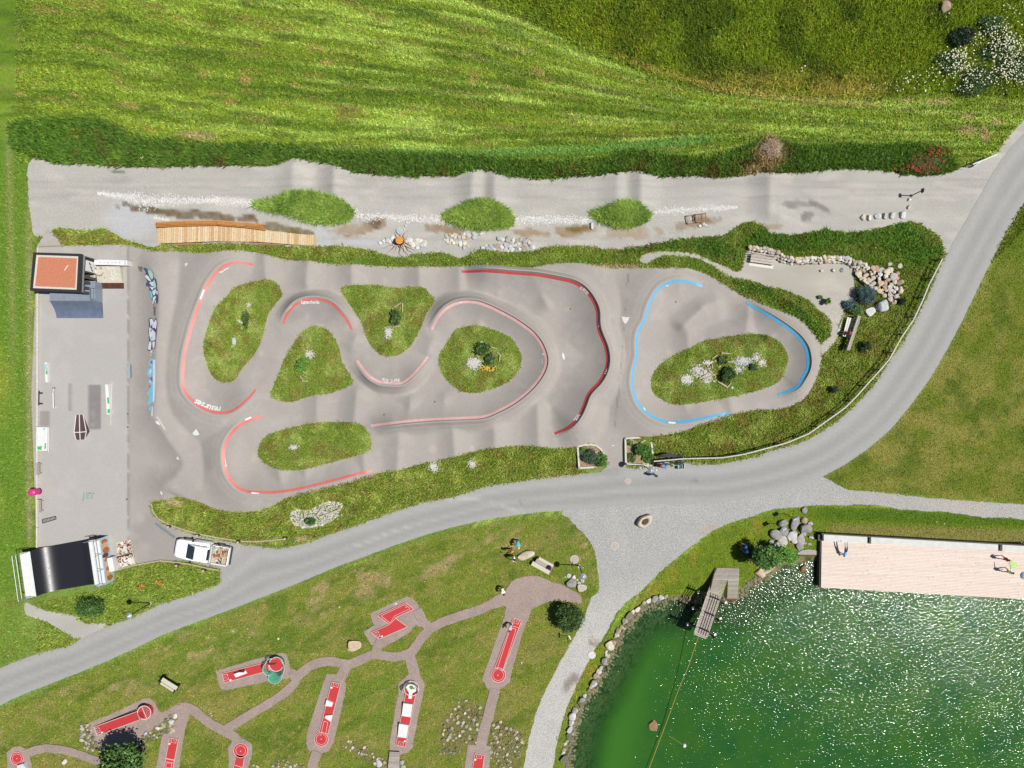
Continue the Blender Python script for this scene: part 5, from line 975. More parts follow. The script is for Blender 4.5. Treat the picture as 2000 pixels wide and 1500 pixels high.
for s_ in (-1, 1): d = (W(341,1050)-W(304,1022.5)).normalized().cross(Vector((0,0,1)))*.1*s_; B().beam(W(304,1022.5,.1)+d, W(341,1050,.1)+d, .02, .12).out('flange', mat('pale_galv', None), t)
t = thing('doormat_board', 'small grey plank platform on the grass edge below the boardwalk', 'board', (*X2(328,489),0))
for k in range(5): pprism('plank', [lerp2((318,489),(319,483.5),k/5+.02) if 0 else (317+.4*k,494.2-1.9*k),(339,493.8-2.0*k),(339.4,492.2-2.0*k),(317.4+.4*k,492.6-1.9*k)], 0, .08, GWOOD, t)
# ================================================================ PICKUP
def pickup():
    a_, c_ = X2(437, 1089), X2(335.5, 1072); L = 5.25; ang = math.atan2(c_[1]-a_[1], c_[0]-a_[0]); cx, cy = W(387, 1081, .9)[:2]
    cx += .32; cy += .12
    t = thing('pickup_truck', 'white double cab pickup with an open bed of scrap timber, parked by the verge', 'pickup', (cx, cy, 0))
    R3 = Matrix.Rotation(ang, 3, 'Z'); P = lambda x, y, z: tuple(R3@Vector((x, y, z))+Vector((cx, cy, .0)))
    BODY = mat('white_car_paint', (.8,.8,.8), .25, var=.02); GL = mat('dark_car_glass', (.012,.02,.022), .08, spec=.8); BPL = mat('black_plastic', (.02,.02,.022), .5)
    def loft(name, secs, m_, sm=True):
        V = []; F = []; 
        for (x, w_, zb, zt, rr) in secs:
            ring = [(-w_, zb), (-w_, zt-rr*1.2), (-w_+rr*.35, zt-rr*.35), (-w_+rr*1.3, zt), (0, zt+.02), (w_-rr*1.3, zt), (w_-rr*.35, zt-rr*.35), (w_, zt-rr*1.2), (w_, zb)]
            V += [P(x, y, z) for y, z in ring]
        n_ = 9
        for i in range(len(secs)-1): F += [(i*n_+k, i*n_+k+1, (i+1)*n_+k+1, (i+1)*n_+k) for k in range(n_-1)]
        F += [tuple(range(n_))[::-1], tuple(range((len(secs)-1)*n_, len(secs)*n_))]
        return mk(name, V, F, m_, t, sm)
    body = loft('body', [(2.62,.55,.42,.78,.1),(2.55,.78,.38,.92,.14),(2.3,.89,.36,1.03,.16),(1.7,.92,.36,1.10,.14),(1.15,.93,.36,1.14,.12),(.9,.93,.36,1.14,.1),(-.85,.93,.36,1.10,.1)], BODY)
    cab = loft('cab', [(1.32,.72,1.1,1.15,.04),(.32,.70,1.1,1.70,.12),(.1,.70,1.1,1.76,.13),(-.5,.70,1.1,1.77,.13),(-.78,.69,1.1,1.68,.12),(-.92,.72,1.1,1.14,.05)], BODY)
    mk('windscreen', [P(1.30,-.67,1.205),P(1.30,.67,1.205),P(.36,.60,1.745),P(.36,-.60,1.745)], [(0,1,2,3)], GL, t)
    mk('rear_window', [P(-.83,-.5,1.66),P(-.83,.5,1.66),P(-.945,.55,1.24),P(-.945,-.55,1.24)], [(3,2,1,0)], GL, t)
    for s_ in (1, -1):
        for x0_, x1_ in ((.72, .12), (.02, -.62)):
            mk('side_window', [P(x0_+(.12 if x0_ > .5 else 0),.722*s_,1.2),P(x1_,.722*s_,1.2),P(x1_,.66*s_+.0,1.6),P(x0_-(.18 if x0_ > .5 else 0),.66*s_,1.6)], [(0,1,2,3) if s_ > 0 else (3,2,1,0)], GL, t)
        B().box(P(.85, 1.03*s_, 1.15), (.12, .24, .18), M=R3).out('mirror', BPL, t)
        B().box(P(2.42, .66*s_, .82), (.24, .26, .14), M=R3).out('headlight', mat('lamp_glass', A(235,240,245), .15), t)
        B().box(P(-2.58, .84*s_, .85), (.05, .12, .26), M=R3).out('tail_light', mat('red_lens', A(190,30,30), .3), t)
        B().box(P(.1, .97*s_, .34), (1.7, .14, .06), M=R3).out('side_step', STEEL, t)
        for x_ in (1.72, -1.62):
            c = Vector(P(x_, .86*s_, .37)); ax = R3@Vector((0, 1, 0)); b = B(); v = []; 
            qm = ax.to_track_quat('Z', 'Y').to_matrix(); 
            for (r_, h_) in ((.23,-.12),(.36,-.12),(.37,0),(.36,.12),(.23,.12)): v += [c+qm@Vector((r_*math.cos(6.283*k/18), r_*math.sin(6.283*k/18), h_)) for k in range(18)]
            b.add(v, [(i*18+k, i*18+(k+1) % 18, (i+1)*18+(k+1) % 18, (i+1)*18+k) for i in range(4) for k in range(18)]); w_ = b.out('wheel', BPL, t)
            b = B(); v = []
            for (r_, h_) in ((.001,.09*s_),(.16,.1*s_),(.23,.11*s_)): v += [c+qm@Vector((r_*math.cos(6.283*k/12), r_*math.sin(6.283*k/12), h_)) for k in range(12)]
            b.add(v, [(i*12+k, i*12+(k+1) % 12, (i+1)*12+(k+1) % 12, (i+1)*12+k) for i in range(2) for k in range(12)]); b.out('rim', STEEL, w_)
    # bed
    B().box(P(-1.78,0,.66), (1.7,1.7,.08), M=R3).out('bed_floor', mat('bed_floor', A(206,188,160), .8, var=.2), t)
    for s_ in (1, -1): B().box(P(-1.78,.87*s_,.82), (1.74,.06,.5), M=R3).out('bed_side', BODY, t)
    B().box(P(-2.62,0,.82), (.06,1.8,.5), M=R3).out('tailgate', BODY, t); B().box(P(-.98,0,.95), (.05,1.76,.75), M=R3).out('headboard', BODY, t)
    B().box(P(-2.72,0,.5), (.14,1.7,.16), M=R3).out('bumper', BPL, t); B().box(P(2.66,0,.48), (.12,1.1,.2), M=R3).out('bumper', BPL, t)
    b = B()
    for s_ in (1, -1): b.tube([P(-1.05,.86*s_,1.05), P(-1.05,.86*s_,1.5)], .03)
    b.tube([P(-1.05,-1.0,1.5), P(-1.05,1.0,1.5)], .035).tube([P(-1.2,-.86,1.3), P(-1.2,.86,1.3)], .03); b.out('roll_bar', mat('pale_galv', None), t)
    b = B(); b.tube([P(-1.0,.9,1.1),P(-2.6,.9,1.1)], .02).tube([P(-1.0,-.9,1.1),P(-2.6,-.9,1.1)], .02).tube([P(-2.62,-.9,1.1),P(-2.62,.9,1.1)], .02); b.out('bed_rail', WHT, t)
    g = thing('scrap_load', 'jumble of timber offcuts and red scraps lying in the bed of the pickup', 'scrap', P(-1.78,0,.7))
    cols = [mat('offcut_pale', A(232,214,180), .8), mat('offcut_brown', A(150,112,84), .8), mat('offcut_white', A(240,236,228), .8), mat('scrap_red', A(196,84,60), .7), mat('offcut_dark', A(70,62,58), .8), mat('offcut_straw', A(222,190,140), .8)]
    for k in range(42):
        x_, y_ = random.uniform(-2.45,-1.12), random.uniform(-.72,.72); l_ = random.uniform(.15,.6); an = random.uniform(0, 3.14)
        c = Vector(P(x_, y_, .74+random.random()*.22)); d = Vector((math.cos(an), math.sin(an), random.uniform(-.15,.15)))*l_/2; b = B(); b.beam(c-d, c+d, random.uniform(.03,.13), .03); b.out('offcut', random.choice(cols), g)
    c = P(-1.45,-.62,.86); b = B(); b.lathe(c, [(.02,.0),(.2,.0),(.24,.16),(.2,.17)], 14); b.out('bucket', mat('offcut_white', None), g)
pickup()
# ================================================================ LOG EDGING AND BOLLARDS ROUND THE LOWER LEFT VERGE
LOG = mat('peeled_log', A(206,190,158), .85, var=.2, scale=6)
t = thing('log_edging', 'pale log edging curving along the verge above the white pickup', 'edging', (*X2(400,1040),0))
E1 = [(296,984),(298,998),(310,1014),(333,1026),(360,1035),(389,1043),(428,1051),(467,1057),(500,1058),(556,1053)]
for i in range(len(E1)-1): B().tube([W(*E1[i],.12), W(*E1[i+1],.12)], [.085,.075], 8).out('log', LOG, t)
t = thing('log_edging', 'pale log edging along the grass below the white pickup', 'edging', (*X2(350,1102),0))
E2 = [(216,1116),(262,1104),(290,1099),(312,1095),(350,1099),(380,1104),(404,1110),(428,1114)]
for i in range(len(E2)-1): B().tube([W(*E2[i],.12), W(*E2[i+1],.12)], [.08,.07], 8).out('log', LOG, t)
for (x, y, lab) in [(334,1027,'short log bollard with dark shadow nearest the steel channel'), (390,1044,'short log bollard above the cab of the white pickup'), (469,1057,'short log bollard at the tail corner of the white pickup'), (560,1050,'short log bollard at the right end of the verge edging'), (350,1102,'short log bollard in the grass below the pickup bonnet'), (402,1112,'short log bollard in the grass below the pickup bed')]:
    c = X2(x, y); t = thing('bollard', lab, 'bollard', (*c, 0), 'short log bollards along the verge edging'); B().cyl(c, .14, -.1, .62, 10, .13).out('post', mat('dark_bollard', A(92,80,66), .9, var=.3), t); B().cyl(c, .125, .62, .64, 10).out('cut_top', LOG, t)
# ================================================================ BOARDWALK OF THE BIKE LINE
def interp_pts(pts, x): return float(np.interp(x, [p[0] for p in pts], [p[1] for p in pts]))
t = thing('boardwalk', 'fresh larch plank boardwalk with an orange board wall along its top edge', 'boardwalk', (*X2(462,460),0))
TOP = [(309,444),(357,441),(425,440),(500,447),(530,451),(617,460.5)]; BOT = [(310,475.3),(342,474.4),(420,471.2),(500,472.2),(560,476.5),(615,480.3)]
zb = lambda x: float(np.interp(x, [309,345,425,560,617], [.12,.5,.75,.45,.1]))
x = 309.0; k = 0
while x < 615:
    w_ = 4.35; x2 = min(616.5, x+w_-.45); z = zb(x+2)
    sh = (x-309)/306*(-1.5); j = random.uniform(-.35,.35)
    pprism('plank', [(x,interp_pts(TOP,x)+j),(x2,interp_pts(TOP,x2)+j),(x2-.5,interp_pts(BOT,x2)+j),(x-.5,interp_pts(BOT,x)+j)], z-.06, z+random.uniform(0,.008), NWOOD, t, at=z); x += w_
for off, z0_ in ((2.2,-.14),(29.5,-.14)):
    for xa_, xb_ in ((311,425),(425,520),(520,613)):
        za, zb2 = zb(xa_)+z0_, zb(xb_)+z0_; B().beam(W(xa_, interp_pts(TOP,xa_)+(off if off < 9 else interp_pts(BOT,xa_)-interp_pts(TOP,xa_)-2), za), W(xb_, interp_pts(TOP,xb_)+(off if off < 9 else interp_pts(BOT,xb_)-interp_pts(TOP,xb_)-2), zb2), .12, .14).out('joist', LOG, t)
RT = [(305,434),(362,431),(425,430),(500,436),(525,440.5)]
for k in range(4):
    f = k/4
    for (xa_, xb_) in ((305,362),(362,425),(425,478),(478,520-(3-k)*3)):
        y1, y2 = interp_pts(RT,xa_), interp_pts(RT,xb_); hA, hB = zb(xa_)+.95-f*.75, zb(xb_)+.95-f*.75
        B().beam(W(xa_+.3, y1+1.2+f*10.5, hA), W(xb_-.3, y2+1.2+f*10.5, hB), .11, .05).out('wall_board', OWOOD, t)
for xa_ in (306, 335, 362, 395, 425, 455, 485, 512): B().beam(W(xa_, interp_pts(RT,xa_)+.6, 0), W(xa_, interp_pts(RT,xa_)+.2, zb(xa_)+.9), .1, .1).out('post', OWOOD, t)
t = thing('side_beam', 'long reddish beam lying on the grass along the lower edge of the boardwalk', 'beam', (*X2(450,477),0))
for q0, q1 in (((343,477.6),(448,474.2)),((448,474.2),(555,477.8))): B().beam(W(*q0,.12), W(*q1,.12), .16, .2).out('beam', mat('reddish_beam', A(186,138,110), .85, var=.15), t)
# ================================================================ STONES ALONG THE BIKE LINE
L_ = lambda pts, s: [(x, y, s*random.uniform(.85,1.15)) for x, y in pts]
def zc(ox, oy, pts, s=5.88, k=1.12): return [(ox+x/s, oy+y/s, r/s*k) for x, y, r in pts]
cluster('two paved arms of white stones on either side of the orange topped root stump', 'white', zc(720,420,k=1.25,pts=[(130,320,36),(175,300,44),(215,285,50),(245,310,40),(270,270,48),(300,290,50),(310,335,44),(440,300,40),(475,290,50),(480,330,52),(525,300,46),(520,340,50),(560,290,44),(570,330,52),(600,295,40),(610,340,50),(645,315,40),(640,345,40),(500,365,40),(560,370,36),(360,185,60),(340,165,34)]), hgt=.7, sink=.45, asp=1.0)
cluster('upright pale slab pair pointing from the white gravel strip to the root stump', 'white', [(794,434,6),(792,441,5),(790,448,4)], sink=.2)
cluster('curved double row of rounded pale stones right of the root stump', ['white','white','grey','cream'], zc(720,420,[(890,235,36),(905,265,34),(930,225,36),(960,240,34),(985,225,34),(1010,235,34),(990,262,36),(1040,255,40),(1065,225,40),(1090,255,44),(1145,235,60),(1105,220,36),(1130,265,36),(1215,212,56),(1250,215,40),(1210,255,48),(1290,210,50),(1330,210,26),(1350,210,26),(880,285,30),(905,300,40),(925,325,40),(945,295,42),(975,318,44),(1010,325,46),(1055,335,56),(1098,325,48),(1130,355,44),(1095,375,48)]), hgt=.7, sink=.4)
cluster('second curved double row of grey and white stones nearer the last grass mound', ['white','white','grey'], zc(720,420,[(1495,270,64),(1545,285,40),(1600,280,66),(1660,290,50),(1640,330,40),(1700,300,50),(1690,340,34),(1745,290,50),(1720,335,44),(1790,300,50),(1780,340,36),(1815,280,46),(1840,320,50),(1860,290,32),(1310,385,46),(1345,365,40),(1360,395,40),(1400,365,46),(1445,360,44),(1485,365,50),(1440,400,36),(1530,380,56),(1575,355,54),(1570,405,46),(1620,370,44),(1640,410,60),(1685,400,54),(1665,360,36),(1730,400,50),(1770,390,52),(1810,385,56),(1850,375,52),(1890,375,34),(1910,378,26),(1600,425,40)]), hgt=.7, sink=.4)
t = thing('root_stump', 'dead tree stump with splayed roots and a bright orange sawn top', 'tree stump', (*X2(784,471),0)); BARK = mat('bark', A(120,96,80), .9, var=.3, scale=7)
c = X2(783,473); B().lathe((*c,0), [(.55,0),(.42,.15),(.36,.6),(.37,.9)], 12).out('trunk', mat('dark_bark', A(62,52,46), .9, var=.3), t); B().lathe((c[0],c[1],.9), [(.37,0),(.38,.03),(.2,.05),(.001,.05)], 12).out('sawn_top', mat('orange_wood', A(240,160,50), .7, var=.1, scale=8), t)
for a_, l_, m_ in [(-20,1.6,1),(5,1.9,0),(-45,1.8,1),(-70,1.3,0),(-95,1.7,1),(-118,1.5,0),(-140,1.9,1),(-160,2.0,1),(35,1.5,0),(62,1.4,1),(95,1.2,1),(120,1.5,0),(-30,2.3,0),(-60,2.2,0)]:
    r_ = math.radians(a_); d = Vector((math.cos(r_), math.sin(r_), 0)); P = [Vector((*c, .35))+d*.25]; 
    for k in range(1, 6): P.append(Vector((*c, max(.03,.35-.08*k)))+d*(l_*k/5)+Vector((random.uniform(-.09,.09), random.uniform(-.09,.09), random.uniform(0,.05))))
    B().tube(P, [.06,.05,.04,.03,.02,.01], 6).out('root', mat('root_bark', A(196,164,138), .9, var=.25) if m_ else mat('bleached_root', A(236,222,206), .9), t)
t = thing('boulder', 'upright pale boulder at the left tip of the third grass mound', 'boulder', (*X2(1155,440),0)); stone('white', 1155.5, 440, 8, t, 'rock', asp=1.8, rot=.1, big=True, hgt=1.2)
t = thing('wooden_crate_frame', 'low wooden frame crate half filled with stones beside the bike line', 'crate', (*X2(1361,427),0)); CW = mat('crate_wood', A(178,142,108), .85, var=.2)
def frame(q, z, n_, m_, tt, w_=.08):
    for a_, b_ in ((0,1),(1,2),(2,3),(3,0)): B().beam(W(*q[a_],z), W(*q[b_],z), w_, .07).out('frame_bar', m_, tt); B().beam(W(*q[a_],0), W(*q[a_],z), w_, w_).out('post', m_, tt)
    for k in range(1, n_): B().beam(W(*lerp2(q[0],q[1],k/n_),z-.04), W(*lerp2(q[3],q[2],k/n_),z-.04), .05, .03).out('slat', m_, tt)
frame([(1359,419),(1378,416),(1380,431),(1361,434)], .5, 5, CW, t); frame([(1341,422),(1358,419),(1361,434),(1344,437)], .25, 1, CW, t)
rubble('stone_fill', [(random.uniform(1343,1359), random.uniform(421,435), random.uniform(1.5,3)) for _ in range(60)], A(226,222,216), parent=t, hz=.05)
cluster('mossy rock and small white stones just below the wooden frame crate', ['moss','white','white'], [(1366,442,8),(1374,438,6),(1370,437,4),(1379,440,4)])
for (x_, y_, a_, lab) in [(1684,425,8,'leftmost small white block in the row of six beside the gravel turn'),(1697,424.5,8.5,'second white block from the left in the row of six'),(1713,423,10,'third block in the row of six, slightly greyer and broader'),(1727.5,421,9,'fourth and tallest narrow white block in the row of six'),(1742,420,12.5,'fifth block in the row of six, bright and squarish'),(1762,419,13.5,'rightmost and largest light grey block of the row of six')]:
    t = thing('stone_block', lab, 'stone block', (*X2(x_,y_),0), 'row of six white stone blocks'); stone('white', x_, y_, a_*1.05, t, 'rock', asp=1.35 if a_ < 10 else 1.0, rot=random.uniform(-.15,.15), big=True, hgt=.95 if a_ < 12 else .7)
for (x_, y_, a_, lab) in [(1775,390,6,'small flat stone just below the foot of the brown signpost'),(1774.5,404.5,7,'small round stone standing alone between signpost and white blocks'),(1604,529,6.5,'left of three small white stones on the seating gravel'),(1626,528.5,7,'middle of three small white stones on the seating gravel'),(1644.5,528,7.5,'right of three small white stones on the seating gravel'),(1841,17,19,'big silver grey boulder in the tall meadow at the top'),(1084,1084.5,0,'')]:
    if not a_: continue
    t = thing('boulder' if a_ > 10 else 'small_stone', lab, 'boulder' if a_ > 10 else 'stone', (*X2(x_,y_),0)); stone('grey' if a_ > 10 else 'white', x_, y_, a_, t, 'rock', big=True, hgt=1.1)
# signpost, barrier
t = thing('signpost', 'thin brown signpost with small square board on the gravel', 'signpost', (*X2(1779,382.5),0)); zt = 2.3; c = X2(1779,382.5)
SP = mat('brown_post', A(112,78,66), .8); B().tube([(*c,0),(*c,zt)], .05).out('post', SP, t); B().box((c[0],c[1]-.02,zt-.3), (.06,.4,.42)).out('board', SP, t); B().cyl(c, .16, 0, .02, 10).out('foot', SP, t)
t = thing('gate_barrier', 'white barrier bar and frame between gravel and road at the top right', 'barrier', (*X2(1925,318),0))
p0, p1 = W(1900,321,1.05), W(1947,302,1.05); B().tube([p0,p1], .06).out('bar', WHT, t)
for f in (.06, .35, .65, .94): q = lerp(p0, p1, f); B().tube([(q.x,q.y,0),(q.x,q.y,1.05)], .04).out('post', WHT, t)
B().tube([p0-Vector((0,0,.5)), p1-Vector((0,0,.5))], .03).out('lower_bar', WHT, t); B().tube([p0-Vector((0,0,.95)), p1-Vector((0,0,.1))], .02).out('brace', WHT, t)
t = thing('white_board', 'leaning white board against the lower end of the barrier', 'board', (*X2(1905,323),0)); B().beam(W(1899,326,.3), W(1912,318,.3), .04, .55).out('panel', WHT, t)
# ================================================================ SEATING AREA
def bench(label, cx, cy, ang, L=2.0, back=True, cols=(WHT, WHT), group=None, wide=.5):
    c = X2(cx, cy); t = thing('bench', label, 'bench', (*c, H_(*c)), group); R3 = Matrix.Rotation(math.radians(ang), 3, 'Z'); z0_ = H_(*c)
    P = lambda x, y, z: tuple(R3@Vector((x, y, z))+Vector((*c, z0_)))
    for k in range(3): B().box(P(0, -wide/2+wide*(k+.5)/3, .45), (L, wide/3-.03, .05), M=R3).out('slat', cols[0], t)
    if back:
        for k in range(2): B().box(P(0, wide/2+.06+.03*k, .62+.18*k), (L, .04, .13), M=R3).out('back_board', cols[1], t)
    for s_ in (-.8, .8): B().box(P(s_*L/2, 0, .22), (.08, wide, .42), M=R3).out('leg', mat('concrete', None), t)
    if back:
        for s_ in (-.8, .8): B().box(P(s_*L/2, wide/2+.1, .5), (.06, .05, .85), M=R3).out('back_post', mat('concrete', None), t)
    return t
BW = mat('bench_pale_board', A(240,236,226), .7, var=.06)
t = bench('wide white bench below the drystone wall of the seating area', 1487, 509, -8, 2.4, True, (GWOOD, BW), wide=.75)
B().box((*X2(1486,517), .02), (2.4,.5,.06), rz=math.radians(-8)).out('foot_board', BW, t)
# dry stone wall
WALLP = [(1459,487),(1475,489),(1495,492),(1515,498),(1528,507),(1548,512),(1570,509),(1600,509),(1625,507),(1645,509),(1660,514),(1675,519),(1690,524)]
t = thing('drystone_wall', 'curving drystone wall of cream boulders above the gravel seating area', 'wall', (*X2(1570,508),0))
for row, (dy, z0_, r0, r1) in enumerate([(3.2,0,5,8.5),(-.5,.25,7,10.5),(-3.5,.45,6,9)]):
    for (x_, y_, r) in along([(a_, b_+dy) for a_, b_ in WALLP], r0, r1, .6, .86): o = stone(random.choice(['cream','cream','white','grey'] if row == 0 else ['cream','cream','cream','white']), x_, y_, r*1.1, t, 'stone', z=z0_, sink=0, hgt=.85)
PILE = [(1670,520),(1690,522),(1715,527),(1735,526),(1750,535),(1757,555),(1754,575),(1745,592),(1732,588),(1718,572),(1705,562),(1690,548),(1676,545),(1668,535)]
t = thing('boulder_pile', 'big pile of cream and tan boulders right of the seating gravel', 'boulders', (*X2(1718,553),0))
pprism('dark_soil_bed', PILE, 0, .06, mat('dark_soil', A(84,72,60), .95, var=.3), t)  # dark sheet that paints the shade in the gaps between the boulders
for (x_, y_, r) in pack(PILE, 7.5, 14, 90, sep=.84): stone(random.choice(['cream','cream','cream','white']), x_, y_, r*1.1, t, 'boulder', big=r > 11, z=random.uniform(0,.25), sink=0)
for (x_, y_, r) in pack(PILE, 4.5, 7, 46, sep=.95): stone('cream', x_, y_, r, t, 'boulder', z=random.uniform(.1,.3), sink=0)
for (x_, y_) in [(1756,520),(1737,516)]: stone('cream', x_, y_, 9, t, 'boulder')
B().beam(W(1686,547,.55), W(1704,563,.55), .22, .2).out('sandstone_slab', mat('sandstone', A(238,222,190), .85, bump=.02), t)
for (x_, y_, a_, b_, lab) in [(1720,596,27,.75,'huge bright grey white boulder below the cream boulder pile'),(1698,609,15,.95,'smaller bright white boulder touching the hedge shrub by the bench')]:
    t = thing('boulder', lab, 'boulder', (*X2(x_,y_),0)); stone('white', x_, y_, a_*1.12, t, 'rock', asp=b_, rot=.45, big=True, hgt=.7)
rubble('coarse_gravel', [(x,y,r) for x,y,r in [(random.gauss(1632,16), random.gauss(610,24), random.uniform(1.5,3.2)) for _ in range(700)] if inpoly(x,y,BENCHG+[(1650,612)]) or (1612<x<1655 and 585<y<650)], A(222,214,206), 'coarse pebbles around the small plants left of the shaded bench')
t = bench('white bench with a seated person, in front of the grey plank back wall', 1652, 640, 76, 1.9, False, (BW, BW), wide=.62)
t = thing('plank_wall', 'long weathered grey plank wall behind the bench with the seated person', 'wall', (*X2(1668,650),0))
for k in range(3): B().beam(W(1677.5-.9*k,617,.3+.3*k), W(1655.5-.9*k,684,.3+.3*k), .1, .28).out('plank', GWOOD, t)
B().beam(W(1679,617,.98), W(1657,684,.98), .28, .06).out('cap_board', GWOOD, t)
B().beam(W(1637.5,651,.03), W(1650,617,.03), .3, .05).out('step_board', BW, t)
# rail fence along the road
FP = [(1841,505),(1815,555),(1802,587),(1784,625),(1760,660),(1737,702),(1717,725),(1697,747),(1675,772),(1650,797),(1615,822),(1580,847),(1537,865),(1500,875),(1455,887),(1412,894),(1370,895),(1335,896),(1277,901)]
t = thing('rail_fence', 'long pale rail fence between the bank and the curving road', 'fence', (*X2(1690,750),0)); zr = 1.05
for i in range(len(FP)-1): B().beam(W(*FP[i],zr), W(*FP[i+1],zr), .11, .07).out('rail', mat('pale_rail', A(214,212,204), .7, var=.12), t)
for i in range(len(FP)-1): B().beam(W(*FP[i],.6), W(*FP[i+1],.6), .05, .14).out('lower_board', DWOOD, t)
PF = resample(FP, 42, False)
for i, (x_, y_) in enumerate(PF): q = W(x_, y_, zr); B().box((q.x,q.y,zr/2), (.1,.1,zr-.06)).out('post', DWOOD, t); B().box((q.x,q.y,.5), (.06,.85,.07), rz=.1).out('crossbar', DWOOD, t)
# ================================================================ LAMPS
def lamp(label, px, py, head=.3, hgt=4.0, cross=False):
    c = X2(px, py); z0_ = H_(*c); t = thing('street_lamp', label, 'street lamp', (*c, z0_))
    B().cyl(c, .12, z0_, z0_+.15, 10).out('base_plate', mat('pale_concrete', None), t); B().tube([(*c,z0_),(*c,z0_+hgt-.1)], [.06,.04], 8).out('pole', DSTEEL, t)
    hd_ = B().lathe((*c, z0_+hgt), [(.05,-.3),(.10,-.25),(.16,-.05),(head,.0),(head,.03),(head*.62,.12),(.06,.17),(.001,.18)], 24).out('lamp_head', mat('lamp_hood', A(196,206,220), .35, .3), t)
    B().lathe((*c, z0_+hgt+.13), [(head*.45,0),(head*.45,.015),(head*.38,.03)], 20).out('hood_ring', mat('lamp_hood_dark', A(120,130,145), .4, .3), hd_); B().lathe((*c, z0_+hgt+.15), [(.07,0),(.07,.05),(.001,.06)], 10).out('hood_cap', WHT, hd_)
    if cross: B().tube([(c[0],c[1]-.35,z0_+1.3),(c[0],c[1]+.35,z0_+1.3)], .03).out('crossarm', DSTEEL, t)
    return t
lamp('slender street lamp standing in the grass beside the road at lower left', 295, 1177, .27)
lamp('street lamp rising from the white stones beside the parked bicycles', 1256, 909, .28)
lamp('street lamp with crossarm near the round manhole on the lawn', 1131, 1104, .29, 4.1, True)
t = thing('spotlight', 'small floodlight on a short post right of the lakeside boulders', 'spotlight', (*X2(1534,1008),0))
def spot(t, px, py, hgt, m_):
    c = X2(px, py); B().tube([(*c,0),(*c,hgt)], .03).out('post', DSTEEL, t); R3 = Matrix.Rotation(.5, 3, 'Z')@Matrix.Rotation(-.7, 3, 'X')
    B().box((c[0]+.1,c[1]-.05,hgt+.1), (.46,.16,.34), M=R3).out('lamp_housing', m_, t); B().box((c[0]+.14,c[1]-.13,hgt+.16), (.38,.03,.26), M=R3).out('glass', mat('lamp_glass', None), t)
spot(t, 1534, 1004, 1.9, mat('spot_grey', A(150,155,160), .4, .4))
t = thing('spotlight', 'pale green floodlight head above the grey boulders near the tree', 'spotlight', (*X2(1514,1025),0)); spot(t, 1514, 1023, 1.9, mat('spot_mint', A(190,222,215), .4, .2))
t = thing('course_sign', 'small dark signpost beside the lakeside path near the round shrub', 'signpost', (*X2(1108,1241),0)); c = X2(1107,1241)
B().tube([(*c,0),(*c,1.5)], .03).out('post', DSTEEL, t); B().box((c[0],c[1],1.4), (.05,.5,.2)).out('board', BLK, t); B().box((c[0]+.3,c[1]-.2,.02), (.12,.45,.04), rz=.5).out('foot', WHT, t)
# ================================================================ PLANTERS
SOIL = mat('garden_soil', A(176,150,118), .95, var=.3, scale=6)
t = thing('planter_bed', 'square timber edged planter right of the pump track entrance', 'planter', (*X2(1248,880),0))
for a_, b_ in (((1221,856),(1270,853)),((1270,853),(1275,890)),((1221,856),(1222,906)),((1222,906),(1262,909))): B().beam(W(*a_,.2), W(*b_,.2), .16, .36).out('edge_board', KERB, t)
pprism('soil', [(1222.5,857.5),(1268.5,854.5),(1274,905),(1223.5,905)], 0, .22, SOIL, t); B().beam(W(1250,866,.4), W(1266,856,.3), .12, .1).out('driftwood', LOG, t); B().beam(W(1238,863,.3), W(1233,873,.3), .06, .06).out('driftwood', LOG, t)
t = thing('planter_bed', 'round ended timber edged planter left of the pump track entrance', 'planter', (*X2(1155,894),0))
RP = [(1128,872),(1140,869),(1152,868),(1164,870),(1173,877),(1180,887),(1184,896)]
for i in range(len(RP)-1): B().beam(W(*RP[i],.2), W(*RP[i+1],.2), .16, .36).out('edge_board', KERB, t)
B().beam(W(1128,872,.2), W(1131,914,.2), .16, .36).out('edge_board', KERB, t); B().beam(W(1131,914,.2), W(1160,912,.2), .16, .36).out('edge_board', KERB, t)
pprism('soil', RP+[(1184,905),(1175,915),(1131,914)], 0, .2, SOIL, t); B().beam(W(1160,889,.35), W(1165,882,.35), .16, .08).out('driftwood', LOG, t)
cluster('heap of white and cream stones at the foot of the lamp by the bicycles', ['white','cream','white'], [(1258,905,7),(1264,908,8),(1270,909,7),(1275,912,6),(1262,914,5),(1268,916,6),(1250,913,5),(1238,912,4),(1282,918,4),(1287,917,4),(1244,916,4)])
# rock gardens on the islands
def garden(label, parts): 
    cx = sum(p[0] for p in parts)/len(parts); cy = sum(p[1] for p in parts)/len(parts); t = thing('rock_garden', label, 'rock garden', (*X2(cx,cy), H_(*X2(cx,cy)))); return t
def gheap(t, x, y, rx, ry, n, col=A(232,228,220)): rubble('white_pebble_heap', [(random.gauss(x,rx*.45), random.gauss(y,ry*.45), random.uniform(1.4,3.2)) for _ in range(n)], col, parent=t, hz=.12)
def logs(t, L):
    for a_, b_ in L: za, zb_ = H_(*X2(*a_))+.2, H_(*X2(*b_))+.2; B().tube([W(*a_,za), W(*b_,zb_)], [.07,.045], 7).out('driftwood_log', LOG, t)
t = garden('white pebble heap and driftwood nest on the round central island', [(928,705)]); gheap(t, 926, 710, 15, 14, 420); logs(t, [((948,671),(956,676)),((956,677),(971,681)),((971,689),(977,693)),((977,693),(975,706)),((969,714),(956,726)),((930,693),(938,703)),((949,706),(954,698)),((938,668),(944,668))])
for x_, y_ in ((925,686),(972,690),(941,668)): stone('white', x_, y_, 4, t)
t = garden('small pebble heap and weathered frame on the inverted triangle island', [(765,640)]); gheap(t, 760, 650, 7, 12, 170); logs(t, [((786,592),(786,610)),((768,637),(782,637)),((770,600),(784,591)),((767,602),(765,618))])
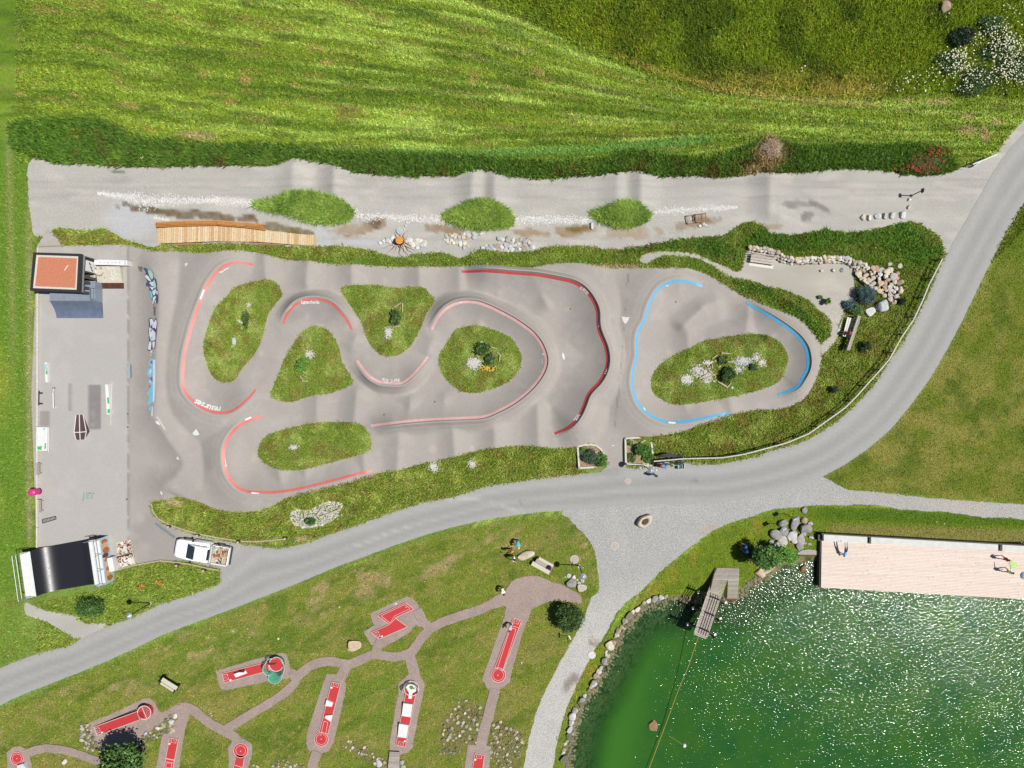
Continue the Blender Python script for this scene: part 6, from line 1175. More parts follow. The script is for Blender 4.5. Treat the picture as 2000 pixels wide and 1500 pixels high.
t = garden('pebble heap above a bushy patch on the lower left triangle island', [(605,695)]); gheap(t, 607, 692, 9, 8, 150); gheap(t, 593, 659, 5, 5, 40, A(170,160,130)); logs(t, [((588,722),(598,731)),((590,744),(602,745)),((586,735),(592,742))])
t = garden('few white stones and weeds on the tall left island', [(465,650)]); gheap(t, 461, 667, 5, 9, 90); gheap(t, 489, 597, 6, 4, 50); gheap(t, 473, 628, 4, 4, 24); logs(t, [((478,612),(484,604))])
for x_, y_ in ((475,641),(480,608),(487,596)): stone('white', x_, y_, 4, t)
t = garden('tiny white pebble heap on the long lower island', [(576,873)]); gheap(t, 576, 873, 8, 5, 110)
t = garden('spread of white stones, bleached branches and shrubs on the big right island', [(1420,722)])
gheap(t, 1340, 741, 12, 10, 300); gheap(t, 1360, 724, 14, 12, 200); gheap(t, 1378, 733, 12, 12, 260); gheap(t, 1380, 709, 10, 6, 100); gheap(t, 1448, 706, 18, 10, 330, A(222,220,222)); gheap(t, 1475, 699, 9, 8, 110); gheap(t, 1485, 709, 8, 8, 120, A(236,228,206)); gheap(t, 1440, 722, 12, 6, 70); gheap(t, 1380, 746, 8, 4, 40)
logs(t, [((1391,701),(1401,693)),((1409,689.5),(1428,690.5)),((1366,740),(1384,728)),((1384,723),(1398,736)),((1397,742),(1420,757)),((1420,757),(1428,748)),((1408,748),(1420,755)),((1391,712),(1391,720)),((1420,706),(1432,708)),((1372,742),(1398,730))])
for x_, y_ in ((1393,744),(1404,716),(1436,729),(1427,757),(1475,690),(1456,703),(1396,705)): stone('white', x_, y_, 5, t)
for (x_, y_, r, n_, lab) in [(847,911,11,220,'left of two round white pebble patches in the roadside bank'),(922,906,9,150,'right of two round white pebble patches in the roadside bank')]: rubble('pebble_patch', [(random.gauss(x_,r*.42), random.gauss(y_,r*.42), random.uniform(1.3,2.8)) for _ in range(n_)], A(236,232,222), lab, hz=.12)
t = garden('foot shaped rock garden ringed with cream stones on the bank by the road', [(618,1003)])
K10 = lambda pts: [(560+x/9.77, 960+y/9.77) for x, y in pts]
rubble('pebble_bed', [(x,y,random.uniform(1.8,3.2)) for x,y,_ in pack(K10([(90,450),(160,360),(330,350),(480,350),(700,220),(900,180),(1070,240),(1040,350),(900,500),(760,620),(560,670),(380,690),(150,620),(90,540)]), .5, .6, 900, 9000, .9)], A(226,220,214), parent=t, hz=.06)
for (x_, y_, r) in along(K10([(80,460),(110,390),(160,360),(220,340),(300,355),(380,355),(460,350),(530,310),(600,270),(680,225),(740,205),(820,175),(900,185),(970,190),(1060,235),(1040,310)]), 3.2, 5.5, .5, .85)+along(K10([(90,470),(95,540),(140,620),(240,645),(350,690),(450,680),(540,650),(600,660),(700,620),(760,590),(860,550),(930,490),(990,440),(1060,450)]), 3.2, 5.5, .5, .85): stone(random.choice(['cream','white','cream']), x_, y_, r*1.1, t)
for x_, y_ in K10([(970,530),(1030,470),(980,460)]): stone('cream', x_, y_, 4.5, t)
logs(t, [(K10([(720,240)])[0], K10([(560,460)])[0]), (K10([(1040,330)])[0], K10([(620,480)])[0]), (K10([(330,380)])[0], K10([(345,520)])[0])])
# ================================================================ FOUNTAIN STONE, BOULDERS ON THE LAWN
t = thing('stone_trough', 'hollowed oval boulder used as a trough in the middle of the forecourt', 'trough', (*X2(1257,1016),0)); c = X2(1257,1016)
R3 = Matrix.Rotation(math.radians(38), 3, 'Z'); V = []; F = []; N_ = 22
for (rx, ry, z) in [(.74,.46,0),(.86,.55,.25),(.78,.48,.55),(.66,.40,.62),(.46,.30,.6),(.38,.24,.45),(.001,.001,.42)]:
    for k in range(N_): a_ = 6.283*k/N_; j = 1+.05*math.sin(3*a_+1)+.04*math.sin(5*a_); q = R3@Vector((rx*math.cos(a_)*j, ry*math.sin(a_)*j, z)); V.append((q.x+c[0]+.05, q.y+c[1]-.05, q.z))
for i in range(6): F += [(i*N_+k, i*N_+(k+1) % N_, (i+1)*N_+(k+1) % N_, (i+1)*N_+k) for k in range(N_)]
mk('basin', V, F, mat('trough_stone', A(222,212,190), .85, var=.18, scale=5, bump=.02), t, True); b = B(); q = [R3@Vector((.40*math.cos(6.283*k/16), .26*math.sin(6.283*k/16), .5)) for k in range(16)]; b.add([(p.x+c[0]+.05,p.y+c[1]-.05,p.z) for p in q], [tuple(range(16))]); b.out('rusty_water', mat('rusty_water', A(112,80,58), .15), t)
for (k_, x_, y_, a_, asp, rot, lab) in [('cream',1028,1084,26,.5,.3,'long pale flat boulder between the bench and the two adults on the lawn'),('cream',693,1259,21,.9,0,'round cream boulder on the lawn left of the Z shaped minigolf lane'),('white',127,1486,13,.6,.9,'pale pointed stone on the lawn between two minigolf paths at the bottom left'),('moss',1136,1147,15,.9,0,'green grey flat boulder in the stone group under the street lamp'),('grey',1117,1137,19,.7,.3,'broad brown grey boulder of the stone group under the street lamp')]:
    t = thing('boulder', lab, 'boulder', (*X2(x_,y_),0)); stone(k_, x_, y_, a_*1.1, t, 'rock', asp=asp, rot=rot, big=True, hgt=.6)
cluster('group of small cream stones under the street lamp on the lawn', ['cream','white'], [(1111,1124,8),(1120,1127,8),(1137,1134,8),(1131,1138,7),(1124,1134,4),(1127,1132,4),(1121,1142,7),(1131,1106,6),(1134,1112,3),(1138,1109,3),(1104,1127,3)])
cluster('two small cream stones beside the round boulder left of the Z shaped lane', 'cream', [(682,1256,6),(682,1268,8)])
for (x_, y_, r) in [(1018,1295,5),(663,1185,4),(544,1247,5),(407,1245,4),(455,1232,4),(484,1228,4),(413,1396,3),(1410,894+0,0),(1384,866,5),(1376,858,3),(1868,877,2)]:
    if r: c_ = X2(x_, y_)
rubble('scattered_lawn_stones', [(1018,1295,5),(663,1185,4),(544,1247,5),(407,1245,4),(455,1232,4),(484,1228,4),(412,1393,3),(414,1397,3),(1384,866,5),(1376,858,4),(562,900,3),(95,1272,3),(16,1280,3),(22,1276,2),(1844,1023,3),(1829,1019,3)], A(236,226,206), 'single pale stones scattered over the lawns and banks', hz=.05)
# rock borders among the lanes
def border(label, P, kinds, r0, r1, n, small=0, name='rock_border', sep=.8, dens=0):
    kinds = [k if k != 'white' else 'moss' for k in kinds]+['moss', 'dirty']; n = int(n*.8)
    c = X2(sum(p[0] for p in P)/len(P), sum(p[1] for p in P)/len(P)); t = thing(name, label, 'rocks', (*c,0))
    for (x_, y_, r) in pack(P, r0, r1, n, sep=sep): stone(random.choice(kinds), x_, y_, r, t, 'stone', hgt=.7)
    if small: rubble('small_stones', pack(P, 1.4, 3, small, 5000, .8), A(150,148,112), parent=t)
    return t
border('loose mossy rock border at the left end of the raised circle lane', [(160,1411),(172,1413),(185,1436),(190,1447),(200,1456),(207,1470),(190,1468),(165,1460),(154,1445),(158,1430)], ['moss','moss','cream','white'], 4, 8, 60, 130)
border('diagonal rock border with bright white stones between two minigolf pads', [(330,1396),(345,1394),(348,1405),(341,1425),(330,1432),(310,1440),(290,1446),(270,1455),(262,1450),(280,1438),(300,1425),(315,1416)], ['moss','cream','moss'], 4.5, 8.5, 60, 60)
cluster('four bright white stones along the diagonal rock border', 'white', [(344,1397,9),(337,1408,11),(309,1421,8),(285,1432,8)], hgt=.9)
border('narrow rock border hidden beside the dark bottom left tree', [(268,1452),(282,1450),(285,1465),(276,1480),(270,1470)], ['moss'], 4, 7, 20, 20)
border('rocky patch in the lawn left of the lower path between the long lanes', [(890,1372),(915,1366),(935,1371),(943,1385),(938,1410),(932,1430),(930,1452),(912,1455),(908,1470),(880,1480),(862,1478),(858,1465),(864,1440),(862,1420),(875,1400)], ['moss','moss','cream','white'], 3.4, 7.5, 95, 330)
border('rocky patch in the lawn right of the lower path between the long lanes', [(962,1404),(985,1410),(1000,1420),(1022,1425),(1024,1450),(1015,1475),(1005,1500),(965,1500),(957,1475),(958,1440)], ['moss','moss','cream','white'], 3.4, 7.5, 95, 300)
border('low line of mossy stones in the lawn left of the double hurdle lane', [(668,1450),(682,1445),(700,1452),(725,1465),(750,1480),(760,1500),(735,1500),(720,1485),(695,1468),(672,1462)], ['moss','cream'], 3.5, 6.5, 36, 40)
cluster('larger pale stones at the foot of the small plank bridge', ['cream','grey'], [(740,1490,12),(785,1488,10),(681,1447,5),(685,1465,4),(788,1497,8),(706,1472,6)], hgt=.7)
border('low line of stones at the bottom edge between two long lanes', [(530,1490),(545,1482),(570,1485),(590,1492),(600,1502),(530,1506)], ['moss','cream','white'], 3.5, 8, 34, 30)
cluster('few stones on the lawn at the bottom edge beside the ringed circle pad', ['cream','moss'], [(495,1494,5),(503,1497,6),(488,1480,4),(512,1501,5)])
# ================================================================ LAKESIDE STONES
SH2 = [(1098,1490),(1100,1472),(1103,1455),(1108,1437),(1112,1420),(1117,1398),(1127,1380),(1137,1362),(1147,1350),(1155,1338),(1167,1313),(1175,1297),(1182,1275),(1190,1258),(1202,1240),(1210,1228),(1222,1210),(1235,1196),(1250,1182),(1262,1176),(1285,1166),(1304,1164)]
t = thing('shore_stones', 'line of pale stones edging the green pond along the footpath side', 'stones', (*X2(1170,1300),-.1))
for (x_, y_, r) in along(SH2, 8, 16, 2.2, .95): stone(random.choice(['white','grey','moss','grey']), x_+2, y_, r, t, 'stone', asp=random.uniform(.6,.9), rot=random.uniform(.6,1.5), z=-.12, sink=0, big=r > 10)
for (x_, y_, r) in along([(a_+7, b_+6) for a_, b_ in SH2], 5, 10, 4, 1.5): stone('moss', x_, y_, r, t, 'stone', z=-.4, sink=0)
t = thing('boulder', 'largest pinkish boulder of the pond edge beside the white manhole', 'boulder', (*X2(1191,1260),-.1)); stone('cream', 1191, 1260, 17, t, 'rock', big=True, z=-.15)
# submerged stones
sub = []
Pm = resample(SHORE[:24], 6, False); T_s = np.gradient(Pm, axis=0); T_s /= np.hypot(T_s[:,0], T_s[:,1])[:,None]
for _ in range(1500):
    k = random.randrange(len(Pm)); d = abs(random.gauss(0, 1))*30+4; sub.append((Pm[k][0]-T_s[k][1]*d, Pm[k][1]+T_s[k][0]*d, random.uniform(3.5,9)))
sub += [(random.gauss(1490,32), random.gauss(1160,24), random.uniform(3,9)) for _ in range(260)]
sub = [q for q in sub if inpoly(q[0], q[1], SHORE)]
rubble('submerged_stones', sub, (.15,.14,.08), 'brown rounded stones on the shallow bed of the green pond', hz=.05)
t = thing('sunken_rock', 'dark rock visible under the water left of the rope', 'rock', (*X2(1278,1420),-.8)); stone('wet', 1278, 1420, 20, t, 'rock', z=-.62, big=False, sink=0)
t = thing('sunken_rock', 'yellowish sunken rock near the corner of the bathing deck', 'rock', (*X2(1571,1112),-.4)); stone('wet', 1571, 1112, 15, t, 'rock', z=-.5, sink=0)
GB = [(1504,1047,17,'G'),(1517,1075,0,'')]
t = thing('boulder_group', 'heap of large grey boulders between the lakeside tree and the bathing deck', 'boulders', (*X2(1540,1040),0))
for (x_, y_, r, a_) in [(1528,1021,18,.6),(1514,1043,21,.8),(1530,1037,18,.9),(1552,1021,15,1.7),(1570,1016,12,.9),(1571,1031,23,.75),(1543,1046,20,.9),(1527,1055,18,1.0),(1548,1041,14,.9),(1551,1053,13,1.1),(1563,1053,16,1.3),(1505,1058,9,1),(1518,1064,14,.8),(1514,1072,12,1),(1560,1066,13,1.2),(1568,1042,10,1),(1581,1022,10,.8),(1583,1049,10,.5),(1572,1060,8,.7),(1519,1100,12,.8),(1540,1094,13,.6),(1580,1062,9,.5)]: stone('grey', x_, y_, r*.98, t, 'boulder', asp=a_, rot=random.uniform(-.6,.6), big=True, hgt=.8)
for (k_, x_, y_, r, asp, rot, z_, lab) in [('grey',1571,996,11,1.0,0,0,'small pale triangular boulder alone in the grass below the footpath'),('cream',1484,1118,19,.9,0,-.1,'round cream boulder at the water edge beside the jetty lawn'),('cream',1500,1110,30,.35,.75,-.1,'long curved cream boulder lying along the water edge under the tree')]:
    t = thing('boulder', lab, 'boulder', (*X2(x_,y_),z_)); stone(k_, x_, y_, r, t, 'rock', asp=asp, rot=rot, big=True, z=z_, hgt=.7)
t = thing('stone_step', 'flat grey stone step at the water edge by the bathing deck', 'step', (*X2(1578,1080),-.2)); pprism('slab', [(1557,1081),(1566,1075),(1580,1073),(1594,1075),(1600,1079),(1599,1084),(1560,1083)], -.35, .02, mat('pale_step', A(186,180,176), .85, var=.1), t); B().beam(W(1560,1084.5,-.12), W(1600,1085,-.12), .08, .25).out('rusty_edge', mat('rusty_edge', A(120,70,44), .8), t)
# ================================================================ JETTY AND BATHING DECK
t = thing('jetty', 'grey plank jetty with slatted railings reaching over the pond', 'jetty', (*X2(1400,1170),-.4))
zr_ = lambda y: float(np.interp(y, [1110,1134,1160,1238], [.12,.35,1.3,1.95]))
lx = lambda y: float(np.interp(y, [1110,1134,1160,1238], [1400,1390.4,1381,1355])); rw = lambda y: float(np.interp(y, [1134,1150,1162,1238], [30,27.5,25.5,24.5]))
y = 1110
while y < 1134: z = zr_(y); pprism('plank', [(lx(y),y),(1443.5,y+.6),(1443.5,y+2.1),(lx(y)-.6,y+1.6)], z-.05, z, GWOOD, t, at=z); y += 2.0
while y < 1238: z = zr_(y); x0 = lx(y); w_ = rw(y); sl = float(np.interp(y, [1134,1160],[.05,.38])); pprism('plank', [(x0,y),(x0+w_,y+w_*sl),(x0+w_-.6,y+w_*sl+1.65),(x0-.6,y+1.65)], z-.05, z, GWOOD, t, at=z); y += 1.95
for k in range(18): y = 1134+k*1.95; pprism('side_plank', [(1422-.1*k,y),(1443-.15*k,y+.4),(1443-.15*k,y+1.75),(1422-.1*k,y+1.4)], .25, .3, GWOOD, t)
pprism('end_board', [(1418.5,1165),(1439,1167),(1439,1174),(1418,1172)], -.1, -.04, mat('rusty_edge', None), t)
pprism('side_skirt', [(1400,1111),(1401.5,1111),(1382,1160),(1380.5,1160)], -.5, [.05,.05,1.2,1.2], DWOOD, t, at=.6)  # closed skirt added so the jetty casts a full shadow
for off in (1.5, 24): B().beam(W(lx(1160)+off, 1160+off*.38, 1.14), W(lx(1238)+off, 1238+off*.38, 1.8), .14, .22).out('bearer', DWOOD, t)
for si in (0, 1):
    E_ = lambda g: (1381-26*g+(25 if si else 0), 1160+78*g+(9.5 if si else 0)); Z_ = lambda g: 1.3+.65*g; sg = 1 if si else -1
    for lv in range(4): B().beam(W(*E_(-.06), Z_(-.06)+.22+.27*lv), W(*E_(.96), Z_(.96)+.22+.27*lv), .045, .085).out('rail_slat', mat('pale_slat', A(226,214,190), .8, var=.1), t)
    for g in (.03, .43, .83):
        x_, y_ = E_(g); z_ = Z_(g); ln = 15 if si == 0 else 11
        B().beam(W(x_,y_,z_-.3), W(x_,y_,z_+1.15), .1, .1).out('post', DWOOD, t); B().beam(W(x_-sg*3,y_-sg*1,z_-.12), W(x_+sg*ln,y_+sg*ln*.36,z_-.12), .16, .14).out('outrigger', DWOOD, t)
        B().beam(W(x_+sg*(ln-1),y_+sg*(ln-1)*.36,z_-.08), W(x_,y_,z_+1.05), .12, .12).out('brace', DWOOD, t); B().box(W(x_+sg*(ln+1),y_+sg*(ln+1)*.36,z_-.1), (.24,.2,.2), rz=.35).out('beam_end', WHT, t)
        q_ = W(x_+sg*2,y_+sg*1,0); B().tube([(q_.x,q_.y,-2.2),(q_.x,q_.y,z_-.1)], .1).out('pile', DWOOD, t)
t = thing('mooring_rope', 'taut yellow rope running from the jetty end down across the green pond', 'rope', W(1330,1370,0)); B().tube([W(1364.5,1242,1.3), W(1345,1300,.85), W(1326,1345,.4), W(1300,1415,.1), W(1268,1500,.1), W(1245,1560,.3)], .028, 6).out('rope', mat('yellow_rope', A(216,180,90), .7), t)
t = thing('buoy', 'white float with a thin line on the water at the bottom of the pond', 'buoy', (*X2(1337,1458),WATER_Z)); c = X2(1337.5,1458.5); B().lathe((*c,WATER_Z-.1), [(.05,-.1),(.17,.0),(.2,.16),(.12,.3),(.001,.32)], 14).out('float', WHT, t); B().tube([(c[0],c[1],WATER_Z+.02),(*X2(1308,1440),WATER_Z+.01)], .012, 5).out('line', mat('yellow_rope', None), t)
t = thing('bathing_deck', 'broad pinkish plank bathing deck reaching over the pond at the right', 'deck', (*X2(1800,1100),-.3)); DK_ = mat_ramp('pink_larch_deck', [A(255,236,220), A(251,230,213), A(255,240,226), A(253,234,219)], .8, 3, .0, .03); zd = .45
DT = lambda x: 1056.5+(x-1609)*.0318+.0; DB = lambda x: 1147.5+(x-1604)*.0585
nP = 34
for k in range(nP):
    f0, f1 = k/nP, (k+.93)/nP; xs = [1605-1.5*f0, 1712+random.uniform(-40,40), 1862+random.uniform(-50,50), 2005+random.uniform(-40,20), 2120]
    for j in range(4):
        xa_, xb_ = xs[j]+(.25 if j else 0), xs[j+1]-.25; g = lambda x, f: DT(x)+(DB(x)-DT(x))*f
        pprism('plank', [(xa_,g(xa_,f0)),(xb_,g(xb_,f0)),(xb_,g(xb_,f1)),(xa_,g(xa_,f1))], zd-.05, zd, DK_, t, at=zd)
pprism('substructure', [(1606,1058),(2119,1074),(2119,1174),(1605,1146)], zd-.12, zd-.06, mat('deck_joist_board', A(190,160,140), .9), t)
pprism('side_beam', [(1603,1042),(1604.5,1042.2),(1602,1148.5),(1600.5,1147.5)], -.5, zd-.08, DWOOD, t, at=zd)
for k, x_ in enumerate((1612,1700,1800,1900,2000,2100)): B().tube([W(x_,DB(x_)-4,-2.2), W(x_,DB(x_)-4,zd-.12)], .12).out('pile', DWOOD, t)
t = thing('seat_wall', 'long pale concrete seat along the lawn side of the bathing deck', 'seat', (*X2(1800,1052),0)); SW = mat('pale_seat_concrete', A(232,232,226), .8, var=.08, scale=2)
for (xa_, xb_) in ((1609,1694),(1701.5,1949.5),(1958,2120)):
    f_ = lambda x: 1044+(x-1609)*.0575; pprism('seat_block', [(xa_,f_(xa_)),(xb_,f_(xb_)),(xb_,f_(xb_)+12.2),(xa_,f_(xa_)+12.2)], 0, .9, SW, t)
pprism('back_edge', [(1605,1041.5),(2120,1071),(2120,1073.2),(1605,1043.8)], -.1, .86, BLK, t)
for (xa_, xb_) in ((1694.3,1701.2),(1949.8,1957.7),(1598,1605)): pprism('dark_gap', [(xa_,f_(xa_)+.5),(xb_,f_(xb_)+.5),(xb_,f_(xb_)+12.5),(xa_,f_(xa_)+12.5)], 0, .5, BLK, t)
# ================================================================ BENCHES ON THE LAWN
t = thing('picnic_bench', 'pale bench set with table board, holding a bag, under the street lamp shadow', 'bench', (*X2(1061,1102),0)); BG = mat('beige_board', A(226,220,196), .8, var=.06)
def obox(t_, name, cx, cy, L, Wd, z, th, ang, m_): return B().box((*X2(cx,cy), z), (L, Wd, th), rz=math.radians(ang)).out(name, m_, t_)
obox(t, 'seat_board', 1056,1107,1.95,.42,.42,.05,-29,BG); obox(t, 'back_board', 1065.5,1096.5,1.6,.36,.42,.05,-29,BG)
for k in range(4): obox(t, 'slat', 1060.5+k*.9,1100-k*1.6+2,1.75,.08,.62,.04,-29,mat('grey_slat', A(196,186,180), .8))
for dx in (-14, 14): obox(t, 'leg', 1060+dx,1102+dx*.55,.08,.8,.2,.4,-29,BLK)
t = thing('picnic_bench', 'cream bench with dark frame alone on the lawn at lower left', 'bench', (*X2(334,1334),0))
obox(t, 'back_board', 338.5,1329,1.7,.38,.78,.05,-32,BG); obox(t, 'seat_board', 331,1338,1.8,.22,.45,.05,-32,BG); obox(t, 'seat_board', 333.5,1335.5,1.8,.16,.45,.05,-32,mat('grey_slat', None))
for dx in (-14, 14): obox(t, 'end_frame', 335+dx,1333+dx*.62,.07,.85,.35,.7,-32,BLK)
for dx in (-15, 15): obox(t, 'armrest', 336+dx,1332+dx*.62,.3,.1,.7,.05,-32,BLK)
t = thing('bench', 'dark slatted bench in the shade of the lakeside tree', 'bench', (*X2(1462,1077),0))
for k in range(7): obox(t, 'slat', 1455+k*2.2,1080-k*2.6+4,1.15,.09,.45,.04,-32,BLK)
obox(t, 'back_board', 1467,1086,1.3,.05,.8,.2,-32,BLK)
for dx in (-9, 9): obox(t, 'leg', 1461+dx,1077+dx*.6,.07,.7,.22,.42,-32,BLK)
t = thing('backpack', 'dark navy bag with pinkish flap lying on the pale bench under the lamp', 'bag', (*X2(1075,1107),.62)); c = X2(1072,1105)
B().lathe((*c,.62), [(.12,0),(.22,.05),(.22,.2),(.1,.3),(.001,.3)], 12).out('bag_body', mat('navy_cloth', A(44,36,66), .8), t); obox(t, 'flap', 1076,1109,.42,.16,.72,.08,-50,mat('pink_cloth', A(190,120,130), .8)); obox(t, 'side_pocket', 1078.5,1111,.2,.2,.7,.12,-20,mat('olive_cloth', A(120,116,84), .8))
# ================================================================ MINIGOLF LANES
RED = mat('lane_red_felt', A(216,72,74), .75, var=.05, scale=6, spec=.1); RED2 = mat('lane_red_frame', A(196,92,84), .5); LW = mat('lane_white_line', A(250,216,210), .6, var=.03); TEAL = mat('hood_teal', A(80,205,160), .4, var=.05); TEALN = mat('hood_teal_net', A(90,200,165), .5, alpha=.72); NETD = mat('dark_net', A(64,58,60), .7, alpha=.7); TEE = mat('tee_mat_grey', A(170,140,140), .8)
def lane(label, c): return thing('minigolf_lane', label, 'minigolf lane', (*X2(*c), 0))
def outline(t, q, z, w_=.04, nm='edge_rail', m_=None, closed=True):
    n_ = len(q)
    for i in range(n_ if closed else n_-1): pline_ = B().beam(W(*q[i],z), W(*q[(i+1) % n_],z), w_, .06); pline_.out(nm, m_ or LW, t)
def bed(t, q, z=.10): return pprism('playing_surface', q, .0, z, RED, t)
def circ(c, r, n_=26, a0=0, a1=360): return [(c[0]+r*math.cos(math.radians(a0+(a1-a0)*k/n_)), c[1]+r*math.sin(math.radians(a0+(a1-a0)*k/n_))) for k in range(n_)]
def ring(t, c, r, z, w_=.05, a0=0, a1=360, nm='painted_ring', m_=None):
    cw = W(*c, z); R_ = r*S; n_ = 28; V = []; F = []
    for k in range(n_+1):
        a_ = -math.radians(a0+(a1-a0)*k/n_)
        for rr in (R_-w_/2, R_+w_/2): V.append((cw.x+rr*math.cos(a_), cw.y+rr*math.sin(a_), z))
    F = [(2*k, 2*k+1, 2*k+3, 2*k+2) for k in range(n_)]; b = B().add(V, [f[::-1] for f in F]); return b.out(nm, m_ or LW, t)
def cup(t, c, z=.1): cw = W(*c, z); B().cyl(cw, .05, z+.002, z+.014, 10).out('hole', LW, t)
def line(t, p0, p1, z=.115, w_=.04, nm='painted_line'): return B().beam(W(*p0,z), W(*p1,z), w_, .012).out(nm, LW, t)
def tee(t, o, u, s_=1.0, z=.112, wd=9.5):
    """tee box markings: o = px centre of the tee end, u = px unit vector into the lane"""
    v = (-u[1], u[0]); P = lambda a_, b_: (o[0]+u[0]*a_*s_+v[0]*b_*s_, o[1]+u[1]*a_*s_+v[1]*b_*s_)
    pprism('tee_mat', [P(1,-2),P(1,2),P(6,2),P(6,-2)], z-.01, z+.004, TEE, t)
    for a_, b_ in ((P(0,-5.5),P(9,-5.5)),(P(0,5.5),P(9,5.5)),(P(9,-5.5),P(9,-1)),(P(9,5.5),P(9,1))): line(t, a_, b_, z)
    c = P(12.5, wd*.78); B().cyl(W(*c,z), .1, z, z+.05, 10).out('ball_marker', WHT, t)
def un(a_, b_): d = math.hypot(b_[0]-a_[0], b_[1]-a_[1]); return ((b_[0]-a_[0])/d, (b_[1]-a_[1])/d)
# 1 Z lane
t = lane('Z shaped red minigolf lane with white inner line on its own paved pad', (766,1213))
q = [(737,1202),(792,1177),(808,1189.5),(771.5,1206.5),(773,1208),(796,1224),(741,1248),(725,1235.5),(760.5,1219.5)]; bed(t, q); outline(t, q, .11, .04)
outline(t, [(744,1202.5),(791,1180.5),(801,1188.5),(770,1203),(768,1207),(761.5,1216.5)], .118, .035, 'painted_line'); line(t, (761,1219), (773,1207.5)); tee(t, (733,1241.5), un((733,1242),(785,1216)), .9); cup(t, (793,1186))
B().lathe((*X2(773,1179),.0), [(.09,0),(.11,.05),(.05,.06)], 12).out('ball_holder', WHT, t)
# 2 lane with loop hood
t = lane('red lane with white wedge and a teal netted loop at its right end', (490,1310))
q = [(434,1315),(523,1293),(526,1309.5),(438,1333.5)]; bed(t, q); outline(t, q, .11, .04); tee(t, (436.5,1324), un((436,1324),(524,1301)))
b = B(); P = [W(459,1314.5,.11), W(478,1308,.11), W(482,1316,.11), W(462,1322,.11), W(463,1313.5,.42), W(480.5,1308.5,.3)]
pprism('wedge_block', [(459,1314),(478.5,1308),(483,1315),(461.5,1322)], .1, [.5,.3,.12,.3], WHT, t, at=.15); mk('wedge_hole', [tuple(W(464,1313,.52)), tuple(W(479,1308.6,.36)), tuple(W(476.5,1313.5,.34))], [(0,1,2)], mat('lane_shadow_black', A(45,42,48), .8), t)  # black triangle on the wedge is shadow put into the colour
cc_ = (539.5,1297.5)
pprism('upper_platform', circ(cc_, 13.4), .5, .62, RED, t); pprism('platform_skirt', circ(cc_, 13.8), 0, .5, mat('teal_skirt', A(70,160,130), .5), t); ring(t, cc_, 13.6, .64, .07, nm='platform_rim')
def hood(t, c, r0, r1, a0, a1, z0_, z1_, m_, nm, flare=0, n_=26, twist=0):
    cw = W(*c, 0); V = []; F = []
    for k in range(n_+1):
        f = k/n_; a_ = -math.radians(a0+(a1-a0)*f); e_ = math.sin(math.pi*min(1, max(0, f)))**.5
        for rr, zz in ((r0, z0_), (r0+(r1-r0)*e_, z0_+(z1_-z0_)*e_)): V.append((cw.x+rr*S*math.cos(a_), cw.y+rr*S*math.sin(a_), zz))
    F = [(2*k, 2*k+1, 2*k+3, 2*k+2) for k in range(n_)]; o = mk(nm, V, F, m_, t, True)
    b = B().tube([V[2*k+1] for k in range(n_+1)], .025, 6); b.out('hood_edge', mat('pale_teal_tube', A(205,245,232), .4), t); return o
hood(t, cc_, 13.5, 23, -75, 80, .15, 1.2, TEALN, 'loop_hood'); hood(t, (538,1299), 13, 31, 38, 128, .12, .7, TEALN, 'loop_hood'); hood(t, (537,1297), 14, 17.5, 95, 210, .55, 1.0, TEALN, 'inner_hood'); hood(t, (538,1297), 15, 18, 215, 285, .6, .95, TEALN, 'inner_hood')
pprism('dark_inner_net', [(521,1293),(530,1295),(541,1294),(537,1298),(527,1299),(521,1297)], .64, .66, mat('lane_shadow_red', A(112,40,48), .8), t)  # shadow on the platform painted as a darker patch of the lane red
# 3 circle lane
t = lane('red lane rising to a raised ringed circle beside the rocks at lower left', (235,1412))
def slope(name, q, z0_, z1_, m_, t): pprism(name, q, 0, [z0_, z1_, z1_, z0_], m_, t, at=(z0_+z1_)/2)
q = [(183.6,1420),(268,1389.5),(272.5,1406),(190,1436)]; slope('playing_surface', q, .1, .55, RED, t)
for a_, b_ in ((0,1),(3,2)): B().beam(W(*q[a_],.13), W(*q[b_],.58), .05, .06).out('edge_rail', LW, t)
B().beam(W(*q[0],.13), W(*q[3],.13), .05, .06).out('edge_rail', LW, t); B().beam(W(*q[1],.58), W(*q[2],.58), .05, .06).out('edge_rail', LW, t)
tee(t, (187,1428), un((187,1428),(270,1398)), .9, z=.17); cc_ = (281.5,1392); pprism('raised_circle', circ(cc_, 13), 0, .58, RED, t); ring(t, cc_, 13, .6, .08); 
for r_ in (4, 6.5, 9, 11.3): ring(t, cc_, r_, .6, .045, -110, 70, nm='groove_ring', m_=mat('groove_dark_red', A(120,24,30), .7)); ring(t, cc_, r_+1, .602, .02, -110, 70)
for k in range(5): B().beam(W(268+k*.8,1394+k*2.3,.6), W(279+k*.6,1391+k*2.6,.6), .05, .02).out('groove', mat('groove_dark_red', None), t)
line(t, (277,1381), (287,1404), .61, .06); cup(t, (281.5,1391), .6)
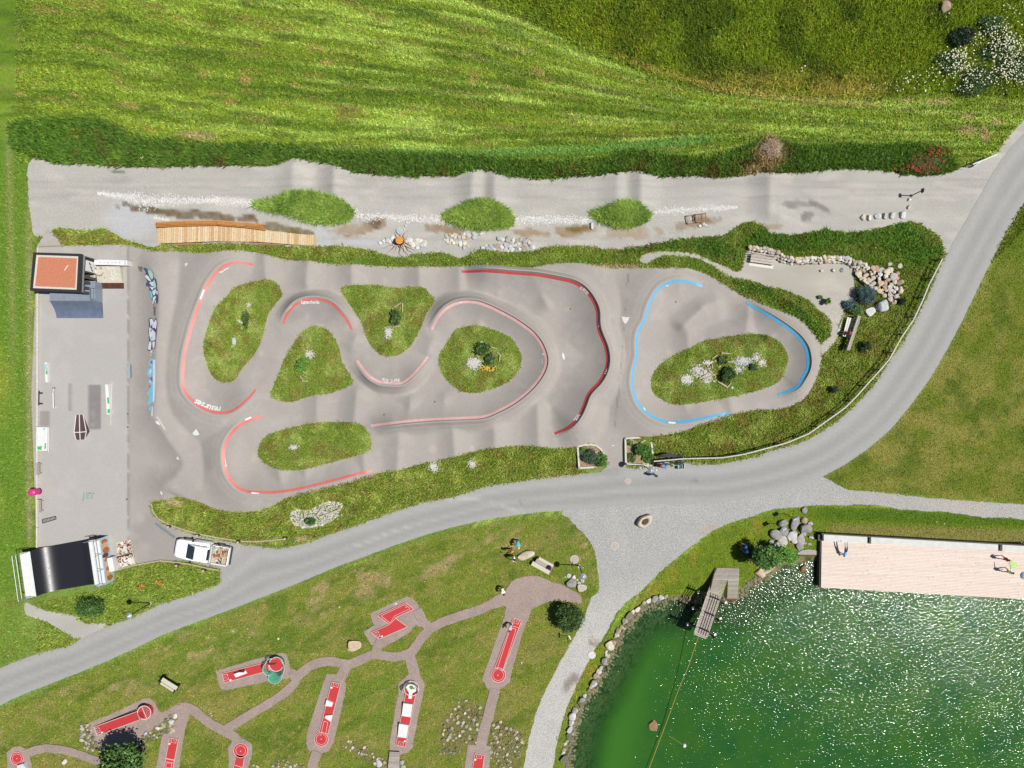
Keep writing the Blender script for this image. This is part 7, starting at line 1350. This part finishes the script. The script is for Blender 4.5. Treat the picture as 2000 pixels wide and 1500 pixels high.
# 4 wedge lane
t = lane('long red lane with two white wedges ending in a round green', (640,1390))
q = [(648,1332),(665.5,1335.5),(640.5,1433),(623.5,1430)]; bed(t, q); outline(t, q, .11, .04); bed(t, circ((627.5,1444), 13.7), .1); ring(t, (627.5,1444), 13.6, .115, .05); ring(t, (627.5,1444), 10, .118, .035, -75, 255)
for a_, b_ in (((626.5,1437),(633,1408)),((640,1411),(636,1434))): line(t, a_, b_)
line(t, (633,1408), (640,1411)); line(t, (632,1401.5), (645,1404)); cup(t, (627.5,1443.5))
for q_ in ([(637.5,1367),(650.5,1372.5),(648,1380.5),(635,1379)], [(635,1398),(649.5,1396.5),(646.3,1410),(635.2,1403)]): pprism('white_wedge', q_, .1, .32, WHT, t)
tee(t, (657,1333.5), un((657,1333.5),(632,1430)), .9)
# 5 double ramp lane
t = lane('lane with two long white humps and a teal hooded flower shaped target', (790,1405))
q = [(773,1455),(791.6,1459),(812,1356),(792.5,1352)]; bed(t, q); outline(t, q, .11, .04)
for q_ in ([(788,1372.5),(806,1375),(801.5,1402.5),(784,1399.5)], [(779.6,1412.6),(798.4,1415.6),(793.4,1443.3),(776,1441)]): pprism('white_hump', q_, 0, [.12+.33,.12+.33,.2,.2], WHT, t, at=.35)
tee(t, (782,1457), un((782,1457),(802,1354)), .9)
cc_ = (803.6,1345); pprism('target_base', circ((802.5,1348), 13.5), 0, .14, RED, t); pprism('white_channel', [(797.5,1364.5),(798.5,1353),(792.5,1342),(797,1337.5),(806,1336),(814,1344),(813,1350),(805.5,1354),(804,1365)], .12, .3, WHT, t)
ring(t, cc_, 14.2, .32, .07); hood(t, cc_, 13.5, 15.5, -135, 35, .3, .85, TEALN, 'hood'); hood(t, cc_, 13.5, 15, 160, 225, .3, .8, TEALN, 'hood'); B().cyl(W(804,1342.5,.3), .17, .3, .4, 14).out('green_target', mat('target_green', A(110,150,44), .7), t); B().cyl(W(809,1344,.3), .05, .3, .45, 8).out('peg', BLK, t)
t = thing('plank_bridge', 'small weathered plank bridge at the bottom edge below the double hump lane', 'bridge', (*X2(769,1488),0))
for k in range(17): y = 1468+k*2.4; pprism('plank', [(760.8-.27*k,y),(780.5-.05*k,y+1),(780.5-.05*k,y+3.0),(760.8-.27*k,y+2.0)], .22, .27, GWOOD, t)
for s_ in (0, 1): B().beam(W(762+s_*17,1469,.16), W(757+s_*22,1509,.16), .1, .12).out('bearer', DWOOD, t)
# 6 straight lane
t = lane('long straight red lane with a narrow white outlined channel and round end, near the plaza', (992,1265))
q = [(1002.5,1207),(1018.5,1212),(983,1309),(966.5,1304)]; bed(t, q); outline(t, q, .11, .04); bed(t, circ((973,1318.5), 14.3)); ring(t, (973,1318.5), 14.2, .115, .05); ring(t, (973,1318.5), 10.5, .118, .035, -70, 250)
for a_, b_ in (((997,1226),(970.5,1308)),((1008,1229),(981.5,1311)),((997,1226),(1008,1229)),((999,1222),(1013,1226))): line(t, a_, b_)
tee(t, (1010,1210), un((1010,1210),(976,1306)), .9); cup(t, (972.5,1318.5))
# 7..10
t = lane('round red target with white ramp at the bottom left corner', (33,1482)); bed(t, circ((33,1481.5), 12.6)); ring(t, (33,1481.5), 12.5, .115, .05); ring(t, (33,1481.5), 9, .118, .035); cup(t, (33,1481.5)); pprism('white_ramp', [(33,1495.5),(45,1492),(51,1502),(53,1530),(33,1530)], 0, [.35,.35,.3,.12,.12], mat('ramp_white_blue', A(222,236,240), .5), t)
t = lane('red lane with square painted box running off the bottom edge beside the rocks', (338,1480)); q = [(331.3,1441),(348.6,1444),(334,1520),(317,1517)]; bed(t, q); outline(t, q, .11, .04); tee(t, (340,1442.5), un((340,1442.5),(325,1518)), .9)
line(t, (324.5,1481.5), (341.5,1485), w_=.09); line(t, (323,1487.5), (340.5,1490)); outline(t, [(325,1489.5),(336,1491),(334,1500),(323.5,1498.5)], .118, .035, 'painted_line')
t = lane('round ended red lane on a lobed pad at the bottom, second from the left group', (470,1470)); bed(t, circ((470,1466), 14)); bed(t, [(462,1474),(477,1477),(470,1525),(452,1523)]); ring(t, (470,1466), 13.9, .115, .05); ring(t, (470,1466), 9.5, .118, .035); cup(t, (470,1467)); line(t, (457,1494), (473,1499), w_=.05)
for a_, b_ in (((460,1480),(452,1520)),((477,1481),(471,1520))): line(t, a_, b_)
t = lane('short red tee end of a lane cut by the bottom edge between the rocky patches', (934,1486)); q = [(927.5,1471.5),(946,1475),(939,1530),(919,1528)]; bed(t, q); outline(t, q, .11, .04); tee(t, (936.5,1473), un((936.5,1473),(929,1529)), .9)
# ================================================================ TREES AND SHRUBS
def leafm(name, rgb, tr=.25):
    m, n, l, p = newmat(name); at = n.new('ShaderNodeAttribute'); at.attribute_name = 'Col'; p.inputs['Roughness'].default_value = .45; p.inputs['Specular IOR Level'].default_value = .35
    l.new(at.outputs['Color'], p.inputs['Base Color']); ts = n.new('ShaderNodeBsdfTranslucent'); l.new(at.outputs['Color'], ts.inputs[0]); mx = n.new('ShaderNodeMixShader'); mx.inputs[0].default_value = tr
    l.new(p.outputs[0], mx.inputs[1]); l.new(ts.outputs[0], mx.inputs[2]); l.new(mx.outputs[0], n['Material Output'].inputs[0]); return m
LEAF = leafm('leaf', None)
def crown(t, c, rx, ry, rz, n_, size, rgb, name='crown', clumps=26, vary=.25, asp=.5, upb=.25, shell=.5, ragged=.35):
    """leaf sized faces gathered in clumps through the crown's volume"""
    cl = []; r = rng
    for k in range(clumps):
        d = r.normal(0, 1, 3); d /= np.linalg.norm(d); d[2] = abs(d[2])*.9 if r.random() < .8 else d[2]; rad = (.45+.55*r.random()**.5)*(1-ragged*r.random()); cl.append(d*rad)
    cl = np.array(cl); k = r.integers(0, clumps, n_); P = cl[k]+r.normal(0, 1, (n_, 3))*.17
    P = P*np.array([rx, ry, rz])+np.array(c); N_ = r.normal(0, 1, (n_, 3)); N_[:, 2] = np.abs(N_[:, 2])+upb+.25; N_ /= np.linalg.norm(N_, axis=1)[:, None]
    u = np.cross(N_, r.normal(0, 1, (n_, 3))); u /= np.linalg.norm(u, axis=1)[:, None]; v = np.cross(N_, u); s_ = (size*(.6+.8*r.random(n_)))[:, None]
    V = np.stack([P-u*s_, P+v*s_*asp, P+u*s_, P-v*s_*asp], 1).reshape(-1, 3); V[:, 2] = np.maximum(V[:, 2], .03); F = np.arange(4*n_).reshape(-1, 4)
    cc = 1.55*np.array(rgb)[None]*(1+vary*r.normal(0, 1, (n_, 1)))*(1+.18*r.normal(0, 1, (clumps, 1)))[k]*(1+.07*r.normal(0, 1, (n_, 3)))
    return mk(name, V, F, LEAF, t, False, col=np.repeat(np.clip(cc, .004, .7), 4, 0))
def tree(label, px, py, h, rx, ry, n_, size, rgb, cat='tree', name='broadleaf_tree', **kw):
    c = X2(px, py); z0_ = max(H_(*c), -.1); t = thing(name, label, cat, (*c, z0_)); TR = mat('tree_bark', A(110,92,78), .9, var=.3, scale=7)
    tr = B().tube([(*c,z0_-.1),(c[0]+.04,c[1],z0_+h*.3),(c[0],c[1]+.05,z0_+h*.75)], [h*.035,h*.026,h*.01], 8).out('trunk', TR, t)
    for k in range(7): a_ = k*2.4; zz = z0_+h*(.25+.07*k); B().tube([(c[0],c[1],zz),(c[0]+rx*.4*math.cos(a_),c[1]+ry*.4*math.sin(a_),zz+h*.1),(c[0]+rx*.75*math.cos(a_),c[1]+ry*.75*math.sin(a_),zz+h*.16)], [h*.014,h*.009,h*.003], 5).out('limb', TR, tr)
    crown(t, (c[0], c[1], z0_+h*.58), rx, ry, h*.42, n_, size, rgb, **kw); return t
def shrub(label, px, py, r_, h, n_, size, rgb, name='shrub', cat='shrub', ry=None, **kw):
    c = X2(px, py); z0_ = max(H_(*c), -.05); t = thing(name, label, cat, (*c, z0_)); rx = r_*S; ry = (ry or r_)*S
    for k in range(4): a_ = k*1.6; B().tube([(*c,z0_),(c[0]+rx*.5*math.cos(a_),c[1]+ry*.5*math.sin(a_),z0_+h*.5)], [.03,.01], 5).out('stem', mat('tree_bark', None), t)
    crown(t, (c[0], c[1], z0_+h*.5), rx, ry, h*.5, n_, size, rgb, name='foliage', **kw); return t
G1 = (.030,.075,.016); G2 = (.055,.12,.022); G3 = (.085,.16,.03); BLU = (.05,.085,.085)
tree('tall dark leafy tree leaning into the frame at the bottom left', 268, 1464, 4.6, 1.85, 1.85, 9000, .14, (.05,.10,.022), clumps=44, ragged=.6, vary=.45, upb=.6)
tree('dense round leafed tree beside the dark bench near the pond', 1481, 1077, 3.7, 1.15, 1.15, 6200, .10, (.07,.145,.03), clumps=34, vary=.4)
tree('second leafy tree growing among the grey boulders by the pond', 1521, 1072, 3.0, 1.0, .95, 4600, .11, (.09,.19,.03), clumps=28, vary=.4, asp=.3)
shrub('dark round clipped shrub between the plaza and the lakeside path', 1110, 1198, 24, 2.3, 8000, .08, (.035,.065,.016), clumps=60, ragged=.12, vary=.3)
shrub('leafy bush on the grass below the half pipe', 184, 1183, 27, 1.5, 5200, .12, (.045,.095,.02), ry=17, clumps=40, asp=.25, vary=.35)
for (x, y, lab) in ((278,1145,'small tuft of dark and orange leaves, left of two, below the pickup'), (315,1136,'small tuft of dark and orange leaves, right of two, below the pickup')):
    shrub(lab, x, y, 8, .5, 260, .09, (.30,.16,.03), name='flower_tuft', cat='plant', ry=5, vary=.3, asp=.3)
shrub('blue green spruce shrub leaning over the lower left of the boulder pile', 1685, 578, 17, 1.3, 5200, .08, BLU, ry=20, clumps=40, asp=.22, vary=.35)
shrub('low grey blue juniper beside the gravel left of the spruce shrub', 1657, 596, 13, .6, 2200, .07, BLU, ry=9, clumps=26, asp=.25, vary=.35)
shrub('green shrub directly above the shaded bench', 1668, 606, 15, .8, 2600, .09, (.06,.11,.03), ry=9, clumps=26, asp=.25)
for (x, y, r_, lab) in [(1757,590,8,'small dark bush in the bank right of the huge grey boulder'),(1685,676,12,'spiky dark bush in the bank below the plank wall'),(1625,762,8,'small dark bush in the bank near the blue berm'),(1600,581,4,'tiny green plant on the seating gravel'),(1612,590,6,'low green plant at the edge of the seating gravel')]:
    shrub(lab, x, y, r_, .9 if r_ > 5 else .35, int(r_*90), .1, (.022,.035,.012) if r_ > 6 else G2, asp=.25, clumps=14)
shrub('big dark purple green bush in the round ended planter', 1150, 891, 15, 1.2, 4200, .085, (.05,.075,.045), clumps=34, ry=13, asp=.25)
shrub('brighter green bush at the right end of the round ended planter', 1172, 897, 12, 1.1, 3000, .085, (.06,.12,.025), clumps=26, ry=13, asp=.3)
shrub('small green plant in the top corner of the round ended planter', 1137, 880, 6, .5, 600, .08, G3, clumps=12)
shrub('leafy green bush in the middle of the square planter', 1254, 878, 15, 1.1, 3600, .1, (.045,.11,.02), clumps=30, ry=13, asp=.5)
shrub('low mixed plants at the lower left of the square planter', 1232, 893, 9, .5, 1200, .08, (.075,.11,.03), clumps=20, ry=11)
shrub('low bush at the lower right corner of the square planter', 1264, 893, 10, .7, 1400, .09, (.06,.11,.02), clumps=18)
shrub('tiny plant in the top left corner of the square planter', 1229, 864, 6, .5, 500, .08, G3, clumps=12)
shrub('dark bushy nest on the round central island', 944, 682, 14, .8, 2600, .09, (.035,.065,.015), clumps=26, ry=12)
shrub('second dark bush of the nest on the round central island', 958, 702, 11, .7, 1700, .09, (.04,.075,.018), clumps=18, ry=12)
shrub('green shrub on the inverted triangle island', 774, 621, 10, .7, 1500, .09, (.045,.08,.02), clumps=18, ry=15)
shrub('bright leafy clump on the lower left triangle island', 592, 713, 12, .6, 1500, .1, (.07,.15,.02), clumps=18, ry=11)
shrub('low plants on the tall left island', 484, 622, 8, .4, 900, .08, (.05,.09,.02), clumps=16, ry=18)
shrub('tall dark shrub in the middle of the big right island', 1416, 733, 15, .9, 3000, .09, (.032,.065,.014), clumps=28, ry=14)
shrub('dark green clump near the top of the big right island', 1408, 703, 10, .5, 1000, .08, (.05,.08,.02), clumps=14, ry=9)
shrub('small dark plant at the right end of the big right island', 1467, 717, 8, .5, 700, .08, (.035,.07,.02), clumps=12, ry=6)
shrub('dark green shrub in the foot shaped rock garden', 609, 1016, 11, .7, 1700, .08, (.03,.08,.012), clumps=20, ry=7)
shrub('very dark bush at the edge of the tall meadow left of the white blossoms', 1872, 78, 24, 1.3, 4200, .13, (.014,.026,.010), clumps=40, ragged=.7, ry=18, asp=.3)
for i, (x, y, r_, lab) in enumerate([(1850,125,22,'dark leafy shrub under the leftmost white blossoms'),(1948,100,30,'large leafy shrub under the densest white blossoms'),(1985,140,26,'leafy shrub at the right edge under white blossoms'),(1900,165,30,'low dark shrub along the lower edge of the white blossoms'),(1930,50,20,'leafy shrub near the top right corner')]):
    shrub(lab, x, y, r_*1.35, .8, 4200, .12, (.045,.082,.022), clumps=46, ry=r_*1.1, asp=.3, vary=.45, ragged=.8)
shrub('green bushy base of the red flower patch at the top edge of the gravel', 1808, 322, 34, .8, 6500, .08, (.05,.10,.02), ry=18, clumps=50, asp=.25)
shrub('dry brown brush heap in the green weed belt', 1507, 294, 22, .9, 4200, .12, (.30,.22,.16), name='brush_heap', cat='brush heap', ry=17, clumps=34, asp=.12, vary=.35)
# ================================================================ BICYCLES
def bicycle(label, px, py, ang, colr, s_=1.0, lean=.12, tyre=(.02,.02,.02)):
    c = X2(px, py); R3 = Matrix.Rotation(math.radians(ang), 3, 'Z')@Matrix.Rotation(lean, 3, 'X'); t = thing('bicycle', label, 'bicycle', (*c, .03), 'bicycles parked along the rail fence' if s_ > .8 else None)
    P = lambda x, z, y=0: tuple(R3@Vector((x*s_, y*s_, z*s_))+Vector((*c, .03))); FM = mat('bike_'+'_'.join('%d' % int(v*99) for v in colr), colr, .35, var=.02)
    for x_ in (-.52, .52):
        w_ = B().tube([P(x_+.33*math.cos(6.283*k/20), .34+.33*math.sin(6.283*k/20)) for k in range(20)], .025*s_, 6, True).out('wheel', mat('tyre_%d' % int(tyre[0]*99), tyre, .8), t)
        b = B(); [b.tube([P(x_, .34), P(x_+.31*math.cos(6.283*k/8), .34+.31*math.sin(6.283*k/8))], .006, 4) for k in range(8)]; b.out('spokes', STEEL, w_)
    b = B(); hd, bb, st, ra = P(.36,.86), P(-.08,.3), P(-.2,.82), P(-.52,.34)
    for q0, q1 in ((hd,bb),(hd,st),(bb,st),(bb,ra),(st,ra),(hd,P(.52,.34))): b.tube([q0,q1], .022*s_)
    b.out('frame', FM, t); B().tube([P(.4,.98,-.28),P(.34,1.0,0),P(.4,.98,.28)], .018*s_).out('handlebar', DSTEEL, t); B().beam(P(-.34,.93), P(-.08,.95), .12*s_, .05).out('saddle', mat('saddle_black', (.02,.02,.02), .7), t); B().tube([st, P(-.21,.93)], .016*s_).out('seat_post', STEEL, t)
    B().tube([P(-.08,.3,-.1),P(-.08,.3,.1)], .05*s_, 8).out('crank', DSTEEL, t)
bicycle('black bicycle with red parts, leftmost at the rail fence', 1286, 900, 6, (.04,.04,.045)); bicycle('white framed bicycle, second from the left at the rail fence', 1296, 905, 4, (.7,.7,.7), lean=-.2)
bicycle('green framed bicycle in the middle of the parked group', 1312, 903, 2, (.25,.6,.12), lean=.25); bicycle('dark purple bicycle behind the green one', 1318, 893, -3, (.06,.03,.10), lean=.2); bicycle('black and silver bicycle at the right end of the parked group', 1328, 898, 80, (.3,.3,.33), lean=.1)
bicycle('small yellow wheeled balance bike beside the shaded bench', 1637, 666, 12, (.15,.55,.12), .42, .9, (.75,.65,.05))
t = thing('ground_grate', 'light blue slatted crate on the asphalt below the parked bicycles', 'crate', (*X2(1330,910),0))
for q0, q1 in (((1324,905.5),(1336,905)),((1324,905.5),(1324.5,916)),((1336,905),(1336,915.5)),((1324.5,916),(1336,915.5))): B().beam(W(*q0,.35), W(*q1,.35), .05, .3).out('side', mat('crate_blue', A(196,214,222), .6), t)
for k in range(5): B().beam(W(1326+k*2.1,906,.3), W(1326+k*2.1,915,.3), .06, .04).out('slat', mat('crate_slat', A(110,150,170), .6), t)
t = thing('bike_shelter_rack', 'dark curved rack roof behind the parked bicycles', 'bike rack', (*X2(1305,890),0)); 
V = []; 
for k in range(9):
    f = k/8; x_ = 1284+f*46; V += [tuple(W(x_, 891-6*math.sin(math.pi*f), 1.0)), tuple(W(x_, 893.5-1*math.sin(math.pi*f), 1.1))]
mk('rack_hoop', V, [(2*k,2*k+2,2*k+3,2*k+1) for k in range(8)], BLK, t)
for x_ in (1286, 1328): B().tube([W(x_,891.5,0), W(x_,891.5,1.05)], .03).out('post', DSTEEL, t)
# ================================================================ PEOPLE
BASE = dict(pel=(0,0,.95), che=(0,0,1.28), nec=(0,.0,1.48), hea=(0,.03,1.60), top=(0,.02,1.70), nose=(0,.125,1.59),
 shL=(-.17,0,1.41), elL=(-.23,.02,1.13), wrL=(-.25,.10,.90), haL=(-.25,.14,.82), shR=(.17,0,1.41), elR=(.23,.02,1.13), wrR=(.25,.10,.90), haR=(.25,.14,.82),
 hiL=(-.09,0,.88), knL=(-.10,.03,.50), anL=(-.10,0,.09), toL=(-.11,.16,.04), hiR=(.09,0,.88), knR=(.10,.03,.50), anR=(.10,0,.09), toR=(.11,.16,.04))
RAD = dict(pel=.14, che=.155, nec=.055, hea=.095, top=.06, nose=.014, sh=.062, el=.043, wr=.03, ha=.034, hi=.085, kn=.06, an=.042, to=.042)
BONES = [('pel','che','shirt'),('che','nec','shirt'),('nec','hea','skin'),('hea','top','skin'),('hea','nose','skin')]
for s_ in 'LR': BONES += [('che','sh'+s_,'shirt'),('sh'+s_,'el'+s_,'sleeve'),('el'+s_,'wr'+s_,'skin'),('wr'+s_,'ha'+s_,'skin'),('pel','hi'+s_,'legs'),('hi'+s_,'kn'+s_,'legs'),('kn'+s_,'an'+s_,'calf'),('an'+s_,'to'+s_,'shoe')]
WALK = dict(knL=(-.10,.20,.52), anL=(-.10,.26,.10), toL=(-.10,.42,.05), knR=(.10,-.02,.50), anR=(.10,-.30,.14), toR=(.10,-.18,.04), elL=(-.24,-.12,1.16), wrL=(-.26,-.14,.92), haL=(-.26,-.1,.84), elR=(.24,.16,1.16), wrR=(.24,.36,1.02), haR=(.24,.43,.98))
SIT = dict(pel=(0,0,.55), che=(0,.02,.90), nec=(0,.03,1.10), hea=(0,.07,1.22), top=(0,.06,1.32), nose=(0,.17,1.2), shL=(-.17,.02,1.03), shR=(.17,.02,1.03), elL=(-.24,.1,.78), elR=(.24,.1,.78), wrL=(-.16,.3,.68), wrR=(.16,.3,.68), haL=(-.12,.38,.66), haR=(.12,.38,.66), hiL=(-.09,.02,.5), hiR=(.09,.02,.5), knL=(-.12,.44,.5), knR=(.12,.44,.5), anL=(-.12,.48,.09), anR=(.12,.48,.09), toL=(-.12,.63,.05), toR=(.12,.63,.05))
BEND = dict(che=(0,.24,1.18), nec=(0,.40,1.27), hea=(0,.50,1.30), top=(0,.56,1.38), nose=(0,.58,1.22), shL=(-.17,.32,1.22), shR=(.17,.32,1.22), elL=(-.18,.42,.96), elR=(.18,.42,.96), wrL=(-.06,.52,.78), wrR=(.06,.52,.78), haL=(-.03,.55,.71), haR=(.03,.55,.71), pel=(0,-.05,.93), hiL=(-.09,-.04,.87), hiR=(.09,-.04,.87))
REACH = dict(elL=(-.40,.05,1.40), wrL=(-.60,.12,1.42), haL=(-.68,.14,1.42), elR=(.38,.02,1.28), wrR=(.56,.08,1.2), haR=(.64,.1,1.18))
HAND = dict(pel=(0,.30,.92), che=(0,.02,.74), nec=(0,-.16,.60), hea=(0,-.26,.48), top=(0,-.32,.40), nose=(0,-.17,.42), shL=(-.17,-.10,.64), shR=(.17,-.10,.64), elL=(-.2,-.16,.38), elR=(.2,-.16,.38), wrL=(-.2,-.2,.10), wrR=(.2,-.2,.10), haL=(-.2,-.24,.03), haR=(.2,-.24,.03), hiL=(-.09,.36,.95), hiR=(.09,.36,.95), knL=(-.11,.74,1.08), knR=(.11,.76,1.06), anL=(-.12,1.12,1.14), anR=(.12,1.14,1.10), toL=(-.12,1.24,1.2), toR=(.12,1.26,1.15))
def person(label, px, py, ang, pose, cols, s_=1.0, z=None, hat=None, hair=(.03,.02,.015)):
    c = X2(px, py) if z is None or z < .3 else W(px, py, z)[:2]; z0_ = H_(*c)+.02 if z is None else z; t = thing('person', label, 'person', (c[0], c[1], z0_))
    J = dict(BASE); J.update(pose); names = list(J); idx = {k: i for i, k in enumerate(names)}; E = [(idx[a_], idx[b_]) for a_, b_, _ in BONES]; V = [Vector(J[k]) for k in names]; R = [RAD.get(k, RAD.get(k[:2], .05)) for k in names]
    for s2 in 'LR':
        h_, w_ = Vector(J['ha'+s2]), Vector(J['wr'+s2]); d = (h_-w_).normalized(); sd = d.cross(Vector((0,0,1)) if abs(d.z) < .8 else Vector((0,1,0))).normalized()
        for k, (o_, l_) in enumerate(((-.03,.07),(-.01,.085),(.012,.08),(.033,.065))):
            a0_ = h_+sd*o_+d*.02; a1_ = a0_+d*l_*.6; a2_ = a1_+(d*.8+Vector((0,0,-.5))).normalized()*l_*.5; n0 = len(V); V += [a1_, a2_]; R += [.0095,.008]; E += [(idx['ha'+s2], n0), (n0, n0+1)]
        n0 = len(V); V += [w_+d*.04+sd*.05]; R += [.011]; E += [(idx['wr'+s2], n0)]
    me = bpy.data.meshes.new('body'); me.from_pydata([tuple(v) for v in V], E, []); o = bpy.data.objects.new('body', me); COL.objects.link(o)
    md = o.modifiers.new('s', 'SKIN'); md.use_smooth_shade = True; sd_ = me.skin_vertices[0].data
    for i, r in enumerate(R): sd_[i].radius = (r, r); sd_[i].use_root = (i == 0)
    o.modifiers.new('u', 'SUBSURF').levels = 1; dg = bpy.context.evaluated_depsgraph_get(); dg.update(); m2 = bpy.data.meshes.new_from_object(o.evaluated_get(dg)); m2.name = 'body'; bpy.data.objects.remove(o)
    mm = [mat('skin', A(226,170,138), .6, var=.03)]; key = {'skin': 0}
    for k in ('shirt', 'sleeve', 'legs', 'calf', 'shoe'): 
        cv = cols.get(k, {'sleeve': cols.get('shirt'), 'calf': None, 'shoe': (.05,.05,.05)}.get(k))
        if cv is None: key[k] = 0
        else: mm.append(mat('cloth_'+'_'.join('%d' % int(v*200) for v in cv), cv, .85, var=.08)); key[k] = len(mm)-1
    for q in mm: m2.materials.append(q)
    segs = [(Vector(J[a_]), Vector(J[b_]), key[r_]) for a_, b_, r_ in BONES]
    for f in m2.polygons:
        p = f.center; best = 9; bi = 0
        for a_, b_, r_ in segs:
            d = b_-a_; tt = max(0, min(1, (p-a_).dot(d)/d.length_squared)); q = (p-a_-d*tt).length
            if q < best: best = q; bi = r_
        f.material_index = bi
    if cols.get('shorts'): pass
    ob = bpy.data.objects.new('body', m2); COL.objects.link(ob); ob.parent = t; WL[ob.name] = Vector(t.location)
    hd, tp = Vector(J['hea']), Vector(J['top']); ax = (tp-hd).normalized(); q = ax.to_track_quat('Z', 'Y').to_matrix(); V2 = []; F2 = []
    prof = [(.105,-.01),(.112,.03),(.10,.08),(.06,.125),(.001,.14)] if not hat else [(hat[1],.03),(hat[1],.045),(.115,.05),(.11,.10),(.06,.145),(.001,.15)]
    for r_, h_ in prof: V2 += [hd+q@Vector((r_*math.cos(6.283*k/14), r_*math.sin(6.283*k/14), h_)) for k in range(14)]
    F2 = [(i*14+k, i*14+(k+1) % 14, (i+1)*14+(k+1) % 14, (i+1)*14+k) for i in range(len(prof)-1) for k in range(14)]
    mh = bpy.data.meshes.new('hair'); mh.from_pydata([tuple(v) for v in V2], [], F2); hc = hat[0] if hat else hair; mh.materials.append(mat('head_'+'_'.join('%d' % int(v*200) for v in hc), hc, .7)); mh.polygons.foreach_set('use_smooth', [True]*len(F2))
    oh = bpy.data.objects.new('hat' if hat else 'hair', mh); COL.objects.link(oh); oh.parent = t
    t.rotation_euler = (0, 0, math.radians(ang)); t.scale = (s_, s_, s_); return t
wht, blk = (.75,.75,.75), (.02,.02,.025)
person('person in blue top and black shorts with legs stretched towards the pale seat wall', 1644.5, 1078, 4, HAND, dict(shirt=(.12,.32,.72), legs=blk, shoe=A(226,170,138)), .95, z=.47)
person('child in a red top walking on the bathing deck', 1951, 1087.5, -80, WALK, dict(shirt=(.50,.03,.06), legs=(.10,.03,.05)), .88, z=.47)
person('child in a lime green top striding on the bathing deck', 1958, 1112, -70, dict(WALK, **{k: REACH[k] for k in ('elL','wrL','haL')}), dict(shirt=(.45,.78,.20), legs=(.05,.09,.04)), .9, z=.47)
t = thing('beach_towel', 'light blue bundle at the right edge of the bathing deck', 'towel', (*W(2000,1124,.5),)); c = W(2000,1124,.45); B().lathe((c.x,c.y,.45), [(.32,0),(.34,.1),(.22,.2),(.001,.24)], 12).out('towel', mat('sky_cloth', A(150,205,235), .8), t)
t = thing('green_towel', 'pale lime cloth spread behind the striding child on the bathing deck', 'towel', (*W(1978,1103,.46),)); pprism('cloth', [(1971,1099),(1977,1096),(1986,1099),(1987,1106),(1983,1110),(1976,1108),(1972,1104)], .455, .49, mat('lime_cloth', A(196,240,140), .8), t)
person('person in a red top sitting on the white bench near the plank wall', 1651, 652, 78, SIT, dict(shirt=(.42,.06,.04), legs=(.42,.28,.22), shoe=wht), .95, hat=((.10,.12,.16), .13))
person('person in a light teal top standing under the street lamp near the bicycles', 1276, 926, -40, BASE, dict(shirt=(.12,.38,.50), legs=(.03,.04,.06)), 1.0, hair=(.10,.06,.03))
person('cyclist in a blue and white top bending beside the parked bicycles', 1296, 910, 70, BEND, dict(shirt=(.05,.16,.34), sleeve=wht, legs=blk), 1.0, hat=((.45,.03,.04), .12))
person('person in a teal top bending on the lawn above the two adults', 1011, 1054, 190, BEND, dict(shirt=(.05,.42,.42), legs=(.05,.20,.42)), 1.0, hair=(.5,.45,.3))
person('person in an orange top standing on the lawn', 998, 1072, 20, BASE, dict(shirt=(.75,.30,.02), legs=(.30,.06,.04)), 1.0, hair=(.35,.1,.04))
person('person in a white shirt and dark cap on the lawn left of the flat boulder', 1003, 1085, -120, WALK, dict(shirt=wht, legs=(.12,.13,.2)), 1.0, hat=((.02,.02,.02), .12))
person('person in a white shirt bending at the edge of the plaza with a putter', 981, 1145, 200, BEND, dict(shirt=wht, legs=(.05,.05,.06)), .95)
person('person with black hair standing on the straight red lane near the plaza', 998, 1216, 160, BEND, dict(shirt=(.35,.36,.4), legs=blk), .9)
person('person in a turquoise cap sitting at the upper end of the dark bench', 1451, 1065, 60, SIT, dict(shirt=(.08,.16,.38), legs=blk), .95, hat=((.20,.55,.62), .13))
person('person in a pale blue cap sitting at the lower end of the dark bench', 1453, 1073, 60, SIT, dict(shirt=(.05,.13,.40), legs=(.06,.10,.2)), .95, hat=((.35,.55,.60), .13))
t = thing('putter', 'thin putter leaning beside the white shirted golfer', 'golf club', (*X2(978,1140),0)); B().tube([W(978,1136,.02), W(981,1146,.8)], .012, 5).out('shaft', STEEL, t); B().beam(W(976.5,1136,.02), W(979.5,1135.5,.02), .04, .03).out('club_head', DSTEEL, t)
